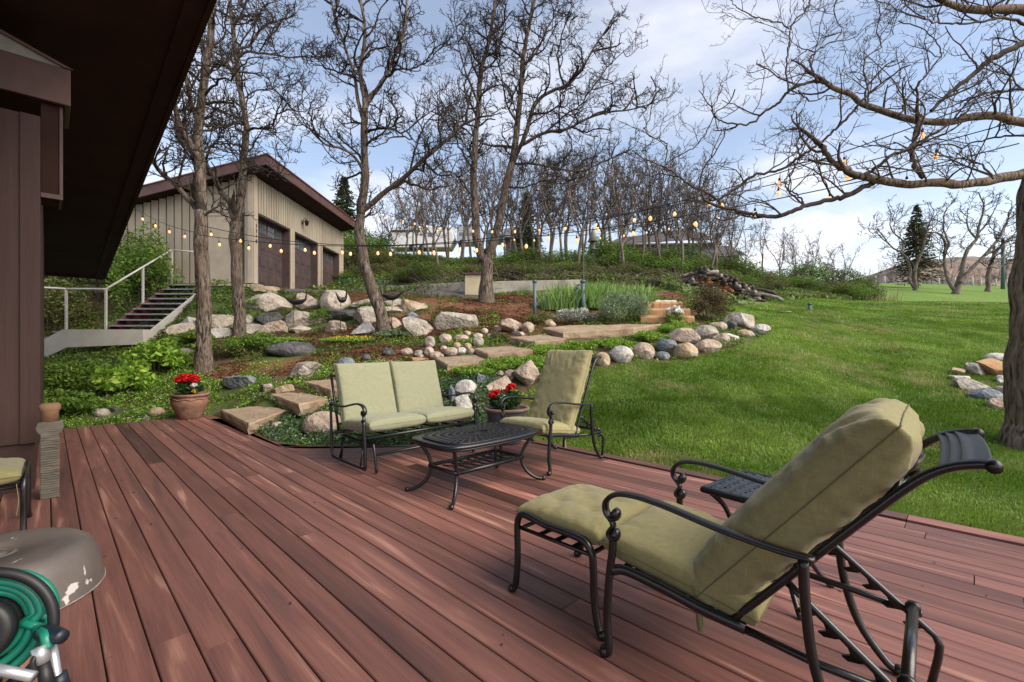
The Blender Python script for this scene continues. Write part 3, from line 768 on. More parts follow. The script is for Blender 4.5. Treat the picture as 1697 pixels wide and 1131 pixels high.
# ------------------------------------------------------------------ low wall, post, driveway edge
wallp = [P(545, 476, 21.0), P(772, 468, 18.35), P(965, 463, 17.6)]
lw = thing("low_wall", "pale concrete retaining wall along the driveway under bushy bank", "wall", (-.8, 18.3, 3.0))
mb = MB()
for a, bq in zip(wallp[:-1], wallp[1:]):
    q = np.array([(a[0], a[1]), (bq[0], bq[1])])
    prism(mb, [(q[0][0], q[0][1], 2.7), (q[1][0], q[1][1], 2.7), (q[1][0], q[1][1], 3.60), (q[0][0], q[0][1], 3.60)], (0, .2, 0))
obj("concrete", mb, MT['concrete'], lw, smooth=False, bevel=.01)
c = P(784, 487, 17.7); pl = thing("gate_pillar", "square cream pillar with a brown cap standing before the low wall", "pillar", (c[0], c[1], 3.0))
mb = MB(); box(mb, (c[0], c[1] + .2, 3.3), (.62, .42, .98)); obj("shaft", mb, mat("cream_stucco", (.47, .41, .27), (.55, .48, .33), 3, .9, .2, 40), pl, smooth=False, bevel=.01)
mb = MB(); box(mb, (c[0], c[1] + .2, 3.83), (.78, .56, .075)); obj("cap", mb, MT['fascia'], pl, smooth=False, bevel=.01)
# overturned canoe at the end of the drive
c = P(604, 470, 21.2)
mb = MB(); t = np.linspace(-1, 1, 21); V = []
for tt in t:
    w = .38 * (1 - abs(tt) ** 2.4) + .01; h = .34 * (1 - .25 * abs(tt) ** 3) + .02
    for s in np.linspace(0, math.pi, 9): V.append((c[0] + tt * 1.15, c[1] + math.cos(s) * w, c[2] - .12 + h * math.sin(s) ** .7))
ii = np.arange(20)[:, None] * 9; jj = np.arange(8)[None]
mb.add(V, np.stack([ii + jj, ii + jj + 1, ii + 9 + jj + 1, ii + 9 + jj], -1).reshape(-1, 4))
tag(obj("canoe", mb, mat("green_hull", (.01, .085, .05), (.015, .12, .07), 2, .35), loc=tuple(c)), "green upturned hull lying at the end of the driveway", "canoe")

# ------------------------------------------------------------------ what stands on the hill
def hill_pt(px, py, Y): return P(px, py, Y)
a = P(647, 412, 46); b_ = P(745, 410, 46)
tr = thing("camper_trailer", "white camper trailer with a dark roof stripe up behind the bare trees", "trailer", tuple(a))
Lx = b_[0] - a[0]
mb = MB(); prism(mb, [a + np.array([0, 0, .1]), a + np.array([Lx, 0, .1]), a + np.array([Lx + .5, 0, 1.0]), a + np.array([Lx + .1, 0, 2.2]), a + np.array([0, 0, 2.15])], (0, 2.4, 0))
obj("body", mb, MT['white'], tr, smooth=False, bevel=.08)
mb = MB(); box(mb, a + np.array([1.5, -.02, 1.72]), (2.9, .04, .18)); obj("stripe", mb, MT['iron'], tr, smooth=False)
mb = MB(); box(mb, a + np.array([4.05, -.02, 1.35]), (.7, .04, .36)); obj("window", mb, MT['glass'], tr, smooth=False, bevel=.05)
for k in (2.2, 3.2):
    mb = MB(); tube(mb, [a + np.array([k, -.02, .1]), a + np.array([k, .22, .1])], .36, 16); obj("wheel", mb, MT['iron'], tr)
a = P(757, 404, 46); tr = thing("camper_van", "pale grey van parked between the bare trees beyond the trailer", "van", tuple(a))
mb = MB(); prism(mb, [a + np.array([0, 0, .1]), a + np.array([2.4, 0, .1]), a + np.array([2.4, 0, .95]), a + np.array([1.9, 0, 1.75]), a + np.array([0, 0, 1.9])], (0, 2.2, 0)); obj("body", mb, mat("grey_van", (.33, .35, .40), None, rough=.35), tr, smooth=False, bevel=.06)
mb = MB(); box(mb, a + np.array([1.0, -.015, .95]), (1.5, .03, .30)); obj("window", mb, MT['glass'], tr, smooth=False)
mb = MB()
for k in (.5, 1.9): tube(mb, [a + np.array([k, -.02, .1]), a + np.array([k, .2, .1])], .3, 14)
obj("wheel", mb, MT['iron'], tr)
a = P(806, 402, 46); tr = thing("blue_car", "teal blue car glimpsed through the fork of the oak", "car", tuple(a))
mb = MB(); prism(mb, [a + np.array(p_) for p_ in ((0, 0, .1), (1.9, 0, .1), (1.9, 0, .7), (1.5, 0, .8), (1.2, 0, 1.35), (.3, 0, 1.35), (0, 0, .8))], (0, 1.8, 0)); obj("body", mb, mat("teal_car", (.03, .13, .19), None, rough=.3), tr, smooth=False, bevel=.06)
mb = MB(); box(mb, a + np.array([.75, -.015, 1.05]), (.8, .03, .35)); obj("window", mb, MT['glass'], tr, smooth=False)
a = P(838, 413, 44); sh = thing("carport", "dark carport with a pale grey pitched roof on the bank", "carport", tuple(a))
mb = MB(); prism(mb, [a + np.array(p_) for p_ in ((-.2, 0, 1.15), (3.5, 0, .95), (2.3, 0, 1.75), (.8, 0, 2.1), (-.2, 0, 1.9))], (0, 3, 0)); obj("roof", mb, mat("slate_roof", (.17, .19, .23), (.22, .24, .28), 2, .7), sh, smooth=False)
mb = MB(); box(mb, a + np.array([1.5, 1.6, .2]), (3.0, 2.4, 1.9)); obj("wall", mb, mat("dark_boards", (.035, .035, .04), (.06, .06, .065), 2, .8), sh, smooth=False)
# low house behind the thicket
a = P(1018, 428, 58); hs = thing("hill_house", "low grey roofed house half hidden behind the bare thicket", "house", tuple(a))
mb = MB(); box(mb, a + np.array([6.2, 3, .4]), (12.4, 6, 2.4)); box(mb, a + np.array([13.6, 3.5, -.6]), (5, 5, 2.2)); obj("wall", mb, mat("pale_wall", (.10, .092, .09), (.15, .138, .13), 1, .8), hs, smooth=False)
mb = MB(); prism(mb, [a + np.array(p_) for p_ in ((-.8, -.6, 1.5), (11.0, -.6, 2.2), (13.2, -.6, 1.7), (12.0, 3, 3.7), (9.8, 3, 4.1), (1.2, 3, 2.9))], (0, .3, .3))
prism(mb, [a + np.array(p_) for p_ in ((-.8, -.6, 1.45), (13.2, -.6, 1.62), (13.2, 6.5, 1.62), (-.8, 6.5, 1.45))], (0, 0, .2))
prism(mb, [a + np.array(p_) for p_ in ((10.8, .6, .5), (16.8, .6, .4), (16.0, 3.4, 2.0), (12.2, 3.4, 2.0))], (0, .3, .25)); obj("roof", mb, mat("grey_shingle", (.055, .05, .05), (.08, .073, .072), 1.5, .85), hs, smooth=False)
for k in range(6):
    mb = MB(); box(mb, a + np.array([2.0 + k * 2.0, -.02, .35]), (.9, .04, 1.1)); obj("window", mb, MT['glass'], hs, smooth=False)
# fence along the far pasture
for i, (px, pb, pt_) in enumerate(((1451, 467, 456), (1466, 468, 455), (1489, 469, 455), (1532, 470, 460), (1556, 471, 457), (1583, 473, 458), (1612, 474, 459), (1626, 475, 464), (1651, 476, 466), (1669, 477, 468), (1507, 469.5, 461))):
    Y = 60.0; a = P(px, pb, Y); zg = float(zT(a[0], a[1])); h = (pb - pt_) / FPX * Y
    mb = MB(); tube(mb, [(a[0], Y, zg - .3), (a[0], Y, zg + max(.95, h * .9))], [.085, .075], 8)
    tag(obj("fence_post", mb, MT['concrete'], loc=(a[0], Y, zg)), "pale wooden fence post standing along the far edge of the pasture", "post", "fence posts along the far pasture")
mb = MB(); a = P(1662, 473, 52); zg = float(zT(a[0], a[1])); tube(mb, [(a[0], 52, zg - .3), (a[0], 52, zg + 5.6)], [.19, .15], 10)
tag(obj("utility_pole", mb, MT['teal_metal'], loc=(a[0], 52, zg)), "tall grey green utility pole rising behind the pasture trees", "pole")
# ------------------------------------------------------------------ bare oaks
def wander(a, d, length, n, wob, up=0.0, rs=None):
    """a crooked path starting at a in direction d"""
    rs = rs or RNG
    p = [np.asarray(a, float)]; d = norm(d); s = length / n
    for i in range(n):
        d = norm(d + rs.normal(0, wob, 3) + np.array([0, 0, up]))
        p.append(p[-1] + d * s)
    return np.array(p)

def side_dir(t, rs, lo=38, hi=75, bias=None):
    t = norm(t); v = rs.normal(0, 1, 3)
    if bias is not None: v = v + bias
    v = norm(v - t * v.dot(t)); a = R(rs.uniform(lo, hi))
    return t * math.cos(a) + v * math.sin(a)

def twigs(mb, path, r0, level, rs, dens=1.0, rmin=.0045, scale=1.0, up=.10, minlen=0.0):
    wk = .78 if scale < .8 else 1.0
    """grow side branches along a path, smaller and smaller"""
    if level == 0: return
    seg = np.linalg.norm(np.diff(path, axis=0), axis=1); L = seg.sum(); cum = np.concatenate([[0], np.cumsum(seg)])
    step = {4: .30, 3: .20, 2: .125, 1: .075}[level] * scale / dens
    ln = {4: 1.35, 3: .72, 2: .36, 1: .135}[level] * scale
    pos = step * rs.uniform(.3, 1.0) + minlen
    while pos < L:
        i = min(np.searchsorted(cum, pos) - 1, len(seg) - 1); f = (pos - cum[i]) / seg[i]
        a = path[i] * (1 - f) + path[i + 1] * f
        frac = pos / L
        l = ln * rs.uniform(.45, 1.25) * (1.0 - .45 * frac)
        d = side_dir(path[i + 1] - path[i], rs)
        if d[2] < -.5: d[2] *= -.4
        n = {4: 7, 3: 5, 2: 4, 1: 2}[level]
        p = wander(a, d, l, n, {4: .28, 3: .31, 2: .33, 1: .26}[level] * wk, up, rs)
        rr = max(rmin, min(r0 * .55, {4: .030, 3: .0165, 2: .0095, 1: .0062}[level] * (scale ** .5 if scale >= 1 else scale ** 1.9))) * rs.uniform(.8, 1.15)
        r = np.linspace(rr, max(rmin * .8, rr * .45), n + 1)
        if level >= 2: r[1:-1] *= rs.uniform(.9, 1.15, n - 1)
        tube(mb, p, r, 5 if level >= 4 else (4 if level == 3 else 3), cap=False)
        twigs(mb, p, rr, level - 1, rs, dens, rmin, scale, up, minlen=0)
        pos += step * rs.uniform(.6, 1.4)

def bumpy(path, r, mb, sides=18, amp=.10, seed=0.):
    """a trunk with furrowed, knobbly bark"""
    n0 = mb.n; P_ = smooth_path(path, 10); rr = np.interp(np.linspace(0, len(path) - 1, len(P_)), np.arange(len(path)), r)
    kn = np.stack([fbm(P_ * 2.6 + seed + q * 9.1, 3) - .5 for q in range(3)], -1) * np.minimum(rr, .055)[:, None] * 1.5
    P_ = P_ + kn * np.clip(np.arange(len(P_)) / 6, 0, 1)[:, None]
    tube(mb, P_, rr, sides)
    V = mb.V[-1]; ring = np.repeat(P_, sides, 0); d = V - ring
    k = 1 + amp * (fbm(np.concatenate([V[:, :2] * 9, V[:, 2:] * 2.2], 1) + seed, 3) - .5) * 2 + amp * .6 * (fbm(V * 3 + seed, 2) - .5) * 2
    mb.V[-1] = ring + d * k[:, None]
    return P_

def traced_oak(name, label, limbs, seed, tmat, levels=4, dens=1.04, group=None, rmin=.0060, skip=.0, scale=1.0):
    """limbs: list of (pixel path with distances, start radius, end radius); the first is the trunk"""
    rs = np.random.default_rng(seed)
    pts = [np.array([P(*q) for q in l[0]]) for l in limbs]
    base = pts[0][0].copy(); base[2] = float(zT(base[0], base[1]))
    t = thing(name, label, "tree", tuple(base), group=group)
    mt, mc = MB(), MB()
    for k, (p, (r0, r1)) in enumerate(zip(pts, [l[1:3] for l in limbs])):
        if k == 0: p = np.concatenate([[p[0] - np.array([0, 0, .35])], p])
        r = np.linspace(r0, r1, len(p))
        if k == 0: r[0] = r0 * 1.5; r[1] = r0 * 1.22
        if r0 > .035: path = bumpy(p, r, mt, 24 if r0 > .09 else 12, .17 if r0 > .08 else .13, seed + k * .7)
        else:
            path = smooth_path(p, 5); path[1:-1] += rs.normal(0, .018 if scale >= 1 else .007, (len(path) - 2, 3)); tube(mc, path, np.linspace(r0, r1, len(path)), 6, cap=False)
        L = np.linalg.norm(np.diff(path, axis=0), axis=1).sum()
        # continue the tip of each limb
        tip = wander(path[-1], path[-1] - path[-4], .8 * scale, 7, .25, .08, rs); tube(mc, tip, np.linspace(r1, .007, 8), 5, cap=False)
        twigs(mc, tip, r1, 3, rs, dens, rmin, scale)
        st = limbs[k][3] if len(limbs[k]) > 3 else (.35 if k == 0 else .12)
        twigs(mc, path, min(r0, .06), levels, rs, dens, rmin, scale, minlen=L * st)
    obj("trunk", mt, tmat, t); obj("crown", mc, MT['twig'] if scale >= 1 else MT['twig_near'], t)
    return t

def D(path, y0, y1):
    n = len(path); return [(q[0], q[1], y0 + (y1 - y0) * i / max(1, n - 1)) for i, q in enumerate(path)]
YA_ = 9.5
traced_oak("bare_oak", "leafless oak wrapped with string lights behind the terracotta pot", [
    (D([(337, 612), (338, 560), (337, 500), (335, 440), (333, 385), (331, 352)], 9.5, 9.5), 0.1480, 0.1200, .9),
    (D([(331, 352), (334, 318), (333, 262), (330, 215), (336, 160), (344, 105), (349, 50), (352, 0), (353, -50)], 9.5, 9.7), 0.1040, 0.0480, .2),
    (D([(329, 350), (312, 330), (290, 305), (268, 288), (252, 264), (243, 240)], 9.5, 9.1), 0.0600, 0.0240, .2),
    (D([(332, 268), (318, 240), (303, 215), (292, 190), (287, 165)], 9.5, 9.2), 0.0600, 0.0440, .3),
    (D([(331, 300), (318, 258), (300, 225), (285, 195)], 9.5, 9.9), 0.0480, 0.0240, .2),
    (D([(331, 210), (318, 175), (312, 150), (305, 110)], 9.6, 9.2), 0.0480, 0.0360, .2),
    (D([(337, 160), (362, 135), (385, 128), (410, 98)], 9.6, 9.0), 0.0280, 0.0120),
    (D([(335, 205), (360, 210), (380, 207), (404, 195)], 9.6, 10.2), 0.0240, 0.0104),
    (D([(345, 100), (330, 60), (322, 20)], 9.7, 9.5), 0.0280, 0.0128)], 3, MT['bark'])
YB_ = 11.4
traced_oak("bare_oak", "leafless oak with a forked trunk growing in front of the garage corner", [
    (D([(397, 578), (397, 530), (395, 480), (393, 430), (391, 392), (391, 368)], YB_, YB_), 0.1440, 0.1200, .9),
    (D([(391, 370), (400, 322), (403, 285), (405, 240), (408, 213), (400, 168), (395, 130), (389, 75), (383, 20), (380, -40)], YB_, YB_ + .4), 0.1000, 0.0400, .2),
    (D([(389, 368), (380, 335), (366, 318), (358, 298), (344, 275), (338, 262)], YB_, YB_ - .3), 0.0760, 0.0400, .3),
    (D([(404, 246), (390, 240), (372, 238), (358, 238), (340, 248)], YB_, YB_ - .4), 0.0280, 0.0128),
    (D([(405, 205), (388, 205), (376, 209), (352, 204), (332, 204)], YB_, YB_ + .4), 0.0320, 0.0128),
    (D([(408, 216), (428, 212), (448, 208), (462, 190), (478, 182), (500, 185)], YB_, YB_ - .6), 0.0320, 0.0112),
    (D([(396, 135), (384, 118), (370, 105), (350, 92)], YB_, YB_ - .3), 0.0360, 0.0160),
    (D([(394, 95), (412, 87), (432, 88), (460, 92), (486, 96), (512, 92)], YB_ + .2, YB_ - .3), 0.0360, 0.0112),
    (D([(391, 82), (412, 76), (424, 62), (436, 44), (458, 36), (480, 30)], YB_ + .2, YB_ + .8), 0.0360, 0.0112),
    (D([(384, 28), (400, 30), (420, 26), (440, 8)], YB_ + .3, YB_), 0.0280, 0.0120),
    (D([(400, 168), (424, 150), (446, 150), (470, 140)], YB_ + .2, YB_ + .9), 0.0240, 0.0096),
    (D([(403, 282), (424, 275), (440, 283), (462, 288)], YB_, YB_ - .8), 0.0200, 0.0096)], 4, MT['bark'])
YC_ = 11.0
traced_oak("bare_oak", "leafless oak with a curving trunk rooted in the boulder terraces", [
    (D([(639, 556), (632, 525), (620, 490), (608, 450), (598, 408), (596, 375), (598, 355)], YC_, YC_), 0.1520, 0.1080, .9),
    (D([(598, 355), (603, 310), (605, 260), (604, 215), (606, 165)], YC_, YC_), 0.0960, 0.0720, .3),
    (D([(600, 350), (634, 323), (660, 302), (680, 285), (702, 264), (735, 237), (765, 210), (790, 196)], YC_, YC_ - .9), 0.0680, 0.0240, .2),
    (D([(605, 290), (588, 262), (565, 247), (540, 240), (520, 222), (505, 205)], YC_, YC_ - .7), 0.0360, 0.0120),
    (D([(606, 168), (630, 143), (650, 100), (664, 72), (672, 30), (675, -25)], YC_, YC_ + .6), 0.0560, 0.0200, .2),
    (D([(605, 168), (597, 120), (603, 75), (604, 40), (596, -5), (592, -40)], YC_, YC_ - .3), 0.0520, 0.0240, .2),
    (D([(604, 205), (593, 168), (587, 125), (574, 85), (560, 45), (548, 0)], YC_, YC_ + .3), 0.0480, 0.0176, .2),
    (D([(608, 220), (630, 212), (655, 216), (672, 228), (690, 236)], YC_, YC_ - .8), 0.0320, 0.0112),
    (D([(625, 148), (655, 120), (690, 112), (720, 90)], YC_, YC_ - .5), 0.0280, 0.0104),
    (D([(588, 128), (560, 120), (535, 108), (515, 85)], YC_, YC_ + .5), 0.0256, 0.0104),
    (D([(680, 285), (690, 240), (705, 205), (735, 180)], YC_ - .3, YC_ - .1), 0.0280, 0.0104)], 5, MT['bark'])
YD_ = 13.6
traced_oak("bare_oak", "large double trunked leafless oak standing beside the cream pillar", [
    (D([(805, 499), (806, 470), (806, 445), (804, 425)], YD_, YD_), 0.2000, 0.1680, .98),
    (D([(800, 432), (791, 400), (787, 345), (785, 290), (789, 230), (792, 180), (797, 120), (810, 70), (819, 15), (822, -40)], YD_, YD_ + .5), 0.1320, 0.0360, .3),
    (D([(808, 432), (822, 390), (831, 345), (842, 295), (852, 255), (858, 205), (863, 150), (868, 90), (876, 45), (888, -10), (893, -45)], YD_, YD_ - .2), 0.1320, 0.0360, .3),
    (D([(848, 272), (868, 228), (888, 172), (915, 152), (945, 138), (968, 108), (985, 78), (1008, 45)], YD_, YD_ - .9), 0.0680, 0.0160, .2),
    (D([(862, 242), (900, 222), (938, 214), (975, 196), (1010, 186), (1045, 182), (1080, 172)], YD_ - .2, YD_ - 1.3), 0.0480, 0.0128, .1),
    (D([(846, 272), (880, 272), (920, 278), (962, 284), (1000, 268), (1030, 255)], YD_, YD_ - 1.0), 0.0400, 0.0128, .1),
    (D([(850, 244), (825, 242), (805, 240), (788, 232)], YD_, YD_ + .5), 0.0400, 0.0240),
    (D([(787, 285), (765, 250), (748, 215), (735, 195)], YD_, YD_ + .4), 0.0320, 0.0120),
    (D([(790, 212), (770, 205), (745, 190), (720, 150)], YD_, YD_ + .7), 0.0280, 0.0104),
    (D([(793, 172), (776, 132), (762, 85), (755, 40)], YD_, YD_ - .4), 0.0360, 0.0128),
    (D([(797, 120), (820, 100), (832, 60), (838, 10)], YD_ + .3, YD_ + .6), 0.0360, 0.0128),
    (D([(858, 205), (840, 175), (832, 130), (822, 95)], YD_, YD_ + .5), 0.0360, 0.0128),
    (D([(866, 110), (890, 85), (905, 50), (925, 20)], YD_, YD_ - .4), 0.0360, 0.0128),
    (D([(935, 145), (925, 100), (930, 60), (945, 25)], YD_ - .6, YD_ - .2), 0.0320, 0.0112),
    (D([(900, 222), (940, 190), (965, 170), (1000, 120), (1040, 80)], YD_ - .6, YD_ - .2), 0.0280, 0.0104),
    (D([(786, 330), (765, 300), (745, 285), (720, 280)], YD_, YD_ - .8), 0.0280, 0.0112),
    (D([(838, 310), (870, 312), (900, 300), (930, 305)], YD_, YD_ - 1.0), 0.0280, 0.0112)], 6, MT['bark'])
def cz(pts, y0, y1): return D([(1060 + x / 2.664, y / 2.664) for x, y in pts], y0, y1)
traced_oak("bare_oak", "big leafless oak on the lawn edge with a long low limb over grass", [
    ([(1721, 757, 5.3), (1715, 700, 5.3), (1715, 620, 5.3), (1719, 520, 5.3), (1725, 420, 5.3), (1733, 330, 5.3), (1739, 290, 5.3)], .27, .20, .98),
    ([(1739, 292, 5.3), (1745, 200, 5.3), (1752, 110, 5.3), (1748, 30, 5.25), (1755, -60, 5.2), (1770, -150, 5.2)], .18, .10, .5),
    (D([(1735, 284), (1697, 286), (1660, 294), (1623, 303), (1590, 307), (1555, 304), (1510, 307), (1475, 302), (1450, 297), (1420, 290)], 5.3, 5.0), 0.0542, 0.0384, .15),
    (cz([(960, 775), (920, 755), (880, 740), (845, 705), (815, 668), (800, 640)], 5.0, 4.9), 0.0325, 0.0259),
    (cz([(1050, 800), (1000, 822), (920, 862), (840, 885), (740, 908), (660, 940), (600, 956), (530, 952), (480, 944), (420, 930), (362, 916)], 5.05, 5.4), 0.0289, 0.0193, .05),
    (cz([(362, 916), (335, 880), (290, 850), (230, 822), (185, 790), (150, 762), (112, 738)], 5.4, 5.5), 0.0159, 0.0103, .05),
    (cz([(112, 738), (118, 690), (116, 640), (90, 615), (55, 605), (20, 572), (45, 530)], 5.5, 5.6), 0.0087, 0.0059, .05),
    (cz([(112, 730), (170, 690), (235, 655), (270, 620), (295, 575)], 5.5, 5.3), 0.0072, 0.0052, .05),
    (cz([(340, 885), (420, 835), (500, 780), (570, 762), (640, 742), (700, 700), (755, 660), (800, 630), (845, 590), (900, 540), (945, 490), (975, 450)], 5.4, 5.0), 0.0159, 0.0126, .03),
    (cz([(725, 895), (700, 862), (655, 840), (640, 800), (655, 780)], 5.25, 5.2), 0.0101, 0.0066),
    (cz([(980, 780), (1050, 735), (1110, 690), (1190, 655), (1250, 620), (1320, 582)], 5.0, 4.7), 0.0202, 0.0119, .05),
    (cz([(1255, 785), (1215, 730), (1200, 670), (1215, 610), (1228, 560)], 5.05, 5.15), 0.0260, 0.0251),
    (D([(1752, 212), (1697, 205), (1650, 193), (1610, 194), (1575, 202), (1540, 204), (1500, 196), (1458, 183), (1428, 172), (1412, 158), (1388, 150), (1370, 138)], 5.3, 5.2), 0.0448, 0.0251, .15),
    (cz([(825, 365), (770, 360), (700, 380), (660, 398), (635, 430), (600, 468), (545, 498), (510, 535), (470, 550), (410, 546), (360, 535), (325, 508), (322, 480)], 5.2, 5.6), 0.0188, 0.0066, .03),
    (cz([(785, 355), (765, 320), (752, 280), (765, 240), (795, 215), (835, 195), (880, 165), (892, 130)], 5.2, 5.5), 0.0123, 0.0059, .03),
    (cz([(655, 400), (648, 300), (655, 230), (662, 170), (665, 120), (700, 80), (735, 45), (752, 0), (750, -40)], 5.3, 5.5), 0.0101, 0.0074, .03),
    (cz([(660, 130), (620, 100), (560, 90), (500, 70), (440, 40), (400, 0)], 5.4, 5.6), 0.0080, 0.0052, .02),
    (cz([(1000, 480), (1010, 400), (990, 320), (1000, 250), (1060, 210), (1050, 150), (1060, 80), (1100, 20)], 5.2, 5.5), 0.0094, 0.0059, .03),
    (cz([(1285, 490), (1340, 440), (1405, 385), (1480, 320), (1545, 268), (1620, 225), (1700, 185), (1790, 130)], 5.2, 5.0), 0.0173, 0.0370, .03),
    (cz([(1150, 520), (1180, 440), (1240, 360), (1300, 290), (1330, 230), (1300, 170)], 5.2, 5.4), 0.0108, 0.0059, .03),
    (cz([(1790, 90), (1690, 48), (1610, 38), (1540, 42), (1440, 42), (1385, 22), (1320, -5), (1260, -40)], 5.2, 4.8), 0.0542, 0.0222, .1),
    (cz([(1700, 110), (1600, 80), (1500, 100), (1400, 105), (1310, 100), (1240, 70)], 5.1, 4.8), 0.0159, 0.0066, .05),
    (cz([(1790, 420), (1690, 395), (1560, 410), (1450, 440), (1380, 470)], 5.2, 5.6), 0.0159, 0.0066, .1),
    (cz([(1800, 640), (1690, 600), (1560, 610), (1450, 640), (1400, 690)], 5.2, 5.7), 0.0144, 0.0059, .1),
    (cz([(1560, 790), (1500, 720), (1420, 700), (1330, 690)], 5.1, 5.6), 0.0116, 0.0059, .1),
    (cz([(700, 400), (760, 450), (830, 420), (900, 440)], 5.2, 5.6), 0.0087, 0.0052, .1)], 8, MT['bark_warm'], levels=4, dens=.80, rmin=.0025, scale=.62)

# ------------------------------------------------------------------ the thicket behind: a few kinds, copied
def wild_oak(seed, h, r, levels=3, forks=3, spread=.42, tm='bark', scale=1.0, rmin=.012, dens=.8, lean=.05, crook=.12):
    rs = np.random.default_rng(seed); mt, mc = MB(), MB()
    hf = h * rs.uniform(.30, .42)
    tr = wander((0, 0, -.3), (rs.normal(0, lean), rs.normal(0, lean), 1), hf + .3, 6, crook * .6, .05, rs)
    tube(mt, smooth_path(tr, 3), np.linspace(r * 1.15, r * .85, 19), 9)
    for k in range(forks):
        a = 2 * math.pi * (k + rs.uniform(-.25, .25)) / forks + seed
        d = np.array([math.cos(a) * spread, math.sin(a) * spread, 1.0])
        p = wander(tr[-1 - (k % 2)], d, (h - hf) * rs.uniform(.75, 1.1), 11, crook, .04, rs)
        tube(mt, p, np.linspace(r * .6, .018 * scale, 12), 6, cap=False)
        twigs(mc, p, r * .4, levels, rs, dens, rmin, scale, .12, minlen=.15)
    return mt, mc
def plant_tree(name, label, seed, loc, rz, group, s=1.0, proto=None, mats=('bark', 'twig_far'), **kw):
    if proto is None:
        mt, mc = wild_oak(seed, **kw)
        t = thing(name, label, "tree", tuple(loc), rz, group)
        obj("trunk", mt, MT[mats[0]], t, world=False); obj("crown", mc, MT[mats[1]], t, world=False)
    else:
        t = copy_tree(proto); t.location = tuple(loc); t.rotation_euler = (0, 0, rz); t["label"] = label
        if group: t["group"] = group
    t.scale = (s, s, s)
    return t
MT['bark_far'] = mat("bark_far", (.10, .08, .068), (.20, .165, .135), 5, .9, .3, 12, (1, 1, .3))
protos = [plant_tree("thicket_tree", "slender bare tree in the thicket on the bank above the low wall", 20 + k, (0, 0, 0), 0, "bare trees in the thicket on the bank", mats=('bark_far', 'twig_far'), h=6.2 + .35 * k, r=.062 + .008 * k, levels=4, forks=[3, 2, 4, 3, 3][k], spread=[.38, .3, .5, .45, .6][k], dens=.78, scale=1.05, rmin=.0092) for k in range(5)]
spots = [(652, 26), (668, 30), (690, 25), (712, 29), (728, 24), (742, 33), (766, 27), (780, 31), (842, 24), (858, 30), (882, 26), (904, 23.5), (915, 29), (934, 25), (956, 22.5), (968, 28), (985, 32), (1003, 26), (1024, 23.5), (1036, 21.5), (1050, 29), (1064, 25), (1078, 31), (1096, 24), (1112, 28), (1128, 23), (1150, 30), (1166, 26), (1190, 30), (1212, 27), (1236, 31), (1262, 34), (700, 36), (820, 34), (1080, 36), (940, 36), (630, 33), (1140, 35)]
spots += [(642 + 25 * k + random.uniform(-8, 8), random.choice([24, 27, 30, 33, 36, 38])) for k in range(24)]
for i, (px, Y) in enumerate(spots):
    X = (px - CX) / FPX * Y; z = float(zT(X, Y))
    top = np.interp(px, [600, 660, 700, 800, 900, 1000, 1100, 1160, 1230, 1290], [330, 300, 265, 250, 245, 240, 250, 270, 320, 350]) + random.uniform(-15, 25)
    h = CAMH + (CY - top) / FPX * Y - z; k = i % 5; s = max(.55, min(1.5, h / (6.4 + .35 * k)))
    lab = "slender bare tree in the thicket on the bank above the low wall"
    t = protos[k] if i < 5 else plant_tree("thicket_tree", lab, 0, (0, 0, 0), 0, "bare trees in the thicket on the bank", proto=protos[k])
    t.location = (X, Y, z - .05); t.rotation_euler = (0, 0, random.uniform(0, 6.28)); t.scale = (s, s, s)
# shrubby trees where the lawn meets the meadow
for i, (px, Y, h) in enumerate(((1292, 33, 4.4), (1318, 36, 4.2), (1345, 33, 3.9), (1372, 35, 4.1), (1400, 34, 3.6), (1332, 30, 3.1), (1385, 31, 2.9), (1422, 33, 2.4))):
    X = (px - CX) / FPX * Y; t = plant_tree("meadow_tree", "low bushy bare tree in the brush where the lawn meets the meadow", 0, (X, Y, float(zT(X, Y)) - .4), random.uniform(0, 6), "bare trees in the brush beside the lawn", h / 6.6, protos[2 + i % 3])
# pasture oaks far off
def D1(path, Y): return [(x, y, Y) for x, y in path]
def fz(pts, Y): return [(1420 + x / 5.653, 320 + y / 5.653, Y) for x, y in pts]
traced_oak("pasture_oak", "distant bare oak crossing in front of the spruce in the pasture", [
    (fz([(550, 945), (545, 880), (540, 800), (540, 740)], 43), 0.204, 0.168, .95), (fz([(535, 880), (510, 850), (490, 810), (500, 720), (470, 620), (420, 560), (340, 520), (300, 480), (230, 420)], 43), 0.136, 0.049, .3),
    (fz([(540, 740), (570, 640), (620, 520), (640, 430), (720, 370), (780, 400)], 42.5), 0.136, 0.042, .3), (fz([(420, 560), (430, 460), (350, 380), (310, 300), (320, 230)], 43), 0.082, 0.035, .2), (fz([(640, 440), (660, 340), (690, 260), (720, 200)], 42), 0.082, 0.035, .2), (fz([(300, 480), (240, 400), (200, 350), (150, 340)], 43.5), 0.061, 0.028, .1)], 31, MT['bark_far'], levels=4, dens=.8, rmin=.018, scale=2.0)
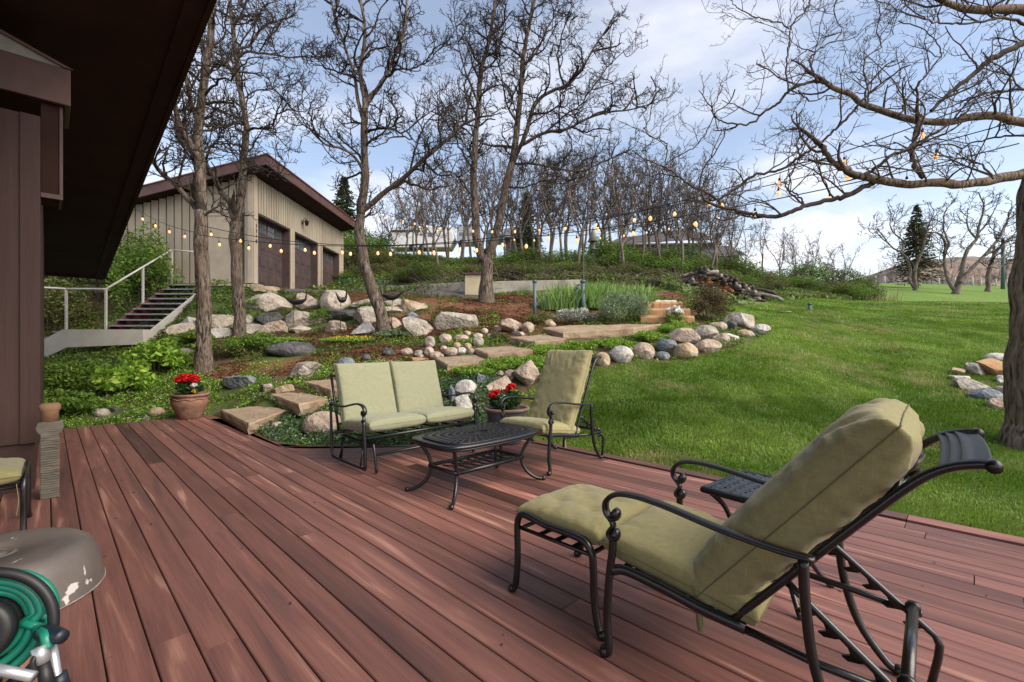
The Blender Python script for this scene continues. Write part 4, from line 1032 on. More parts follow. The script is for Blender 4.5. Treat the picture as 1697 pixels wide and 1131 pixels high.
traced_oak("pasture_oak", "wide bare oak with a leaning double trunk in the pasture", [
    (fz([(920, 985), (935, 920), (950, 860), (960, 810)], 40), 0.286, 0.231, .95), (fz([(930, 920), (890, 880), (850, 800), (825, 700), (820, 560), (830, 470), (790, 400), (730, 370), (690, 400)], 40), 0.150, 0.049, .3),
    (fz([(955, 830), (990, 700), (1010, 590), (1070, 490), (1120, 430), (1140, 320), (1170, 230), (1190, 120), (1160, 40)], 40), 0.170, 0.049, .3), (fz([(965, 840), (1040, 760), (1110, 670), (1200, 580), (1270, 500), (1330, 430), (1380, 320), (1420, 230)], 39.5), 0.163, 0.056, .3),
    (fz([(820, 560), (860, 480), (830, 400), (810, 300), (820, 200), (850, 140)], 40), 0.109, 0.035, .2), (fz([(1120, 430), (1060, 360), (1030, 280), (1040, 200)], 40), 0.088, 0.035, .2), (fz([(1200, 580), (1280, 540), (1360, 500), (1430, 420)], 39), 0.095, 0.035, .2), (fz([(1130, 390), (1200, 310), (1250, 230), (1290, 160)], 40), 0.082, 0.035, .2), (fz([(890, 700), (880, 620), (860, 590)], 40), 0.041, 0.021, .1)], 32, MT['bark_far'], levels=4, dens=.8, rmin=.017, scale=1.9)
traced_oak("pasture_oak", "bare oak with drooping limbs nearest the utility pole", [
    (fz([(1220, 945), (1235, 880), (1225, 800), (1250, 690)], 45), 0.231, 0.182, .9), (fz([(1250, 690), (1280, 590), (1350, 500), (1420, 440), (1500, 400)], 45), 0.136, 0.042, .2), (fz([(1240, 700), (1300, 650), (1400, 580), (1500, 520)], 44), 0.109, 0.042, .2), (fz([(1280, 590), (1290, 480), (1360, 380), (1400, 280), (1440, 180)], 45), 0.109, 0.042, .2), (fz([(1255, 690), (1330, 700), (1430, 640), (1500, 600)], 45), 0.082, 0.035, .2)], 33, MT['bark_far'], levels=4, dens=.8, rmin=.018, scale=1.9)
# bare scrub trees below the hill, beyond the fence
for i in range(16):
    px = 1448 + i * 16 + random.uniform(-6, 6); Y = random.uniform(64, 74); X = (px - CX) / FPX * Y
    plant_tree("scrub_tree", "small bare scrub tree in the belt beyond the pasture fence", 0, (X, Y, float(zT(X, Y)) - .8), random.uniform(0, 6), "scrub trees beyond the pasture fence", random.uniform(.48, .75), protos[i % 5])
# spruces
def spruce(name, label, loc, h, r, seed, tint=(.035, .055, .028), n=26):
    rs = np.random.default_rng(seed); t = thing(name, label, "tree", tuple(loc))
    mb = MB(); tube(mb, [(0, 0, -.3), (0, 0, h * .96)], [h * .022, .02], 8); obj("trunk", mb, MT['bark_far'], t, world=False)
    V, C_ = [], []
    for k in range(int(n * h)):
        f = rs.random() ** .75; z = h * (.10 + .90 * f); L = r * (1 - f) ** .85 * rs.uniform(.55, 1.1) + .06; a = rs.uniform(0, 6.283)
        d = np.array([math.cos(a), math.sin(a), 0])
        for q in range(7):
            u = (q + rs.random()) / 7; p = d * L * u + np.array([0, 0, z - .28 * L * u + .1 * L * u * u]); side = np.array([-d[1], d[0], 0]) * rs.choice([-1, 1])
            e = norm(d * .6 + side * rs.uniform(.1, .9) + np.array([0, 0, rs.uniform(-.35, .2)])) * (.10 + .28 * L * (1 - .5 * u)) ; w = np.cross(e, rs.normal(0, 1, 3)); w = norm(w) * (.035 + .02 * h / 6)
            V += [p - w * .4, p + e * .6 - w, p + e, p + e * .6 + w]; c = np.array(tint) * rs.uniform(.55, 1.55); C_ += [c] * 4
    mb = MB(); mb.add(V, np.arange(len(V)).reshape(-1, 4), np.array(C_)); obj("crown", mb, MT['leaf'], t, world=False, smooth=False)
    return t
def gz_(X, Y): return float(zT(X, Y))
a = P(1519, 486, 47); spruce("spruce", "solitary dark spruce in the pasture behind bare limbs", (a[0], 47, gz_(a[0], 47)), 8.4, 2.5, 51, (.06, .062, .03), 85)
a = P(570, 430, 30); spruce("spruce", "dark spruce rising behind the garage roof", (a[0], 30, 5.0), 6.9, 2.0, 52, (.04, .065, .024), 75)
a = P(872, 420, 33); spruce("spruce", "small green spruce among the bare thicket trees", (a[0], 33, 6.6), 5.2, 1.5, 53, (.045, .07, .027), 75)
# ------------------------------------------------------------------ rocks, each one a thing
RM = {
 'tan':   mat("rock_tan", (.27, .195, .12), (.50, .40, .28), 4.0, .9, 1.0, 14, bdist=.05, c3=(.42, .40, .35), c3scale=3.1, detail=9, spec=.15),
 'cream': mat("rock_cream", (.33, .28, .22), (.55, .49, .41), 4.5, .9, 1.0, 14, bdist=.05, c3=(.20, .15, .11), c3scale=3.6, c3lo=.58, detail=9, spec=.15),
 'pink':  mat("rock_pink", (.28, .205, .155), (.51, .415, .335), 6.0, .88, 1.0, 18, bdist=.05, c3=(.46, .42, .39), c3scale=3.0, detail=9, spec=.15),
 'grey':  mat("rock_grey", (.20, .178, .15), (.45, .41, .355), 5.0, .9, 1.0, 16, bdist=.05, c3=(.42, .35, .28), c3scale=2.6, c3lo=.56, detail=9, spec=.15),
 'dark':  mat("rock_dark", (.05, .052, .055), (.13, .13, .135), 5.0, .85, 1.0, 16, bdist=.05, c3=(.25, .22, .18), c3scale=3.4, c3lo=.6, c3hi=.75, detail=9, spec=.2),
 'blue':  mat("rock_blue", (.10, .118, .135), (.23, .255, .275), 5.0, .85, 1.0, 16, bdist=.05, c3=(.37, .36, .34), c3scale=3.3, c3lo=.55, detail=9, spec=.2),
 'white': mat("rock_white", (.36, .34, .31), (.62, .59, .55), 4.0, .9, 1.0, 14, bdist=.05, c3=(.22, .19, .16), c3scale=5.0, c3lo=.57, c3hi=.66, detail=9, spec=.15),
 'orange': MT['orange_stone'],
}
_ico = {}
def ico(k):
    if k not in _ico:
        bm = bmesh.new(); bmesh.ops.create_icosphere(bm, subdivisions=k, radius=1)
        _ico[k] = (np.array([v.co[:] for v in bm.verts]), np.array([[v.index for v in f.verts] for f in bm.faces])); bm.free()
    return _ico[k]
rock_n = [0]; ROCKXY = []; SLABXY = []
def rock(px, py, w, h, m, shape, label, cat="rock", group=None, Y=None, sub=5, depth=.8, name="rock"):
    rock_n[0] += 1; rs = np.random.default_rng(1000 + rock_n[0])
    g = G(px, py + h * .42) if Y is None else P(px, py + h * .42, Y)
    Yc = g[1]; big_ = shape != 'c' and Y is None and 10.5 < Yc < 16; W = w * Yc / FPX * (1.17 if big_ else 1.04); H = h * Yc / FPX * (1.12 if big_ else 1.0); ROCKXY.append((g[0], Yc, W))
    V, F = ico(sub); V = V.copy()
    nc, lo, hi = {'b': (14, .42, .74), 'c': (6, .72, .95), 's': (11, .38, .66)}[shape]
    for k in range(nc):
        n = norm(rs.normal(0, 1, 3)); d = rs.uniform(lo, hi)
        if shape == 's' and k < 2: n = np.array([0, 0, 1. if k else -1.]) + rs.normal(0, .08, 3); n = norm(n); d = .5
        ex = np.maximum(0, V @ n - d); V -= ex[:, None] * n * .93
    V += (fbm(V * 1.7 + rock_n[0], 4) - .5)[:, None] * norm(V.T).T * (.34 if shape != 'c' else .15) * V / (np.linalg.norm(V, axis=1, keepdims=True) + 1e-9)
    rad = np.linalg.norm(V, axis=1, keepdims=True)
    V = V * (1 + (.16 if shape != 'c' else .05) * (fbm(V * 5.5 + 3.1 * rock_n[0], 4) - .5)[:, None])
    ext = V.max(0) - V.min(0); V = V - (V.max(0) + V.min(0)) / 2
    V = V / ext * np.array([W, min(W, H * 1.5) * depth + .3 * W * depth, H * 1.22])
    a = rs.uniform(-.25, .25); c, s = math.cos(a), math.sin(a)
    V = np.stack([V[:, 0] * c - V[:, 1] * s, V[:, 0] * s + V[:, 1] * c, V[:, 2]], -1)
    ctr = np.array([g[0], Yc + .12 * W, CAMH - (py - CY) / FPX * Yc - H * .08])
    mb = MB(); mb.add(V + ctr, F)
    loc = (ctr[0], ctr[1], ctr[2] - H * .5)
    return tag(obj(name, mb, RM[m], loc=loc), label, cat, group)
ROCKS = [
 (438, 481, 44, 14, 'tan', 'b', "flat tan stone at the very top of the boulder slope, below the garage corner"),
 (447, 500, 72, 26, 'cream', 'b', "broad cream boulder in the top terrace, right under the flat tan stone"),
 (508, 499, 44, 24, 'pink', 'b', "pinkish wedge shaped boulder in the top terrace behind a hanging iron bird"),
 (554, 497, 46, 34, 'cream', 'c', "big rounded speckled cream boulder, tallest of the top terrace"),
 (598, 504, 40, 14, 'cream', 'b', "low cream stone with a red spot in the top terrace beside the curved oak"),
 (650, 502, 30, 13, 'grey', 'b', "pale grey stone in the top terrace just behind the curved oak trunk"),
 (685, 507, 38, 19, 'tan', 'b', "tan and grey lump at the far end of the top terrace"),
 (652, 514, 28, 11, 'cream', 'b', "small cream flat stone behind the curved oak trunk"),
 (443, 528, 50, 17, 'dark', 'b', "dark grey jagged slab in the middle terrace, next to the large tan slab"),
 (500, 529, 70, 24, 'cream', 'b', "large long tan slab in the middle terrace"),
 (562, 524, 51, 19, 'dark', 's', "layered dark grey slab lying across the middle terrace"),
 (609, 522, 36, 27, 'grey', 'b', "grey slanting wedge leaning against the curved oak trunk"),
 (677, 525, 26, 14, 'blue', 'b', "low blue grey stone in the bark beyond the curved oak"),
 (755, 533, 64, 26, 'grey', 's', "grey streaked log shaped boulder lying alone in the bark"),
 (411, 529, 16, 13, 'grey', 'b', "small grey stone between the garage corner oak and the dark jagged slab"),
 (450, 546, 37, 25, 'pink', 'b', "pinkish tan rounded boulder in the lowest terrace"),
 (498, 546, 34, 10, 'cream', 'b', "low cream stone half hidden by green growth under the large tan slab"),
 (554, 542, 35, 19, 'pink', 'b', "squarish pale pink boulder in the lowest terrace under the layered slab"),
 (600, 545, 35, 21, 'white', 'b', "blocky whitish boulder in the lowest terrace by the yellow flowers"),
 (653, 536, 20, 17, 'pink', 'b', "pink stone tucked against the foot of the curved oak"),
 (693, 542, 42, 29, 'grey', 'b', "big grey white boulder with rusty stains beside the bark slope"),
 (405, 546, 46, 17, 'grey', 'b', "pale slanting slab behind the foot of the garage corner oak"),
 (478, 579, 78, 25, 'dark', 'c', "long smooth dark grey boulder lying in the green below the terraces"),
 (297, 592, 55, 28, 'grey', 'b', "silver grey marbled boulder near the string light oak"),
 (304, 547, 42, 24, 'cream', 'b', "cream boulder under the side of the steel stair"),
 (314, 533, 30, 13, 'white', 'b', "whitish boulder resting on top of the cream one by the steel stair"),
 (363, 533, 42, 20, 'cream', 'b', "cream boulder seen between the two oaks in front of the garage"),
 (361, 553, 30, 17, 'white', 'b', "low whitish stone between the two oaks, under the cream boulder"),
 (503, 615, 44, 29, 'grey', 'b', "grey boulder with rusty patches just above the flagstone steps"),
 (573, 604, 34, 22, 'blue', 'c', "blue grey rounded boulder behind the back cushion of the loveseat"),
 (398, 634, 62, 20, 'blue', 's', "blue grey ledge with a pale top edge beside the flagstone path"),
 (440, 643, 23, 13, 'grey', 'b', "small grey stone at the end of the blue grey ledge"),
 (468, 644, 38, 13, 'tan', 's', "low tan stone tucked behind the second flagstone"),
 (532, 703, 62, 38, 'pink', 'c', "big rounded pinkish grey granite boulder at the deck edge by the loveseat"),
 (643, 583, 20, 13, 'dark', 'b', "dark stone in the bark behind the loveseat"),
 (673, 583, 20, 12, 'pink', 'c', "small pink stone in the bark behind the loveseat"),
 (606, 593, 15, 11, 'dark', 'c', "small dark stone low above the loveseat cushion"),
 (693, 586, 15, 11, 'grey', 'c', "small grey stone beside the brick orange stone"),
 (690, 598, 38, 11, 'orange', 's', "flat brick orange stone lying in the planting behind the loveseat"),
 (712, 567, 17, 19, 'grey', 'c', "upright greenish grey cobble at the head of the cobble patch"),
 (738, 561, 21, 15, 'cream', 'c', "cream cobble at the top of the cobble patch"),
 (764, 561, 26, 12, 'pink', 'c', "flattish pinkish grey cobble at the top of the cobble patch"),
 (792, 567, 20, 15, 'grey', 'c', "grey cobble just above the stepping slab"),
 (747, 583, 23, 14, 'pink', 'c', "pinkish cobble, largest along the foot of the cobble patch"),
 (765, 582, 16, 12, 'white', 'c', "bluish white cobble at the foot of the cobble patch"),
 (711, 582, 16, 13, 'cream', 'c', "cream cobble at the lower corner of the cobble patch"),
 (849, 541, 33, 22, 'pink', 'b', "smooth pink boulder above the stepping slabs in the bark"),
 (875, 543, 21, 18, 'pink', 'c', "upright pink stone leaning next to the smooth pink boulder"),
 (861, 554, 23, 7, 'grey', 's', "thin flat grey stone under the two pink ones"),
 (826, 545, 17, 11, 'pink', 'c', "small pink stone beside the smooth pink boulder in the bark"),
 (911, 536, 21, 13, 'tan', 'c', "small orange tan stone behind the long sandstone slab"),
 (909, 503, 39, 19, 'white', 'b', "white pitted boulder between the teal post and the irises"),
 (918, 490, 14, 12, 'cream', 'b', "small cream stone peeping out behind the white pitted boulder"),
 (999, 596, 25, 23, 'tan', 'c', "tan rounded boulder of the lawn border, just beyond the tall chair back"),
 (1031, 588, 39, 28, 'white', 'c', "white and pink boulder in the lawn border"),
 (1068, 582, 35, 27, 'pink', 'c', "pinkish tan egg shaped boulder in the lawn border"),
 (1105, 573, 33, 23, 'blue', 'c', "blue grey boulder in the lawn border, sitting on the small dark one"),
 (1098, 590, 25, 14, 'blue', 'c', "small slate blue stone at the grass under the blue grey boulder"),
 (1138, 582, 38, 28, 'tan', 'c', "smooth pinkish tan boulder standing furthest into the grass"),
 (1175, 574, 45, 23, 'pink', 'c', "low pinkish boulder with a pointed end beside the smooth tan one at the grass"),
 (1135, 556, 49, 24, 'pink', 'c', "large grey pink domed boulder in the upper row of the lawn border"),
 (1171, 551, 40, 23, 'grey', 'c', "grey speckled domed boulder in the upper row of the lawn border"),
 (1196, 562, 27, 18, 'pink', 'c', "small smooth tan pink boulder toward the far end of the lawn border"),
 (1215, 560, 23, 16, 'white', 'b', "small pale grey pointed stone toward the far end of the lawn border"),
 (1191, 541, 29, 14, 'pink', 'c', "low pink stone near the barberry bush"),
 (1209, 541, 21, 16, 'dark', 'b', "dark rough stone near the barberry bush"),
 (1227, 532, 48, 25, 'grey', 'b', "long sloping grey brown boulder under the barberry bush"),
 (1236, 553, 29, 13, 'tan', 'c', "low tan stone half sunk in the grass at the border's far end"),
 (1262, 544, 30, 13, 'white', 'c', "flat whitish stone at the outermost tip of the lawn border"),
 (1256, 551, 26, 9, 'dark', 's', "flat dark stone at the outermost tip of the lawn border"),
 (871, 620, 46, 44, 'pink', 'b', "big angular pink granite block beside the tall chair back"),
 (827, 638, 46, 27, 'pink', 'b', "pinkish white lump behind the red and white geraniums"),
 (772, 644, 38, 27, 'white', 'c', "rounded pinkish white boulder above the loveseat's far arm"),
 (845, 622, 20, 17, 'pink', 'c', "small pink stone next to the big pink granite block"),
 (797, 627, 17, 17, 'blue', 'b', "small blue grey pointed stone behind the geraniums"),
 (829, 619, 11, 9, 'pink', 'c', "tiny pink stone behind the pinkish white lump"),
 (768, 671, 37, 31, 'white', 'b', "pale rock behind the loveseat's far armrest"),
 (748, 652, 16, 26, 'blue', 'b', "narrow blue grey rock at the loveseat's far top corner"),
 (1655, 593, 34, 15, 'white', 'c', "smooth white stone at the top of the heap beside the big oak"),
 (1588, 616, 23, 12, 'tan', 'b', "tan stone at the outer end of the heap beside the big oak"),
 (1593, 628, 25, 9, 'white', 's', "thin whitish stone at the outer end of the heap beside the big oak"),
 (1621, 613, 31, 23, 'grey', 'b', "grey angular stone standing in the middle of the heap beside the big oak"),
 (1651, 610, 50, 29, 'orange', 'b', "rusty orange tan boulder in the heap beside the big oak"),
 (1614, 638, 50, 22, 'grey', 'b', "flattish dappled grey stone in the heap beside the big oak"),
 (1638, 655, 46, 21, 'blue', 'c', "blue grey boulder at the front of the heap beside the big oak"),
 (1655, 671, 27, 20, 'pink', 'c', "pink stone nearest the big oak's foot"),
 (1664, 630, 28, 15, 'white', 's', "pale flat stone touching the big oak trunk"),
 (1664, 648, 20, 14, 'grey', 'c', "small grey stone in the heap touching the big oak trunk"),
 (1572, 521 + 0, 0, 0, 'tan', 'c', ""),
 (166, 684, 22, 12, 'grey', 'c', "grey stone half buried in white flowered ground cover near the brown house corner"),
 (257, 684, 22, 16, 'tan', 'c', "mossy tan stone in the ground cover close behind the terracotta pot"),
 (190, 680, 18, 8, 'dark', 's', "dark flat stone half buried in the ground cover midway along the deck's far end"),
 (242, 695, 18, 8, 'grey', 'c', "low grey stone touching the deck's end near the terracotta pot"),
 (458, 706, 18, 13, 'grey', 'c', "small grey stone in the ground cover between the first flagstone and the deck"),
]
for r_ in ROCKS:
    if r_[2]: rock(*r_)
for px, py, w, h, m in ((803, 549, 12, 10, 'cream'), (774, 553, 12, 9, 'pink'), (792, 557, 17, 9, 'cream'), (780, 582, 13, 11, 'pink'), (757, 573, 13, 11, 'tan'), (775, 574, 13, 11, 'tan'), (722, 589, 20, 12, 'pink'), (735, 577, 12, 8, 'cream'), (697, 591, 10, 7, 'grey'), (1045, 583, 9, 14, 'tan'), (812, 557, 9, 7, 'white'), (730, 590, 11, 7, 'grey')):
    rock(px, py, w, h, m, 'c', "fist sized smooth cobble in the cobble patch beside the stepping slabs", group="small cobbles in the cobble patch", sub=3, name="cobble")

# ------------------------------------------------------------------ stepping slabs and stone steps
def settle(c):
    """slide a slab along its line of sight until it lies on the ground"""
    best = None
    for k in np.arange(.78, 1.12, .005):
        q = (c - [0, 0, CAMH]) * k + [0, 0, CAMH]; e = abs((q[:, 2] - zT(q[:, 0], q[:, 1])).mean() - .125)
        if best is None or e < best[0]: best = (e, q)
    return best[1]
def slab(corners, th, m, label, seed):
    """an irregular slab: corners as (px, py, distance) of its top face, in order"""
    c = np.array([P(*q) for q in corners]) ; c = settle(c); SLABXY.append(c[:, :2]); n = len(c); rs = np.random.default_rng(seed); ctr = c.mean(0)
    rim = []
    for i in range(n):
        a, b = c[i], c[(i + 1) % n]
        for k in range(7):
            t = k / 7; p = a * (1 - t) + b * t; q = p - ctr
            rim.append(p + q * rs.normal(0, .012) + np.array([0, 0, rs.normal(0, .004)]))
    rim = np.array(rim); m_ = len(rim)
    lay = [(rim - ctr) * .96 + ctr + [0, 0, .0], rim + [0, 0, -.022], (rim - ctr) * 1.0 + ctr + np.array([0, 0, -th * .55]) + rs.normal(0, .012, rim.shape), (rim - ctr) * .95 + ctr + [0, 0, -th]]
    V = np.concatenate([*lay, (rim - ctr) * .5 + ctr + rs.normal(0, .004, rim.shape) * [0, 0, 1], [ctr]])
    F = []
    for L_ in range(3):
        for i in range(m_): F.append((L_ * m_ + i, L_ * m_ + (i + 1) % m_, (L_ + 1) * m_ + (i + 1) % m_, (L_ + 1) * m_ + i))
    for i in range(m_):
        F.append((4 * m_ + i, 4 * m_ + (i + 1) % m_, (i + 1) % m_, i)); F.append((5 * m_, 4 * m_ + (i + 1) % m_, 4 * m_ + i))
    mb = MB(); mb.add(V, F)
    o = obj("stepping_slab", mb, MT[m], loc=tuple(ctr - [0, 0, th]), smooth=False)
    bm = bmesh.new(); bm.from_mesh(o.data); bmesh.ops.recalc_face_normals(bm, faces=bm.faces); bm.to_mesh(o.data); bm.free()
    return tag(o, label, "stepping stone")
slab([(365, 679, 7.7), (412, 703, 6.4), (473, 679.5, 7.3), (441, 671.5, 8.0)], .16, 'sandstone', "lowest flagstone step lying against the deck next to the terracotta pot", 1)
slab([(447, 653, 8.15), (495, 670, 7.0), (545, 660, 7.5), (493, 649.5, 8.5)], .18, 'sandstone', "second flagstone step up, partly overgrown at its near edge", 2)
slab([(501, 631.5, 8.7), (548, 646, 7.7), (602, 641, 7.8), (562, 628.5, 8.9)], .20, 'sandstone', "third flagstone step, tucked behind the corner of the loveseat", 3)
slab([(721, 593, 9.2), (741, 605.5, 8.5), (810, 598, 8.8), (787, 588, 9.6)], .20, 'sandstone', "tan slab directly behind the loveseat's second back cushion", 4)
slab([(784, 577, 10.0), (809, 587, 9.3), (884, 579, 9.6), (843, 573, 10.4)], .19, 'sandstone', "tan slab between the cobble patch and the yellow green plants", 5)
slab([(846, 559, 10.9), (887, 567, 10.2), (938, 561, 10.6), (900, 554.5, 11.4)], .19, 'sandstone', "tan slab just below the long sandstone one", 6)
slab([(898, 543, 11.9), (933, 551, 11.1), (1050, 544, 11.6), (1098, 537, 12.3), (940, 539.5, 12.4)], .22, 'sandstone', "longest sandstone slab, in front of the lavender mound", 7)
def dressed(px0, px1, pt_, pb, Y, dep, m, label, seed):
    rs = np.random.default_rng(seed); a = P(px0, pt_, Y); b = P(px1, pb, Y); mb = MB(); n = 16
    xs = np.linspace(a[0], b[0], n); V = []
    for x in xs:
        j = rs.normal(0, .008, 4); V += [(x, Y + j[0], b[2] - .25), (x, Y - .03 + j[1] * 1.5, a[2] - .05 + j[2]), (x, Y + .03 + j[1], a[2] + j[3]), (x, Y + dep, a[2] + .01), (x, Y + dep, b[2] - .25)]
    F = [(i * 5 + s, i * 5 + s + 1, i * 5 + 6 + s, i * 5 + 5 + s) for i in range(n - 1) for s in range(4)] + [tuple(range(5))[::-1], tuple(range(5 * n - 5, 5 * n))]
    mb.add(V, F); return tag(obj("stone_step", mb, MT[m], loc=((a[0] + b[0]) / 2, Y, b[2] - .2), smooth=False, bevel=.02), label, "step")
dressed(1061, 1151, 523, 535, 11.9, .5, 'orange_stone', "lowest of three straight orange sandstone steps, with white flowers before it", 1)
dressed(1069, 1144, 511, 522, 12.3, .5, 'orange_stone', "middle one of three straight orange sandstone steps", 2)
dressed(1072, 1131, 500, 510, 12.7, .6, 'orange_stone', "top one of three straight orange sandstone steps", 3)
dressed(1086, 1122, 497.5, 500, 13.3, .5, 'concrete', "thin pale grey slab capping the orange sandstone steps", 4)

# ------------------------------------------------------------------ planting
def leaves(C, size, cols, rs, up=.3, aspect=.45, N=None):
    """leaf-shaped faces at the centres C"""
    C = np.asarray(C, float); n = len(C)
    d = rs.normal(0, 1, (n, 3)); d[:, 2] = d[:, 2] * .6 + up; d /= np.linalg.norm(d, axis=1, keepdims=True)
    s = rs.normal(0, 1, (n, 3)); s -= d * (s * d).sum(1, keepdims=True); s /= np.linalg.norm(s, axis=1, keepdims=True)
    L = (size * rs.uniform(.6, 1.35, n))[:, None]
    V = np.stack([C - d * L * .5, C - s * L * aspect * .5, C + d * L * .5, C + s * L * aspect * .5], 1).reshape(-1, 3)
    cols = np.asarray(cols, float)
    c = cols[rs.integers(0, len(cols), n)] * rs.uniform(.7, 1.3, (n, 1))
    return V, np.arange(4 * n).reshape(-1, 4), np.repeat(c, 4, 0)
GREENS = dict(
    dark=[(0.052, 0.093, 0.020), (0.075, 0.122, 0.027), (0.104, 0.157, 0.035), (0.139, 0.186, 0.045)],
    mid=[(0.093, 0.168, 0.026), (0.133, 0.232, 0.036), (0.180, 0.278, 0.048), (0.116, 0.197, 0.030)],
    lime=[(0.174, 0.313, 0.034), (0.244, 0.394, 0.050), (0.133, 0.261, 0.030), (0.300, 0.420, 0.070)],
    olive=[(0.099, 0.116, 0.034), (0.133, 0.151, 0.043), (0.168, 0.174, 0.060), (0.093, 0.104, 0.032)],
    grey=[(.15, .22, .11), (.21, .28, .15), (.12, .18, .085), (.25, .31, .20)],
    red=[(.075, .045, .022), (.11, .06, .03), (.06, .055, .02), (.12, .10, .04), (.05, .03, .018)],
    silver=[(.22, .25, .20), (.30, .32, .28), (.17, .20, .15), (.38, .40, .36)])
MT['stem'] = mat("stem", (.07, .055, .035), (.13, .10, .07), 6, .9)
def shrub(name, label, c, r, n, size, pal, seed, cat="shrub", group=None, stems=14, clumps=9, up=.35, flowers=None, aspect=.45, gaps=.5, bare=False):
    """leaves gathered in clumps round a set of woody stems; c = foot, r = (rx, ry, height)"""
    rs = np.random.default_rng(seed); t = thing(name, label, cat, tuple(c), group=group); rx, ry, h = r
    k = np.arange(clumps); a = k * 2.4 + rs.uniform(0, .6, clumps); q = np.sqrt((k + .5) / clumps)
    cx = np.stack([np.cos(a) * q * rx * .78, np.sin(a) * q * ry * .78, h * (.30 + .50 * (1 - q ** 1.6) * rs.uniform(.7, 1.15, clumps) + rs.uniform(-.05, .08, clumps))], -1)
    cr = np.stack([rs.uniform(.30, .52, clumps) * rx, rs.uniform(.30, .52, clumps) * ry, rs.uniform(.20, .36, clumps) * h], -1)
    which = rs.integers(0, clumps, n); v = rs.normal(0, 1, (n, 3)); v /= np.linalg.norm(v, axis=1, keepdims=True)
    rad = rs.random(n) ** .42
    p = cx[which] + v * rad[:, None] * cr[which]
    keep = (p[:, 2] > .0) & (fbm(p * (2.2 / max(h, .3)) + seed, 3) > .50 - .22 * (1 - gaps) - .06)
    p = p[keep]
    mb = MB(); V, F, Cc = leaves(p, size, GREENS[pal], rs, up, aspect)
    tone = np.repeat(.72 + .56 * fbm(p * 2.2 / max(h, .3) + seed + 5, 2), 4)[:, None]
    mb.add(V, F, Cc * tone); obj("foliage", mb, MT['leaf'], t, world=False, smooth=False)
    mb = MB()
    for i in range(stems):
        e = cx[i % clumps] + rs.normal(0, .12, 3) * [rx, ry, h]; e[2] = max(e[2], .1 * h) + .15 * h * bare
        b = np.array([e[0] * .25, e[1] * .25, -.08]); m_ = (b + e) / 2 + rs.normal(0, .06, 3) * h
        tube(mb, smooth_path([b, m_, e], 3), np.linspace(.011, .004, 7) * max(.5, min(2.0, h)), 4, cap=False)
    obj("stem", mb, MT['stem'], t, world=False)
    if flowers:
        fcol, fn, fs = flowers; mb = MB(); top = p[rs.permutation(len(p))[:fn * 4]]; top = top[np.argsort(-top[:, 2])][:fn] + np.array([0, 0, size * .5])
        for q_ in range(3):
            V, F, Cc = leaves(top + rs.normal(0, fs * .25, top.shape), fs, [fcol], rs, .1, 1.0); mb.add(V, F, Cc)
        obj("flower", mb, MT['petal'], t, world=False, smooth=False)
    return t
def at(px, py, y0=3.0): return G(px, py, y0)
# shrubs behind the stair
shrub("tall_shrub", "tall dark shrub behind the landing rail below the eave", (-15.2, 14.6, 1.9), (1.7, 1.2, 2.9), 9000, .11, 'dark', 1, gaps=.2)
shrub("tall_shrub", "tall leafy shrub behind the middle of the stair railing", (-13.1, 14.9, 2.0), (1.6, 1.2, 3.0), 9000, .11, 'dark', 2, gaps=.2)
shrub("tall_shrub", "bright leafy shrub against the gable wall at the stair's head", (-11.35, 14.3, 1.9), (1.05, .8, 3.1), 6500, .10, 'mid', 3, gaps=.2)
shrub("tall_shrub", "pale leaved shrub low beneath the landing rail", (-13.6, 13.6, 1.3), (1.5, .8, 1.9), 6000, .09, 'olive', 4, gaps=.2)
shrub("tall_shrub", "wide dark shrub furthest out past the house eave", (-17.6, 15.0, 2.0), (1.8, 1.2, 3.0), 7000, .11, 'dark', 5, gaps=.2)
shrub("fern_clump", "lush green clump at the foot of the steel stair beam", (-8.75, 11.5, .75), (.7, .45, .52), 3000, .10, 'mid', 6, "plant", up=.8)
shrub("leafy_plant", "bright green branching plant just behind the terracotta pot", at(208, 655), (.62, .5, .62), 1800, .12, 'lime', 7, "plant", up=.5, stems=22)
shrub("leafy_plant", "broad leaved bright plant between the terracotta pot and the landing", at(262, 622), (.7, .55, .75), 2200, .12, 'lime', 8, "plant", up=.5, stems=22)
shrub("leafy_plant", "dense mid green plant under the landing beam", at(140, 640), (.85, .6, .55), 3400, .08, 'mid', 9, "plant", up=.6)
shrub("leafy_plant", "dark green plant crowding the brown house corner at the deck", at(100, 690), (.65, .5, .42), 2600, .09, 'mid', 10, "plant", up=.6)
shrub("leafy_plant", "feathery green plant right beside the house corner's edge", at(92, 655), (.6, .5, .62), 2600, .08, 'mid', 14, "plant", up=.6)
shrub("leafy_plant", "tall green plant at the base of the stair's sloping beam", at(318, 575), (.6, .5, .38), 2200, .09, 'mid', 11, "plant", up=.6)
shrub("leafy_plant", "soft green plant beside the foot of the garage corner oak", at(420, 585), (.75, .5, .45), 2800, .07, 'mid', 12, "plant", up=.5)
shrub("leafy_plant", "grey green thyme mound between the two oaks", at(362, 597), (.6, .4, .4), 2400, .05, 'olive', 13, "plant", up=.5)
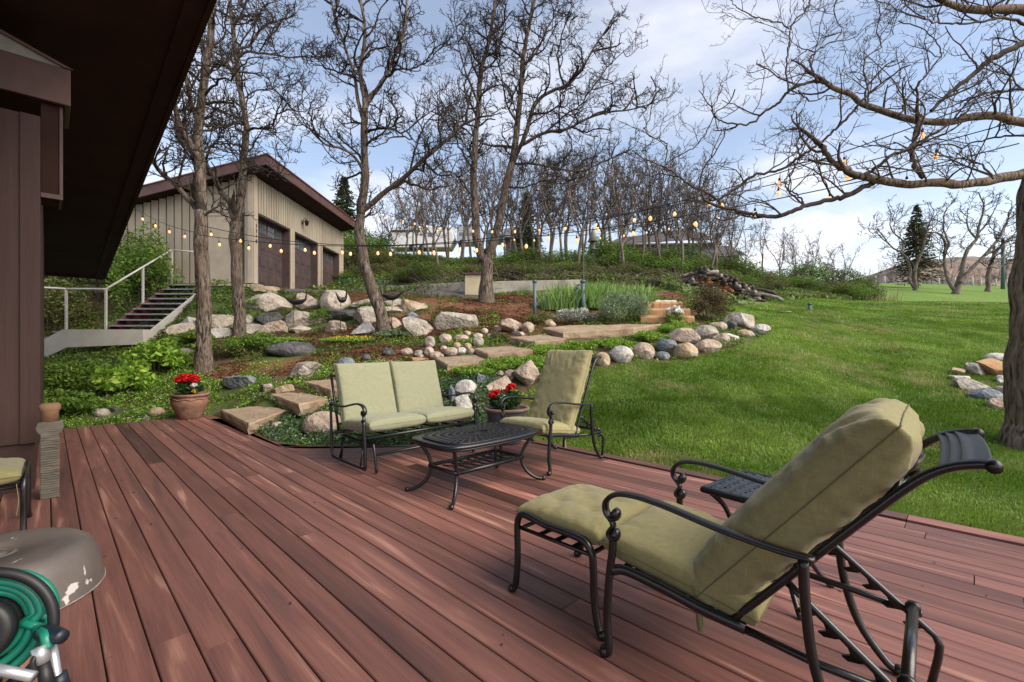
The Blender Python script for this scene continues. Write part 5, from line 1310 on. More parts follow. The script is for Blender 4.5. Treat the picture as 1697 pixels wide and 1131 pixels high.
# terraces
shrub("terrace_plant", "dark green cushion plant beside the broad cream boulder", at(427, 512), (.38, .3, .35), 1500, .05, 'mid', 20, "plant")
shrub("terrace_plant", "bright green plant spilling over the end of the large tan slab", at(532, 536), (.32, .3, .42), 1400, .055, 'mid', 21, "plant")
shrub("terrace_plant", "yellow flowered creeping plant under the blocky whitish boulder", at(590, 566), (1.0, .35, .09), 2600, .045, 'lime', 22, "plant", flowers=((.62, .46, .04), 90, .035))
shrub("terrace_plant", "green creeping plant below the pinkish tan boulder", at(480, 567), (.8, .35, .11), 2600, .05, 'lime', 23, "plant")
shrub("terrace_plant", "grey green tuft by the rusty stained boulder", at(650, 560), (.5, .3, .2), 1500, .05, 'grey', 24, "plant")
shrub("terrace_plant", "green tuft on the slope beside the low cream stone", at(618, 512), (.5, .25, .2), 1500, .05, 'mid', 25, "plant")
shrub("terrace_plant", "small dark moss mound at the edge of a tan slab", at(826, 566), (.26, .25, .22), 1800, .035, 'olive', 26, "plant")
# beside the steps
shrub("lavender", "round grey green lavender mound above the long sandstone slab", at(1030, 537), (.80, .6, .88), 8000, .06, 'grey', 30, "shrub", up=1.0, aspect=.3, stems=10, gaps=.1)
shrub("lavender", "second grey green mound behind the irises", at(1045, 505), (.9, .5, .5), 3500, .06, 'grey', 31, "shrub", up=1.0, aspect=.3)
shrub("silver_plant", "silvery white flowered plant beside the teal post", at(955, 537), (.62, .4, .42), 3200, .055, 'silver', 32, "plant", flowers=((.62, .62, .56), 90, .05))
shrub("terrace_plant", "low dark green mound between the teal post and the silvery plant", at(895, 537), (.42, .35, .30), 2000, .045, 'olive', 33, "plant")
shrub("barberry", "purplish brown barberry bush beside the orange steps", at(1177, 532), (.62, .5, .95), 4200, .05, 'red', 34, "shrub", stems=26)
for i, (px, py, rx, h, lab) in enumerate(((1118, 548, .52, .5, "yellow green plant in front of the orange steps"), (1075, 560, .45, .38, "yellow green plant behind the white and pink border boulder"), (1010, 572, .5, .36, "yellow green plant nearest the tan border boulder"), (955, 577, .5, .36, "yellow green plant before the long sandstone slab"), (900, 582, .5, .34, "yellow green plant beside the tan slab pair"), (840, 607, .6, .36, "yellow green plant above the geranium planter"), (885, 604, .4, .34, "yellow green plant next to the big pink granite block"), (780, 617, .45, .3, "yellow green plant behind the loveseat's far corner"), (1207, 511, .3, .34, "bright green plant between the barberry and the orange steps"))):
    shrub("spurge", lab, at(px, py + 6), (rx, rx * .6, h * .62), 2200, .055, 'lime', 40 + i, "plant", up=.9, aspect=.35)
shrub("candytuft", "white flower cluster at the foot of the orange steps", at(1117, 541), (.3, .25, .45), 900, .05, 'mid', 52, "plant", flowers=((.75, .74, .70), 110, .06))
shrub("terrace_plant", "low green plant on top of the orange steps", at(1077, 503), (.35, .3, .3), 1300, .06, 'mid', 53, "plant")
# irises
def iris(label, c, rx, ry, h, n, seed):
    rs = np.random.default_rng(seed); t = thing("iris_clump", label, "plant", tuple(c)); mb = MB(); V, F, Cc = [], [], []
    for i in range(n):
        a, q = rs.uniform(0, 6.283), math.sqrt(rs.random()); b = np.array([math.cos(a) * q * rx, math.sin(a) * q * ry, 0]); l = h * rs.uniform(.55, 1.15); w = rs.uniform(.014, .024)
        ln = rs.normal(0, .28, 2) + b[:2] * .3; s = norm([rs.normal(), rs.normal() * .4, 0]); k0 = len(V)
        for k, f in enumerate((0, .4, .75, 1)):
            p = b + np.array([ln[0] * l * f ** 1.6, ln[1] * l * f ** 1.6, l * f * (1 - .18 * f * abs(ln).sum())]); ww = w * (1, 1.1, .8, .08)[k]; V += [p - s * ww, p + s * ww]
        F += [(k0 + 2 * k, k0 + 2 * k + 1, k0 + 2 * k + 3, k0 + 2 * k + 2) for k in range(3)]
        col = np.array([(.20, .34, .085), (.27, .42, .11), (.17, .30, .08), (.33, .45, .17)][rs.integers(0, 4)]) * rs.uniform(.8, 1.2); Cc += [col] * 8
    mb.add(V, F, np.array(Cc)); obj("foliage", mb, MT['leaf'], t, world=False)
iris("sword leaved iris clump beside the white pitted boulder", at(937, 515), .7, .5, .72, 300, 1)
iris("sword leaved iris clump behind the teal spigot post", at(975, 512), .8, .5, .78, 330, 2)
iris("sword leaved iris clump reaching to the lavender's far side", at(1030, 507), .9, .5, .68, 330, 3)
# bank of bushes behind the low wall
bush_a = shrub("bank_bush", "green topped bush on the bank behind the low wall", (0, 0, 0), (1.7, 1.2, 1.9), 5200, .10, 'mid', 60, group="bushes on the bank behind the low wall", stems=30, gaps=.35)
bush_b = shrub("bank_bush", "twiggy olive bush on the bank behind the low wall", (0, 0, 0), (1.6, 1.1, 1.7), 4200, .09, 'olive', 61, group="twiggy bushes on the bank", stems=60, gaps=.6, bare=True)
bush_c = shrub("bank_bush", "dark leafy bush on the bank behind the low wall", (0, 0, 0), (1.5, 1.2, 2.0), 5200, .10, 'dark', 62, group="dark bushes on the bank", stems=30, gaps=.35)
bs = []
for i in range(46):
    px = 575 + (i % 23) * 30 + random.uniform(-10, 10); row = i // 23
    Y = (20.6 if row == 0 else 24.2) + random.uniform(-.6, 1.2)
    if px < 640: Y += 2.2
    bs.append((px, Y, random.uniform(.75, 1.15) * (.82 if row == 0 else 1.05)))
for px, Y, s in ((1285, 27, 1.0), (1310, 30, 1.2), (1345, 29, .95), (1375, 31, 1.25), (1405, 30, 1.1), (1428, 31.5, 1.0), (1260, 28, 1.1), (1330, 33, 1.4), (1392, 34, 1.4), (1440, 33, .7), (600, 26, 1.2), (620, 27, 1.2), (585, 25, 1.1)): bs.append((px, Y, s))
for k in range(9): bs.append((1005 + 31 * k, random.uniform(26, 29), 1.25))
bs = [b for b in bs if not (b[1] < 23.5 and b[0] > 1105)]
used = {}
for i, (px, Y, s) in enumerate(bs):
    p_ = (bush_b if (i < 23 and i % 2) else (bush_a, bush_c, bush_b)[i % 3])
    X = (px - CX) / FPX * Y
    o = p_ if p_ not in used else copy_tree(p_)
    used[p_] = 1
    o.location = (X, Y, float(zT(X, Y)) - .08); o.rotation_euler = (0, 0, random.uniform(0, 6.28)); o.scale = (s, s * .95, s * random.uniform(.55, .75) * (.85 if i < 46 else 1.25))
# tangled dead brush above the wall
t = thing("brush_pile", "tangle of dead grey branches lying along the top of low wall", "brush pile", (0.5, 19.2, 3.6)); mb = MB(); rs = np.random.default_rng(77)
for i in range(520):
    px = rs.uniform(690, 1160); Y = rs.uniform(18.5, 20.6); X = (px - CX) / FPX * Y; b = np.array([X, Y, float(zT(X, Y)) + rs.uniform(-.05, .35)])
    p = wander(b, (rs.normal(), rs.normal() * .5, rs.uniform(-.15, .45)), rs.uniform(.4, 1.3), 5, .25, 0, rs); tube(mb, p, np.linspace(.016, .006, 6), 3, cap=False)
obj("branch", mb, mat("dead_wood", (.06, .045, .035), (.14, .11, .09), 4, .9), t)
t = thing("grass_tuft", "pale dry tall grass tuft where the lawn meets the brush", "grass tuft", tuple(at(1447, 499, 24))); mb = MB(); V, F, Cc = [], [], []
for i in range(260):
    b = np.array([rs.normal(0, .9), rs.normal(0, .5), -.05]); l = rs.uniform(.5, 1.1); d = norm([rs.normal(0, .3), rs.normal(0, .3), 1]); s = norm([rs.normal(), rs.normal(), 0]) * .02; k0 = len(V)
    V += [b - s, b + s, b + d * l]; F.append((k0, k0 + 1, k0 + 2)); Cc += [np.array((.30, .28, .13)) * rs.uniform(.6, 1.2)] * 3
mb.add(V, F, np.array(Cc)); obj("foliage", mb, MT['grass'], t, world=False, smooth=False)

# ------------------------------------------------------------------ lawn grass, ground cover, bark
def grass_patch(n, y0, y1, hgt, wid, seed, name="grass"):
    rs = np.random.default_rng(seed)
    Y = np.exp(rs.uniform(math.log(y0), math.log(y1), n * 3)); a = rs.uniform(-.15, 1.22, n * 3); X = a * Y
    ok = is_lawn(X, Y) & ~in_deck(X, Y, .015); X, Y = X[ok][:n], Y[ok][:n]; n = len(X)
    Z = zT(X, Y); l = hgt * rs.uniform(.6, 1.3, n) * (Y / y0) ** .35; w = wid * (Y / y0) ** .8 * rs.uniform(.7, 1.3, n)
    pt = fbm2(X * 1.1, Y * 1.1, 3, 2.2); pf = fbm2(X * 4.0, Y * 4.0, 2, 6.); dry = fbm2(X * .8 + 40, Y * .8, 3, 1.)
    ang = rs.uniform(0, 6.283, n); ln = np.abs(rs.normal(.45, .30, n)); fl = fbm2(X * 1.7, Y * 1.7, 2, 12.) * 12
    dx_ = np.cos(ang) * .6 + np.cos(fl) * .7; dy_ = np.sin(ang) * .6 + np.sin(fl) * .7
    s = np.stack([-np.sin(ang + 1.), np.cos(ang + 1.), 0 * ang], -1)
    b = np.stack([X, Y, Z - .01], -1); m_ = b + np.stack([dx_ * ln * l * .35, dy_ * ln * l * .35, l * .6], -1); t = b + np.stack([dx_ * ln * l, dy_ * ln * l, l * (1.05 - .35 * ln)], -1)
    V = np.stack([b - s * w[:, None], b + s * w[:, None], m_ + s * w[:, None] * .8, m_ - s * w[:, None] * .8, t], 1).reshape(-1, 3)
    i = np.arange(n)[:, None] * 5
    g = np.clip((pt - .38) * 3.2, 0, 1)[:, None]; c = np.array((.100, .188, .021)) * (1 - g) + np.array((.20, .302, .05)) * g
    dm = np.clip((dry - .53) * 6, 0, 1)[:, None] * np.clip((pf - .35) * 3, 0, 1)[:, None] * .75; c = c * (1 - dm) + np.array((.30, .27, .12)) * dm
    c = c * rs.uniform(.78, 1.22, (n, 1)) * (.86 + .28 * pf[:, None]) * 1.08; straw = rs.random(n) < .05; c[straw] = np.array((.30, .26, .13)) * rs.uniform(.6, 1.1, (straw.sum(), 1))
    mb = MB(); cc = np.repeat(c, 5, 0); mb.add(V, i + np.array([[0, 1, 2, 3]]), cc)
    mb.F.append(i + np.array([[3, 2, 4]]))
    return mb
mbs = [grass_patch(130000, 1.9, 7.0, .042, .0026, 1), grass_patch(110000, 6.0, 14, .055, .005, 2), grass_patch(70000, 12, 28, .065, .011, 3)]
mb = mbs[0]
for q in mbs[1:]:
    mb.V += q.V; mb.C += q.C; mb.F += [f + mb.n for f in q.F]; mb.n += q.n
tag(obj("grass", mb, MT['grass'], smooth=False), kind="stuff")
# ground cover
def clear_of(X, Y, hgt):
    """False where a leaf would stand on or close in front of a rock or a slab"""
    ok = np.ones(len(X), bool)
    for (rx_, ry_, w_) in ROCKXY: ok &= ~((np.abs(X - rx_) < w_ * .46) & (Y < ry_ + .25 * w_) & (Y > ry_ - .10 - .9 * hgt))
    for c in SLABXY:
        q = (c - c.mean(0)) * 1.06 + c.mean(0); ins = np.ones(len(X), bool); s_ = 0
        for i in range(len(q)):
            a, b = q[i], q[(i + 1) % len(q)]; cr_ = (b[0] - a[0]) * (Y - a[1]) - (b[1] - a[1]) * (X - a[0]); s_ = s_ or (1 if ((b[0]-a[0])*(q.mean(0)[1]-a[1])-(b[1]-a[1])*(q.mean(0)[0]-a[0])) > 0 else -1); ins &= cr_ * s_ > 0
        ok &= ~ins
    gr = (Y > 14.5) & (X < -.8) & (X > -9) & (Y < 18.6)
    inm = np.zeros(len(X), bool)
    for (mx_, my_, ma_, mb_) in MUL: inm |= ((X - mx_) / ma_) ** 2 + ((Y - my_) / mb_) ** 2 < 1
    pile = (Y > 17.6) & (Y < 20.4) & (X / Y > .36) & (X / Y < .56)
    ok &= ~pile
    return ok & ~gr & ~(inm & (vnoise(np.stack([X * 40, Y * 40, 0 * X], -1)) < .62))
def cover(name, n, region, size, hgt, cols, seed, flower=None, thr=.45, fs=.03, freq=1.6):
    rs = np.random.default_rng(seed); X0, X1, Y0, Y1 = region
    X = rs.uniform(X0, X1, n * 4); Y = rs.uniform(Y0, Y1, n * 4)
    d = fbm2(X * freq, Y * freq, 3, seed * 1.7)
    ok = (d > thr) & ~is_lawn(X, Y) & ~in_deck(X, Y, .01) & (np.abs(X / Y) < 1.2) & clear_of(X, Y, hgt); X, Y, d = X[ok][:n], Y[ok][:n], d[ok][:n]
    hh = hgt * np.clip((d - thr) * 5, .15, 1) * rs.random(len(X)) ** .6
    p = np.stack([X, Y, zT(X, Y) + hh], -1); mb = MB(); V, F, C_ = leaves(p, size, cols, rs, .45, .55)
    C_ = C_ * np.repeat(.6 + .8 * fbm2(X * 3, Y * 3, 2, 5.), 4)[:, None]; mb.add(V, F, C_)
    if flower:
        col, fn = flower; k = rs.permutation(len(p))[:fn]; q = p[k].copy(); q[:, 2] = zT(q[:, 0], q[:, 1]) + hgt * np.clip((d[k] - thr) * 5, .2, 1) + .02
        for z in range(2):
            V, F, C_ = leaves(q + rs.normal(0, .008, q.shape), fs, [col], rs, .1, 1.0); mb.add(V, F, C_)
    tag(obj(name, mb, MT['leaf'], smooth=False), kind="stuff")
cover("ground_cover", 36000, (-9.5, -2.0, 5.6, 9.6), .042, .13, GREENS['mid'] + GREENS['lime'][:2], 1, ((.70, .70, .62), 800), .40, .017)
cover("ground_cover", 15000, (-5.2, -.2, 5.6, 7.9), .05, .12, [(.07, .14, .05), (.10, .18, .07), (.05, .10, .04), (.13, .19, .09)], 2, ((.45, .40, .42), 250), .36, .018)
cover("ground_cover", 26000, (-13, -1.5, 9.5, 15), .05, .11, GREENS['mid'] + GREENS['olive'] + GREENS['dark'] + [(.10, .06, .035)] * 3, 3, None, .45)
cover("ground_cover", 24000, (-3.0, 7.5, 6.3, 12.5), .05, .13, GREENS['mid'] + GREENS['lime'] + GREENS['dark'], 4, None, .46)
cover("ground_cover", 26000, (-9, 9, 12.5, 18), .06, .12, GREENS['olive'] + GREENS['mid'], 5, None, .52)
cover("ground_cover", 16000, (-20, -7, 9, 15), .08, .20, GREENS['mid'] + GREENS['dark'], 6, None, .40)
cover("meadow_grass", 30000, (6, 34, 17, 36), .20, .30, [(.13, .20, .05), (.18, .23, .08), (.10, .17, .04), (.22, .24, .11)], 7, None, .30, freq=.6)
cover("bank_undergrowth", 60000, (-9, 22, 18.7, 30), .12, .40, GREENS['mid'] + GREENS['olive'] + GREENS['dark'] + [(.12, .085, .05)] * 1, 8, None, .33, freq=.8)
# bark mulch chips
rs = np.random.default_rng(9); mb = MB(); VV = []
for (cx_, cy_, rx_, ry_), n in zip(MUL, (15000, 7000, 8000, 6000, 4000, 3000, 5000, 4500, 4000)):
    q = np.sqrt(rs.random(n)) * 1.15; a = rs.uniform(0, 6.283, n); X = cx_ + np.cos(a) * q * rx_; Y = cy_ + np.sin(a) * q * ry_
    ok = (fbm2(X * .8, Y * .8, 4) < .60) & ~is_lawn(X, Y); VV.append(np.stack([X, Y, zT(X, Y) + .012 + rs.random(n) * .015], -1)[ok])
VV = np.concatenate(VV); V, F, C_ = leaves(VV, .075, [(.13, .055, .03), (.20, .095, .05), (.09, .045, .028), (.26, .14, .085), (.07, .04, .03)], rs, 0., .3)
q = V.reshape(-1, 4, 3); q[..., 2] = (q[..., 2] - q[..., 2].mean(1, keepdims=True)) * .35 + q[..., 2].mean(1, keepdims=True); mb.add(q.reshape(-1, 3), F, C_)
tag(obj("bark_mulch", mb, mat("bark_chips", (1, 1, 1), None, rough=.95, attr=True, spec=.1), smooth=False), kind="stuff")
# firewood heap: every log a thing
base = at(1200, 497, 12); rs = np.random.default_rng(12)
LM = [mat("log_dark", (.028, .022, .02), (.075, .06, .05), 8, .95, .6, 30), mat("log_grey", (.16, .14, .12), (.30, .27, .24), 8, .95, .6, 30, (1, 1, 1)), mat("log_orange", (.26, .105, .04), (.36, .17, .08), 6, .9, .4, 30)]
protoL = []
for k in range(4):
    mb = MB(); p = wander((-.36, 0, 0), (1, 0, 0), .72 if k < 3 else 1.6, 6, .12 if k < 3 else .2, 0, rs); tube(mb, p, rs.uniform(.055, .085) * (1 + rs.normal(0, .10, 7)), 8); protoL.append(mb.mesh("log"))
nlog = 0
for i in range(260):
    u = rs.uniform(0, 1); Y = 20.0 + rs.uniform(-.3, .9); X = (np.interp(u, [0, 1], [1140, 1258]) - CX) / FPX * Y
    hmax = np.interp(u, [0, .1, .25, .55, .75, 1], [.36, .72, .86, .80, .55, .08]); z = float(zT(X, Y)) + rs.uniform(.02, max(.05, hmax)) 
    kind = 2 if (.15 < u < .62 and z - float(zT(X, Y)) < .5 and rs.random() < .75) else (1 if rs.random() < .22 else 0)
    o = bpy.data.objects.new("firewood_log", protoL[i % 3 if i % 45 else 3]); COL.objects.link(o)
    o.location = (X, Y, z); o.rotation_euler = (rs.uniform(-.2, .2), rs.uniform(-.3, .3) + (.25 if u > .7 else 0), rs.choice([rs.uniform(-.5, .5), rs.uniform(1.2, 1.9)]))
    if not o.data.materials: o.data.materials.append(LM[0])
    o.material_slots[0].link = 'OBJECT'; o.material_slots[0].material = LM[kind]
    tag(o, ("dark weathered log in the firewood heap", "silvery grey log in the firewood heap", "orange split log in the core of the firewood heap")[kind], "log", ("dark logs of the firewood heap", "grey logs of the firewood heap", "orange logs of the firewood heap")[kind])
# ------------------------------------------------------------------ patio furniture
def fabric(name, c1, c2):
    m, nt, b = new_mat(name); N, L = nt.nodes, nt.links
    b.inputs["Roughness"].default_value = .85; b.inputs["Specular IOR Level"].default_value = .2
    b.inputs["Sheen Weight"].default_value = .15
    t = N.new("ShaderNodeTexCoord"); col = None; hs = []
    for st in ((420, 60, 60), (60, 420, 60), (60, 60, 420)):
        mp_ = N.new("ShaderNodeMapping"); mp_.inputs["Scale"].default_value = st; L.new(t.outputs["Object"], mp_.inputs[0])
        nz_ = N.new("ShaderNodeTexNoise"); nz_.inputs["Scale"].default_value = .45; nz_.inputs["Detail"].default_value = 2; L.new(mp_.outputs[0], nz_.inputs["Vector"]); hs.append(nz_.outputs["Fac"])
    a = N.new("ShaderNodeMath"); L.new(hs[0], a.inputs[0]); L.new(hs[1], a.inputs[1]); a2 = N.new("ShaderNodeMath"); L.new(a.outputs[0], a2.inputs[0]); L.new(hs[2], a2.inputs[1])
    r = N.new("ShaderNodeMapRange"); r.inputs[1].default_value = 1.1; r.inputs[2].default_value = 1.9; L.new(a2.outputs[0], r.inputs[0])
    mx = N.new("ShaderNodeMix"); mx.data_type = 'RGBA'; L.new(r.outputs[0], mx.inputs["Factor"]); mx.inputs["A"].default_value = (*c1, 1); mx.inputs["B"].default_value = (*c2, 1)
    L.new(mx.outputs["Result"], b.inputs["Base Color"])
    nw = N.new("ShaderNodeTexNoise"); nw.inputs["Scale"].default_value = 7; nw.inputs["Detail"].default_value = 3; nw.inputs["Distortion"].default_value = .8; L.new(t.outputs["Object"], nw.inputs["Vector"])
    b1 = N.new("ShaderNodeBump"); b1.inputs["Strength"].default_value = .38; b1.inputs["Distance"].default_value = .02; L.new(nw.outputs["Fac"], b1.inputs["Height"])
    b2 = N.new("ShaderNodeBump"); b2.inputs["Strength"].default_value = .25; b2.inputs["Distance"].default_value = .001; L.new(a2.outputs[0], b2.inputs["Height"]); L.new(b1.outputs[0], b2.inputs["Normal"]); L.new(b2.outputs[0], b.inputs["Normal"])
    return m
MT['olive'] = fabric("olive_fabric", (.188, .166, .072), (.236, .212, .099))
MT['sage'] = fabric("sage_fabric", (.215, .220, .138), (.262, .268, .174))
MT['seam'] = mat("seam", (.125, .11, .052), None, rough=.9)
def cushion(parent, name, o, ax, w, d, t, m, seed=0, q=4.2, p=9, tufts=(), wr=.007, puff=.0, piping=True, n=44, crown=0.0):
    """a stuffed box cushion: o = centre, ax = (across, along, up) axes"""
    ax = np.asarray(ax, float); s = np.linspace(-1, 1, n); g = np.sin(s * math.pi / 2) * .45 + s * .55; g = np.sign(g) * np.abs(g) ** .8
    U, V_ = np.meshgrid(g, g, indexing='ij')
    base = (np.clip(1 - np.abs(U) ** p, 0, 1) * np.clip(1 - np.abs(V_) ** p, 0, 1)) ** (1 / q)
    dome = 1 - .22 * (U ** 2 + V_ ** 2) * .5
    x = U * w / 2 * (1 - .025 * (1 - V_ ** 2)); y = V_ * d / 2 * (1 - .02 * (1 - U ** 2))
    Vs = []
    for sgn in (1, -1):
        h = sgn * t / 2 * base * (dome + puff * (1 - U ** 2) * (1 - V_ ** 2))
        if sgn > 0:
            for tx, ty in tufts: h = h - .015 * np.exp(-(((U - tx) * w / 2) ** 2 + ((V_ - ty) * d / 2) ** 2) / .0022) - .006 * np.exp(-np.abs((U - tx) * w / 2) / .02) * np.exp(-((V_ - ty) * d / 2) ** 2 / .01)
        e = np.clip(np.maximum(np.abs(U), np.abs(V_)) * 1.25 - .15, 0, 1)
        pts = np.stack([x, y, h], -1); pts[..., 2] += crown * (1 - V_ ** 2) * .0
        ns = fbm(np.stack([x * (9 + 14 * (np.abs(V_) > np.abs(U))), y * (9 + 14 * (np.abs(U) >= np.abs(V_))), h * 4 + seed * 3.7], -1), 3) - .5
        pts[..., 2] += sgn * wr * ns * 2 * e * base; k = 1 + .012 * ns * e; pts[..., 0] *= k; pts[..., 1] *= k
        Vs.append(pts.reshape(-1, 3))
    Wv = np.concatenate(Vs); Wv = np.asarray(o, float) + Wv @ ax
    i = np.arange(n - 1)[:, None] * n; j = np.arange(n - 1)[None]
    F = np.stack([i + j, i + n + j, i + n + j + 1, i + j + 1], -1).reshape(-1, 4)
    mb = MB(); mb.add(Wv, np.concatenate([F, F[:, ::-1] + n * n]))
    c = obj(name, mb, m, parent, world=False)
    bm = bmesh.new(); bm.from_mesh(c.data); bmesh.ops.remove_doubles(bm, verts=bm.verts, dist=.0004); bm.to_mesh(c.data); bm.free()
    if piping:
        r = Vs[0].reshape(n, n, 3); loop = np.concatenate([r[:-1, 0], r[-1, :-1], r[:0:-1, -1], r[0, :0:-1]]); loop = np.concatenate([loop, loop[:2]])
        loop = np.asarray(o, float) + (loop * [1.004, 1.004, 0]) @ ax
        mb = MB(); tube(mb, loop, .0024, 5, cap=False); obj("piping", mb, MT['seam'] if m is MT['olive'] else m, c, world=False)
    return c
def strap(parent, a, l, sway=(0, .02)):
    mb = MB(); a = np.asarray(a, float); tube(mb, smooth_path([a, a + [sway[0] * .5, sway[1], -l * .5], a + [sway[0], sway[1] * .6, -l]]), .013, 4, flat=.15); obj("tie_strap", mb, MT['olive'], parent, world=False)
def rz_of(f): return math.atan2(f[1], f[0]) - math.pi / 2

def recliner(label, loc, f, th, cush, iron, seatm=None, blen=.89, bth=.23):
    t = thing("patio_chair", label, "chair", loc, rz_of(f), "reclining patio chairs")
    k = np.array([0, -math.cos(R(th)), math.sin(R(th))]); nn = np.array([0, math.sin(R(th)), math.cos(R(th))]); Hh = np.array([0, -.12, .315])
    X1 = np.array([1., 0, 0])
    for s in (-1, 1):
        mb = MB(); tube(mb, smooth_path([(s * .335, .345, .012), (s * .335, .335, .04), (s * .33, .345, .16), (s * .33, .335, .32), (s * .33, .32, .44), (s * .33, .318, .50)]), .0165, 8, nrm=X1)
        lathe(mb, [(0, 0), (.020, .004), (.024, .02), (.018, .038), (0, .042)], (s * .335, .352, 0), 10)
        obj("front_leg", mb, iron, t, world=False)
        mb = MB(); tube(mb, smooth_path([(s * .33, -.335, .605), (s * .33, -.342, .46), (s * .328, -.362, .30), (s * .324, -.41, .15), (s * .32, -.49, .04), (s * .32, -.53, .014)]), .0155, 8, nrm=X1)
        lathe(mb, [(0, 0), (.018, .004), (.022, .018), (.016, .034), (0, .038)], (s * .32, -.535, 0), 10)
        obj("rear_leg", mb, iron, t, world=False)
        mb = MB()
        tube(mb, smooth_path([(s * .33, -.365, .612), (s * .33, -.25, .614), (s * .33, -.08, .632), (s * .33, .10, .662), (s * .33, .22, .672), (s * .33, .30, .662), (s * .33, .345, .63), (s * .33, .352, .59), (s * .33, .33, .562), (s * .33, .303, .566), (s * .33, .297, .588), (s * .33, .312, .598)], 5), .0105, 8, flat=2.1, nrm=X1)
        tube(mb, smooth_path([(s * .33, .338, .565), (s * .33, .322, .548), (s * .33, .318, .53), (s * .33, .335, .505), (s * .33, .335, .49), (s * .33, .318, .482), (s * .33, .300, .49), (s * .33, .298, .51), (s * .33, .31, .518)], 5), .0105, 8, flat=1.7, nrm=X1)
        for q in ((.308, .585), (.308, .502)): tube(mb, [(s * .33 - .024, q[0], q[1]), (s * .33 + .024, q[0], q[1])], .012, 10)
        obj("armrest", mb, iron, t, world=False)
        mb = MB()
        tube(mb, smooth_path([(s * .33, .325, .352), (s * .312, .27, .362), (s * .308, .12, .345), (s * .30, -.02, .318), (s * .288, -.16, .300)]), [.016] * 6 + [.022] * 8 + [.026] * 7 + [.02] * 4, 8, nrm=X1, flat=.7) if False else tube(mb, smooth_path([(s * .33, .325, .352), (s * .312, .27, .362), (s * .308, .12, .345), (s * .30, -.02, .318), (s * .288, -.16, .300)]), .021, 8, nrm=X1, flat=.75)
        tube(mb, [(s * .288, -.13, .302), (s * .30, -.36, .285), (s * .28, -.60, .275)], .013, 8)
        obj("side_rail", mb, iron, t, world=False)
        st_ = (.50 - Hh[2]) / k[2]; a = Hh + k * st_ + [s * .272, 0, 0] - nn * .01; b = np.array([s * .272, -.635, .215]); c = np.array([s * .272, -.62, .012])
        mb = MB(); tube(mb, np.concatenate([smooth_path([a, b], 6), [b + (0, -.012, -.03), b + (0, -.008, -.075)], [c]]), .0125, 8)
        r_ = norm(b - a); q_ = np.cross([1., 0, 0], r_); q_ = q_ if q_[2] < 0 else -q_; L_ = np.linalg.norm(b - a)
        if q_[1] < 0: q_ = -q_
        for z in range(5):
            p0 = a + r_ * L_ * (.18 + .17 * z) + q_ * .006
            prism(mb, [p0 - r_ * .03 + [-.006, 0, 0], p0 + q_ * .016 - r_ * .004 + [-.006, 0, 0], p0 + q_ * .038 - r_ * .016 + [-.006, 0, 0], p0 + q_ * .036 + r_ * .002 + [-.006, 0, 0], p0 + q_ * .014 + r_ * .022 + [-.006, 0, 0], p0 + r_ * .03 + [-.006, 0, 0]], (.012, 0, 0))
        obj("toothed_rail", mb, iron, t, world=False)
        # side of the back frame
        mb = MB(); pts = [Hh + k * ss + nn * oo + [s * .285, 0, 0] for ss, oo in ((-.02, 0), (.3, .0), (.58, 0), (.74, -.004), (.82, -.022), (.872, -.055), (.888, -.075))]
        tube(mb, smooth_path(pts, 5), .0130, 8, nrm=X1); tube(mb, [pts[-1] - [.016, 0, 0], pts[-1] + [.016, 0, 0]], .017, 10)
        obj("back_rail", mb, iron, t, world=False)
    mb = MB()
    for y, z in ((.29, .355), (-.13, .305)): tube(mb, [(-.30, y, z), (.30, y, z)], .014, 8)
    for y in (-.05, .05, .15, .24): beam(mb, (-.29, y, .338 + .1 * (y - .05)), (.29, y, .338 + .1 * (y - .05)), .035, .006)
    obj("seat_frame", mb, iron, t, world=False)
    mb = MB(); tube(mb, [(-.272, -.575, .30), (.272, -.575, .30)], .0175, 10); tube(mb, [(-.262, -.575, .30), (-.245, -.575, .30)], .024, 10); tube(mb, [(.245, -.575, .30), (.262, -.575, .30)], .024, 10); obj("cross_tube", mb, iron, t, world=False)
    mb = MB()
    for ss in (.06, .28, .49, .68): tube(mb, [Hh + k * ss + [-.28, 0, 0], Hh + k * ss + [.28, 0, 0]], .010, 6)
    for s in (-1, 1):
        for xx in (.07, .18): tube(mb, smooth_path([Hh + k * ss + nn * oo + [s * xx * w_, 0, 0] for ss, oo, w_ in ((.06, 0, 1), (.2, -.008, 1.3), (.40, -.008, .75), (.55, -.008, 1.2), (.68, 0, 1))]), .008, 6)
        a_ = np.linspace(0, 2 * np.pi, 25); tube(mb, [Hh + k * (.70 + .045 * math.sin(q)) - nn * .012 + [s * .14 + .085 * math.cos(q), 0, 0] for q in a_], .008, 6, cap=False)
    obj("back_lattice", mb, iron, t, world=False)
    mb = MB(); nx, ns = 30, 25; G_ = []
    for ix in range(nx):
        xx = -.275 + .55 * ix / (nx - 1)
        for q in range(ns):
            f_ = q / (ns - 1); ss = .80 + .087 * f_ + .012 * (1 - (xx / .28) ** 2); oo = -.016 - .058 * f_ ** 1.5 + .012 * abs(math.sin(f_ * 13)) * (f_ < .72)
            G_.append(Hh + k * ss + nn * oo + [xx, 0, 0])
    i = np.arange(nx - 1)[:, None] * ns; j = np.arange(ns - 1)[None]; mb.add(G_, np.stack([i + j, i + j + 1, i + ns + j + 1, i + ns + j], -1).reshape(-1, 4)); obj("headrest", mb, MT['iron_matte'], t, world=False, solid=.010)
    sm = seatm or cush
    ct = cushion(t, "back_cushion", Hh + k * (blen / 2 - .055) + nn * (bth / 2), (X1, k, nn), .585, blen, bth, cush, seed=th, q=4.0, p=7, wr=.026, puff=.05, n=56)
    sa = norm(np.array([0, 1, .16])); sn = np.cross(X1, sa)
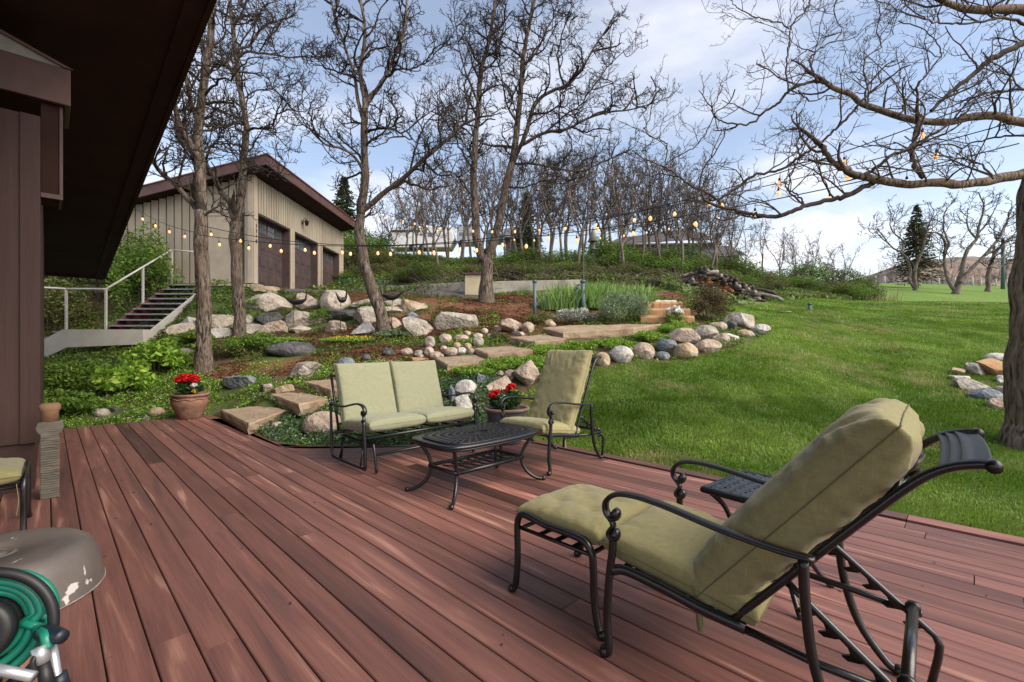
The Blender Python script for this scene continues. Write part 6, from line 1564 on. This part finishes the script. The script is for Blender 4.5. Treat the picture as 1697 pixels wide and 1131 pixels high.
    cushion(t, "seat_cushion", np.array([0, .095, .388]), (X1, sa, sn), .59, .60, .15, sm, seed=th + 3, q=3.6, p=7, wr=.014, puff=.10)
    strap(t, Hh + k * .02 + nn * .12 + [-.27, .02, -.06], .13); 
    return t
rec = recliner("near reclining patio chair with thick olive cushions, laid back, seen from behind", (.861, 1.887, 0), (-.74, .67), 50.5, MT['olive'], MT['bronze_iron'])
ch2 = recliner("upright patio chair with tall sage olive cushion at the lawn side of coffee table", (.36, 4.87, 0), (-.707, -.707), 66, fabric("olive_sage_fabric", (.235, .208, .104), (.29, .26, .135)), MT['iron'], blen=.95, bth=.17)

def ottoman(label, loc, f):
    t = thing("ottoman", label, "footstool", loc, rz_of(f), "patio footstools")
    for s in (-1, 1):
        mb = MB(); x = s * .272
        tube(mb, smooth_path([(x, .265, .012), (x, .245, .05), (x, .232, .18), (x, .235, .32), (x, .225, .385), (x, .18, .412), (x, .05, .398), (x, -.06, .398), (x, -.17, .392), (x, -.215, .35), (x, -.225, .28), (x, -.23, .15), (x, -.25, .045), (x, -.268, .014)], 5), .0165, 10)
        for y in (.27, -.272): lathe(mb, [(0, 0), (.018, .003), (.023, .018), (.016, .036), (0, .04)], (x, y, 0), 10)
        obj("leg_loop", mb, MT['bronze_iron'], t, world=False)
    mb = MB()
    for s in (-1, 1): tube(mb, [(s * .262, .225, .335), (s * .262, -.205, .335)], .011, 6)
    for y in (.215, -.20): tube(mb, [(-.262, y, .335), (.262, y, .335)], .011, 6)
    for y in (-.1, 0, .1): beam(mb, (-.26, y, .333), (.26, y, .333), .03, .006)
    obj("seat_frame", mb, MT['bronze_iron'], t, world=False)
    cushion(t, "cushion", (0, .004, .408), np.eye(3), .525, .50, .13, MT['olive'], seed=5, q=3.2, p=6, tufts=((-.4, .4), (.4, .4), (-.4, -.4), (.4, -.4), (0, 0)), wr=.008, puff=.12)
    mb = MB(); tube(mb, smooth_path([(.24, -.23, .36), (.25, -.245, .25), (.24, -.25, .16)]), .007, 4, flat=.3); obj("tie_strap", mb, MT['olive'], t, world=False)
    return t
o1 = ottoman("tufted olive footstool standing in front of the near recliner", (.385, 2.36, 0), (-.707, .707))
o2 = copy_tree(o1); o2.location = (-3.49, 2.96, 0); o2.rotation_euler = (0, 0, rz_of((-.69, .72))); o2["label"] = "olive footstool by the brown house wall, cut by the photo's edge"

# coffee table
def top_outline(a, hw, hd, bow, p=7.0):
    c, s = math.cos(a), math.sin(a); r = (abs(c) ** p + abs(s) ** p) ** (-1 / p); x, y = r * c, r * s
    return x * (hw + bow * .5 * (1 - y * y)), y * (hd + bow * (1 - x * x))
def table():
    t = thing("coffee_table", "black cast metal coffee table with a pierced top and curved legs", "table", (-.30, 4.09, 0), R(45))
    hw, hd, bow, z = .515, .295, .035, .458; mb = MB()
    rings = [.20, .32, .44, .56, .68, .79, .89]; n = 56
    def pt(r, a): x, y = top_outline(a, hw, hd, bow, 2 + 5 * r ** 3); return np.array([x * r, y * r, z + .004 * (1 - r)])
    for k in range(len(rings) - 1):
        m_ = int(n * (.65 + .35 * rings[k])) // 2 * 2; off = .5 * (k % 2)
        for i in range(m_):
            a0, a1 = 2 * np.pi * (i + off) / m_, 2 * np.pi * (i + 1 + off) / m_; r0, r1 = rings[k], rings[k + 1]; am, rm = (a0 + a1) / 2, (r0 + r1) / 2
            O = [pt(r0, a0), pt(r0, a1), pt(r1, a1), pt(r1, a0)]; c = pt(rm, am)
            I = [pt(r0 + .28 * (r1 - r0), am) * .999 + .0, None, None, None]
            ir0, ir1 = r0 + .20 * (r1 - r0), r0 + .84 * (r1 - r0); w0, w1 = (a1 - a0) * .26, (a1 - a0) * .38
            I = [pt(ir0, am - w0), pt(ir0, am + w0), pt(ir1, am + w1), pt(ir1, am - w1)]
            mb.add(O + I, [(0, 1, 5, 4), (1, 2, 6, 5), (2, 3, 7, 6), (3, 0, 4, 7)])
    A_ = np.linspace(0, 2 * np.pi, 113)
    V, F = [], []
    for i in range(112): V += [pt(.89, A_[i]), pt(1.0, A_[i])]
    for i in range(112): j = (i + 1) % 112; F.append((2 * i, 2 * i + 1, 2 * j + 1, 2 * j))
    mb.add(V, F)
    m_ = 40
    for i in range(m_):                                              # rays round the middle medallion
        a0, a1 = 2 * np.pi * i / m_, 2 * np.pi * (i + .55) / m_; mb.add([pt(.075, a0), pt(.20, a0), pt(.20, a1), pt(.075, a1)], [(0, 1, 2, 3)])
    mb.add([pt(.08, a) for a in A_[:-1:4]], [tuple(range(28))])
    obj("table_top", mb, MT['iron'], t, world=False, solid=.011, smooth=False)
    mb = MB(); lp = [np.append(pt(1.0, a)[:2], z - .012) for a in A_]; tube(mb, lp, .0165, 8, cap=False); lp = [np.append(pt(.985, a)[:2] , z - .034) for a in A_]; tube(mb, lp, .011, 6, cap=False)
    lp = [pt(.885, a) + [0, 0, .003] for a in A_]; tube(mb, lp, .005, 5, cap=False); obj("rim", mb, MT['iron'], t, world=False)
    for sx in (-1, 1):
        for sy in (-1, 1):
            mb = MB(); d = norm([sx * .75, sy * .65, 0]); c = np.array([sx * .445, sy * .235, 0]); L_ = [(.03, .43), (-.025, .37), (-.075, .29), (-.095, .22), (-.085, .15), (-.04, .08), (.03, .03), (.095, .012)]
            tube(mb, smooth_path([c + d * a + [0, 0, zz] for a, zz in L_], 5), .0155, 8); e = c + d * .108; lathe(mb, [(0, .0), (.017, .004), (.021, .018), (.014, .034), (0, .037)], (e[0], e[1], 0), 10)
            obj("leg", mb, MT['iron'], t, world=False)
    mb = MB(); z2 = .215; q = [(-.385, -.185), (.385, -.185), (.385, .185), (-.385, .185)]
    for a, b in zip(q, q[1:] + q[:1]): beam(mb, (*a, z2), (*b, z2), .024, .026)
    for s in np.linspace(-.26, .26, 7):
        tube(mb, smooth_path([(s, -.17, z2), (s + .05, -.06, z2 + .006), (s - .05, .06, z2 + .006), (s, .17, z2)]), .007, 5); tube(mb, smooth_path([(s, -.17, z2), (s - .05, -.06, z2 + .012), (s + .05, .06, z2 + .012), (s, .17, z2)]), .007, 5)
    obj("shelf_frame", mb, MT['iron'], t, world=False)
table()
# small side table behind the recliner
t = thing("side_table", "small black woven pattern side table beyond the recliner, near the deck edge", "table", (1.34, 2.42, 0), R(40)); z = .50; hw = .235
mb = MB(); n = 9
for i in range(n):
    for j in range(n):
        x0, x1 = -hw + 2 * hw * i / n, -hw + 2 * hw * (i + 1) / n; y0, y1 = -hw + 2 * hw * j / n, -hw + 2 * hw * (j + 1) / n; mx, my = (x0 + x1) / 2, (y0 + y1) / 2; h = .0045 if (i + j) % 2 else 0; e = .010
        mb.add([(x0, y0, z), (x1, y0, z), (x1, y1, z), (x0, y1, z), (mx - e, my - e * .5, z + h), (mx + e, my - e * .5, z + h), (mx + e, my + e * .5, z - h), (mx - e, my + e * .5, z - h)], [(0, 1, 5, 4), (1, 2, 6, 5), (2, 3, 7, 6), (3, 0, 4, 7)])
obj("table_top", mb, MT['iron'], t, world=False, solid=.010, smooth=False)
mb = MB(); q = [(-hw, -hw), (hw, -hw), (hw, hw), (-hw, hw), (-hw, -hw)]
tube(mb, smooth_path([(x, y, z - .012) for x, y in q], 1), .019, 8); obj("rim", mb, MT['iron'], t, world=False)
for sx in (-1, 1):
    for sy in (-1, 1):
        mb = MB(); c = np.array([sx * .20, sy * .20, 0]); d = norm([sx, sy, 0]); tube(mb, smooth_path([c + d * a + [0, 0, zz] for a, zz in ((.02, .48), (-.06, .40), (-.10, .28), (-.08, .14), (0, .03), (.03, .008))], 5), .013, 8); obj("leg", mb, MT['iron'], t, world=False)

# glider loveseat
def glider():
    f = np.array([.705, -.709]); t = thing("glider_loveseat", "two seat glider with pale sage cushions and black scrolled arms", "loveseat", (-.915 - .33 * f[0], 4.90 - .33 * f[1], 0), rz_of(f)); I = MT['iron']; X1 = np.array([1., 0, 0]); W = .69
    for s in (-1, 1):
        x = s * W; mb = MB()
        tube(mb, smooth_path([(x, -.40, .615), (x, -.28, .60), (x, -.10, .605), (x, .10, .645), (x, .22, .66), (x, .31, .645), (x, .345, .605), (x, .335, .57), (x, .305, .565), (x, .298, .59), (x, .315, .60)], 5), .0105, 8, flat=2.1, nrm=X1)
        tube(mb, smooth_path([(x, .335, .57), (x, .318, .55), (x, .33, .52), (x, .322, .49), (x, .30, .50), (x, .31, .515)], 5), .010, 8, flat=1.7, nrm=X1); obj("armrest", mb, I, t, world=False)
        mb = MB(); tube(mb, smooth_path([(x, .322, .50), (x, .335, .35), (x, .345, .2), (x, .35, .06)], 5), .017, 8); tube(mb, smooth_path([(x, -.41, .60), (x, -.40, .4), (x, -.385, .16), (x, -.37, .075), (x, -.30, .055), (x, 0, .05), (x, .35, .05)], 5), .0145, 8); obj("swing_frame", mb, I, t, world=False)
        xb = s * (W - .09); mb = MB(); tube(mb, smooth_path([(xb, .40, .012), (xb, .375, .15), (xb, .345, .25), (xb, .30, .275), (xb, 0, .268), (xb, -.27, .275), (xb, -.315, .25), (xb, -.335, .14), (xb, -.36, .012)], 4), .0145, 8); obj("base_leg", mb, I, t, world=False)
        mb = MB()
        for y in (.20, -.20): tube(mb, [(xb + s * .03, y, .26), (x - s * .012, y * 1.15, .06)], .009, 6)
        obj("swing_link", mb, I, t, world=False)
    mb = MB()
    for y, zz in ((.365, .175), (-.325, .19)): tube(mb, [(-W + .09, y, zz), (W - .09, y, zz)], .0135, 8)
    obj("base_bar", mb, I, t, world=False)
    mb = MB()
    for y, zz in ((.31, .335), (-.30, .315)): tube(mb, [(-W, y, zz), (W, y, zz)], .017, 8)
    for x in np.linspace(-.6, .6, 7): beam(mb, (x, .31, .335), (x, -.30, .315), .035, .008)
    obj("seat_frame", mb, I, t, world=False)
    k = norm([0, -.30, .95]); nn = np.array([0, k[2], -k[1]]); H0 = np.array([0, -.29, .34]); mb = MB()
    for x in (-.66, 0, .66): tube(mb, [H0 + [x, 0, 0], H0 + [x, 0, 0] + k * .60], .014, 8)
    for ss in (.06, .30, .58): tube(mb, [H0 + k * ss + [-.66, 0, 0], H0 + k * ss + [.66, 0, 0]], .012, 8)
    obj("back_frame", mb, I, t, world=False)
    for q, s in enumerate((-1, 1)):
        cushion(t, "back_cushion", H0 + k * .365 + nn * .075 + [s * .325, 0, 0], (X1, k, nn), .64, .66, .135, MT['sage'], seed=q + 20, q=5.0, p=12, wr=.006, puff=.04)
    sa = norm([0, 1, .09]); sn = np.cross(X1, sa)
    for q, s in enumerate((-1, 1)): cushion(t, "seat_cushion", (s * .327, .062, .425), (X1, sa, sn), .648, .60, .15, MT['sage'], seed=q + 30, q=3.8, p=7, wr=.007, puff=.08)
glider()

# ------------------------------------------------------------------ flower pots
def geranium(t, c, r, h, reds, whites, seed, n=700):
    rs = np.random.default_rng(seed); mb = MB(); p = rs.normal(0, 1, (n, 3)); p /= np.linalg.norm(p, axis=1, keepdims=True); p *= (rs.random((n, 1)) ** .4); p = p * [r, r, h * .5] + [0, 0, h * .42]; p = p[p[:, 2] > -.02] + np.asarray(c)
    V, F, C_ = leaves(p, .055, [(.03, .075, .018), (.045, .10, .025), (.06, .125, .03), (.025, .055, .015)], rs, .5, .8); mb.add(V, F, C_); obj("foliage", mb, MT['leaf'], t, smooth=False)
    mb = MB()
    for i in range(16): e = np.asarray(c) + rs.normal(0, .45, 3) * [r, r, 0] + [0, 0, h * rs.uniform(.5, .9)]; tube(mb, [np.asarray(c) + (e - c) * [.3, .3, 0] - [0, 0, .03], e], .005, 4, cap=False)
    obj("stem", mb, MT['stem'], t)
    for name, L, col in (("red_flower", reds, [(.62, .012, .014), (.50, .008, .012), (.72, .03, .025)]), ("white_flower", whites, [(.75, .73, .70), (.66, .63, .60)])):
        for x, y, zz, rr in L:
            q = rs.normal(0, 1, (150, 3)); q /= np.linalg.norm(q, axis=1, keepdims=True); q = q * rr * [1, 1, .62] * rs.uniform(.75, 1.05, (150, 1)) + np.asarray(c) + [x, y, zz]
            mb = MB(); V, F, C_ = leaves(q, rr * .62, col, rs, .15, .9); mb.add(V, F, C_); obj(name, mb, MT['petal'], t, smooth=False)
c = np.array([-5.31, 7.66, 0]); t = thing("flower_pot", "terracotta pot of red geraniums standing on the deck corner", "flower pot", tuple(c))
mb = MB(); lathe(mb, [(0, .004), (.150, .0), (.168, .02), (.185, .09), (.235, .18), (.262, .26), (.258, .31), (.235, .345), (.24, .362), (.268, .372), (.272, .398), (.262, .408), (.235, .404), (.225, .36), (0, .35)], c, 40); obj("pot", mb, MT['terracotta'], t)
mb = MB(); a = np.linspace(0, 6.283, 90); tube(mb, [c + [.262 * math.cos(q), .262 * math.sin(q), .325 + .012 * math.sin(q * 9)] for q in a], .009, 6, cap=False); obj("garland_band", mb, MT['terracotta'], t)
mb = MB(); lathe(mb, [(.226, .372), (.12, .385), (0, .39)], c, 24); obj("soil", mb, MT['soil'], t)
geranium(t, c + [0, 0, .40], .19, .26, [(-.10, -.10, .24, .07), (-.03, -.08, .285, .075), (.05, -.08, .26, .075), (.12, -.06, .25, .07), (0, .06, .27, .07), (-.07, .0, .27, .06)], [(.135, -.10, .15, .045)], 1)
mb = MB(); V, F, C_ = leaves(c + np.array([.165, -.14, .46]) + RNG.normal(0, .014, (30, 3)), .04, [(.75, .5, .04)], RNG, .1, .9); mb.add(V, F, C_); obj("yellow_flower", mb, MT['petal'], t, smooth=False)
c = np.array([-.07, 5.83, 0]); t = thing("flower_pot", "dark blue grey planter of red and white geraniums between loveseat and chair", "flower pot", tuple(c))
mb = MB(); lathe(mb, [(0, .004), (.17, 0), (.19, .02), (.225, .20), (.245, .36), (.25, .40)], c, 36); obj("pot", mb, mat("blue_grey_glaze", (.055, .062, .075), (.095, .10, .115), 5, .5), t)
mb = MB(); lathe(mb, [(.25, .401), (.282, .405), (.29, .425), (.28, .445), (.255, .442), (.245, .41)], c, 36); obj("pot_rim", mb, mat("brown_glaze", (.16, .10, .075), (.24, .17, .13), 6, .55), t)
mb = MB(); lathe(mb, [(.246, .412), (.12, .42), (0, .425)], c, 24); obj("soil", mb, MT['soil'], t)
geranium(t, c + [-.02, 0, .43], .20, .26, [(-.14, -.08, .17, .055), (-.10, -.06, .20, .05), (.02, -.02, .215, .035), (.085, .02, .275, .05), (.055, .03, .25, .045)], [(-.045, -.10, .165, .045), (-.02, -.10, .15, .04)], 2)

# ------------------------------------------------------------------ the worn cover and the hose reel at the near left
c = np.array([-2.54, 2.27, 0]); t = thing("fire_pit_cover", "round grey brown metal cover with worn white scuffs lying on the deck", "fire pit cover", tuple(c))
mb = MB(); lathe(mb, [(0, .228), (.045, .228), (.05, .214), (.062, .214), (.068, .229), (.078, .229), (.084, .219), (.092, .219), (.10, .232), (.25, .237), (.295, .236), (.335, .226), (.368, .20), (.388, .15), (.402, .08), (.414, .015), (.416, .004), (.40, .002)], c, 72)
obj("lid", mb, mat("worn_paint", (.085, .072, .062), (.14, .12, .105), 2.5, .42, .1, 12, c3=(.50, .47, .45), c3scale=8.0, c3lo=.645, c3hi=.665, spec=.5), t)
mb = MB(); a = np.linspace(0, 6.283, 73); tube(mb, [c + [.416 * math.cos(q), .416 * math.sin(q), .006] for q in a], .0035, 6, cap=False); obj("lid_rim", mb, mat("scuffed_rim", (.12, .105, .095), (.36, .34, .32), 9, .6), t)
C0 = P(-18, 1035, 1.27); t = thing("hose_reel", "hose reel cart with teal garden hose, black hose and grey tube frame", "hose reel", (C0[0], C0[1], 0)); axv = norm([.42, -.9, .16]); e1 = norm(np.cross([0, 0, 1], axv)); e2 = np.cross(e1, axv); e2 = e2 if e2[2] > 0 else -e2
MT['teal'] = mat("teal_hose", (.005, .15, .098), (.010, .21, .14), 8, .38, spec=.5); MT['black'] = mat("black_rubber", (.012, .012, .013), None, rough=.45); MT['alu'] = mat("grey_tube", (.38, .40, .42), (.48, .50, .52), 8, .32, metal=.6)
mb = MB(); q = np.linspace(0, 2 * np.pi * 9, 9 * 40); rr = .085 + .040 * (np.floor(q / (2 * np.pi)) % 3) / 2 + .004 * np.sin(q * .7); off = -.05 + .10 * q / q[-1]
tube(mb, C0 + (np.cos(q) * rr)[:, None] * e1 + (np.sin(q) * rr)[:, None] * e2 + off[:, None] * axv, .0115, 8); 
tube(mb, smooth_path([C0 + e1 * .115 + e2 * -.02 + axv * .05, P(74, 1052, 1.22), P(79, 1075, 1.21)], 6), .0115, 8); obj("garden_hose", mb, MT['teal'], t)
mb = MB(); lathe(mb, [(0, .0), (.04, .0), (.045, .012), (.075, .012), (.082, .0), (.082, -.02), (0, -.02)], (0, 0, 0), 28); V = mb.V[-1]; mb.V[-1] = C0 + V[:, :1] * e1 + V[:, 1:2] * e2 + (V[:, 2:] + .075) * axv; tube(mb, [C0 - axv * .09, C0 + axv * .07], .075, 20); obj("drum", mb, MT['black'], t)
mb = MB(); q = np.linspace(R(118), R(-62), 30); rr = np.linspace(.148, .166, 30); tube(mb, np.concatenate([C0 + (np.cos(q) * rr)[:, None] * e1 + (np.sin(q) * rr)[:, None] * e2 + .075 * axv, [P(20, 1131, 1.22), P(2, 1160, 1.22)]]), .013, 10); obj("feed_hose", mb, MT['black'], t)
mb = MB(); fa, fb_ = P(84, 1062, 1.24), P(99, 1150, 1.24); tube(mb, [fa, fb_, np.array([fb_[0] + .02, fb_[1], .02])], .0115, 12); tube(mb, [P(-60, 1098, 1.16), P(56, 1122, 1.17)], .0125, 12); tube(mb, [np.array([C0[0] - .1, C0[1] + .05, .45]), np.array([C0[0] - .12, C0[1] + .05, .02])], .0125, 12); obj("tube_frame", mb, MT['alu'], t)
mb = MB(); tube(mb, smooth_path([P(68, 1048, 1.25), P(84, 1052, 1.235), P(104, 1056, 1.225)]), [.018, .02, .021, .021, .022, .022, .021, .021, .021, .020, .019, .018, .017], 10); MT['navy'] = mat("navy_plastic", (.012, .018, .028), None, rough=.4); obj("joint", mb, MT['navy'], t); mb = MB(); tube(mb, [P(96, 1118, 1.24), P(102, 1140, 1.24)], .019, 10); obj("joint", mb, MT['navy'], t)
mb = MB(); tube(mb, [P(64, 1072, 1.2), P(71, 1098, 1.2)], .0165, 12); obj("coupling", mb, MT['alu'], t)
mb = MB(); tube(mb, [P(71, 1098, 1.2), P(82, 1150, 1.2)], [.014, .017], 12); tube(mb, smooth_path([P(60, 1085, 1.19), P(54, 1100, 1.18), P(62, 1118, 1.185)]), .006, 6); obj("nozzle", mb, MT['black'], t)

# ------------------------------------------------------------------ posts, garden birds, feeder
def stick(name, label, cat, px, pt_, pb, Y, r, m='teal_metal', cap=True):
    a = P(px, pt_, Y); b = ground(a[0], Y); t = thing(name, label, cat, tuple(b)); mb = MB(); tube(mb, [b - [0, 0, .2], a], r, 12); obj("shaft", mb, MT[m], t)
    mb = MB(); lathe(mb, [(0, .03), (r * 1.15, .022), (r * 1.3, 0), (r * 1.3, -.05), (0, -.05)], a, 12); obj("cap", mb, MT[m], t); return t, a, b
g = at(888, 527); stick("garden_post", "slim teal metal post standing in the bark mulch", "post", 886, 466, 527, g[1], .045)
Yq = 12.9; t, a, b = stick("spigot_post", "teal metal post with a garden tap among the irises", "post", 966, 466, 512, Yq, .06)
mb = MB(); q = P(957, 474, Yq); tube(mb, smooth_path([q + [.14, 0, -.02], q + [.05, -.03, .03], q, q + [-.03, -.02, -.12], q + [-.02, 0, -.7]]), .022, 8); tube(mb, [q + [-.05, -.05, -.06], q + [.03, -.05, -.06]], .016, 8); obj("tap", mb, MT['teal_metal'], t)
stick("irrigation_post", "short grey green stub post out on the lawn", "post", 1342, 503.5, 516, at(1342, 516)[1], .05)
g = at(1298, 518); mb = MB(); lathe(mb, [(0, .03), (.22, .025), (.24, 0), (0, -.02)], g, 18); tag(obj("valve_lid", mb, MT['metal_grey'], loc=tuple(g)), "small grey round lid set flush in the lawn", "lid")
Yf = 13.2; a = P(967, 372, Yf); b = ground(a[0], Yf); t = thing("bird_feeder", "grey cone roofed bird feeder hung on a thin pole above the irises", "bird feeder", tuple(b))
mb = MB(); tube(mb, smooth_path([b, P(967, 440, Yf), a, P(973, 365, Yf), P(982, 368, Yf), P(983, 374, Yf)], 4), .013, 6); obj("pole", mb, MT['teal_metal'], t)
q = P(983, 376, Yf); mb = MB(); lathe(mb, [(.004, 0), (.03, -.06), (.15, -.42), (.14, -.425), (.02, -.40)], q, 16); obj("cone_roof", mb, MT['metal_grey'], t)
mb = MB(); lathe(mb, [(.001, -.40), (.06, -.41), (.06, -.62), (.10, -.63), (.10, -.65), (.001, -.65)], q, 12); obj("seed_tube", mb, mat("feeder_tube", (.10, .10, .09), None, rough=.3), t)
for lab, px, pb, pbody, s, flip in (("rust dark iron bird ornament on a thin stake before the broad cream boulder", 487, 549, 504, 1.0, 1), ("narrow iron bird ornament seen end on, on a stake before the big rounded boulder", 565, 551, 500, .35, 1), ("wide iron bird ornament on a stake beyond the curved oak trunk", 650, 546, 496, 1.0, -1)):
    g = at(px, pb); Y = g[1] - .05; a = P(px, pbody, Y); t = thing("iron_bird", lab, "garden ornament", (g[0], Y, g[2])); mb = MB(); tube(mb, [(g[0], Y, g[2] - .1), a], .008, 6); obj("stake", mb, MT['bronze_iron'], t)
    u = np.linspace(-1, 1, 17); pth = np.array([a + [s * flip * .30 * q + .02 * s, .1 * q * (1 - abs(s) + .2), .03 + .20 * max(0, -q) ** 1.5 + (.10 * q * q if q > 0 else .0)] for q in u])
    mb = MB(); tube(mb, pth, np.interp(u, [-1, -.7, -.1, .35, .8, 1], [.006, .025, .06, .07, .04, .01]), 8); tp = pth[-2]; tube(mb, smooth_path([tp, tp + [flip * .03 * s, 0, .12], tp + [flip * .05 * s, 0, .30]]), np.linspace(.03, .006, 13), 6); obj("body", mb, MT['bronze_iron'], t)

# ------------------------------------------------------------------ string lights
m, nt, b = new_mat("bulb_glass"); b.inputs["Base Color"].default_value = (.9, .55, .3, 1); b.inputs["Roughness"].default_value = .1; b.inputs["Emission Color"].default_value = (1.0, .43, .14, 1); b.inputs["Emission Strength"].default_value = .65; MT['bulb'] = m
m, nt, b = new_mat("filament"); b.inputs["Emission Color"].default_value = (1.0, .70, .38, 1); b.inputs["Emission Strength"].default_value = 3.2; MT['filament'] = m
mb = MB(); lathe(mb, [(.013, 0), (.015, -.010), (.030, -.040), (.031, -.058), (.022, -.078), (.006, -.088), (0, -.089)], (0, 0, 0), 14); bulb_me = mb.mesh("bulb"); bulb_me.materials.append(MT['bulb'])
mb = MB(); lathe(mb, [(0, .045), (.012, .044), (.017, .03), (.017, -.004), (0, -.006)], (0, 0, 0), 10); tube(mb, [(0, 0, .04), (0, 0, .13)], .0045, 5); sock_me = mb.mesh("socket"); sock_me.materials.append(MT['black'])
mb = MB(); lathe(mb, [(0, -.030), (.016, -.040), (.016, -.056), (0, -.066)], (0, 0, 0), 8); fil_me = mb.mesh("filament"); fil_me.materials.append(MT['filament'])
def string(label, a, e, sag, spacing, start, bs=.80, extra=(), wire=.0065):
    a, e = np.asarray(a, float), np.asarray(e, float); n = 90; u = np.linspace(0, 1, n)[:, None]; pth = a * (1 - u) + e * u - np.array([0, 0, 1]) * sag * 4 * u * (1 - u)
    t = thing("string_lights", label, "string lights", tuple(a)); mb = MB(); tube(mb, np.concatenate([pth] + [np.asarray(extra, float)] if len(extra) else [pth]), wire, 6, cap=False); obj("cable", mb, MT['black'], t)
    seg = np.linalg.norm(np.diff(pth, axis=0), axis=1); cum = np.concatenate([[0], np.cumsum(seg)]); s = start
    while s < cum[-1] - .3:
        p = np.array([np.interp(s, cum, pth[:, k]) for k in range(3)]) - [0, 0, .125 * bs] - np.array(t.location); so = None; rzz = random.uniform(0, 6)
        for nm, me in (("socket", sock_me), ("bulb", bulb_me), ("filament", fil_me)):
            o = bpy.data.objects.new(nm, me); COL.objects.link(o); o.location = p if so is None else (0, 0, 0)
            if so is None: o.scale = (bs,) * 3; o.parent = t; so = o; o.rotation_euler = (random.uniform(-.12, .12), random.uniform(-.12, .12), rzz)
            else: o.parent = so
            if nm == "bulb": so_b = o
        s += spacing * random.uniform(.92, 1.08)
A1, E1 = P(335, 374, 9.35), np.array([5.62, 5.2, 4.10])
string("upper near string of amber bulbs from the pot side oak to the lawn oak", A1, E1, .96, .78, .25)
string("lower near string of amber bulbs from the pot side oak to the lawn oak", P(326, 389, 9.3), np.array([5.62, 5.15, 3.46]), .60, .78, .62)
string("third string of bulbs crossing low under the lawn oak's long limb", P(598, 335, 20.0), np.array([5.66, 5.3, 3.75]), 1.10, .95, .6, .95)
string("faint far string of bulbs among the thicket trees", P(628, 352, 19.0), np.array([7.6, 15.8, 5.75]), .95, .80, .3, .95)
string("short string of bulbs running from the pot side oak towards the garage", P(330, 386, 9.35), P(215, 340, 10.5), .10, .6, .5)
for k in range(5):
    pass

# a few bits of leaf litter on the boards
rs = np.random.default_rng(44); n = 150; X = rs.uniform(-5, 3, n); Y = rs.uniform(1.6, 7.5, n); ok = in_deck(X, Y, -.1); mb = MB()
V, F, C_ = leaves(np.stack([X, Y, 0 * X + .006], -1)[ok], .022, [(.09, .06, .03), (.05, .035, .02), (.13, .09, .04), (.06, .07, .03)], rs, 0, .5); q = V.reshape(-1, 4, 3); q[..., 2] = .004 + np.clip(q[..., 2] - .006, -.003, .004); mb.add(q.reshape(-1, 3), F, C_)
tag(obj("leaf_litter", mb, MT['leaf'], smooth=False), kind="stuff")
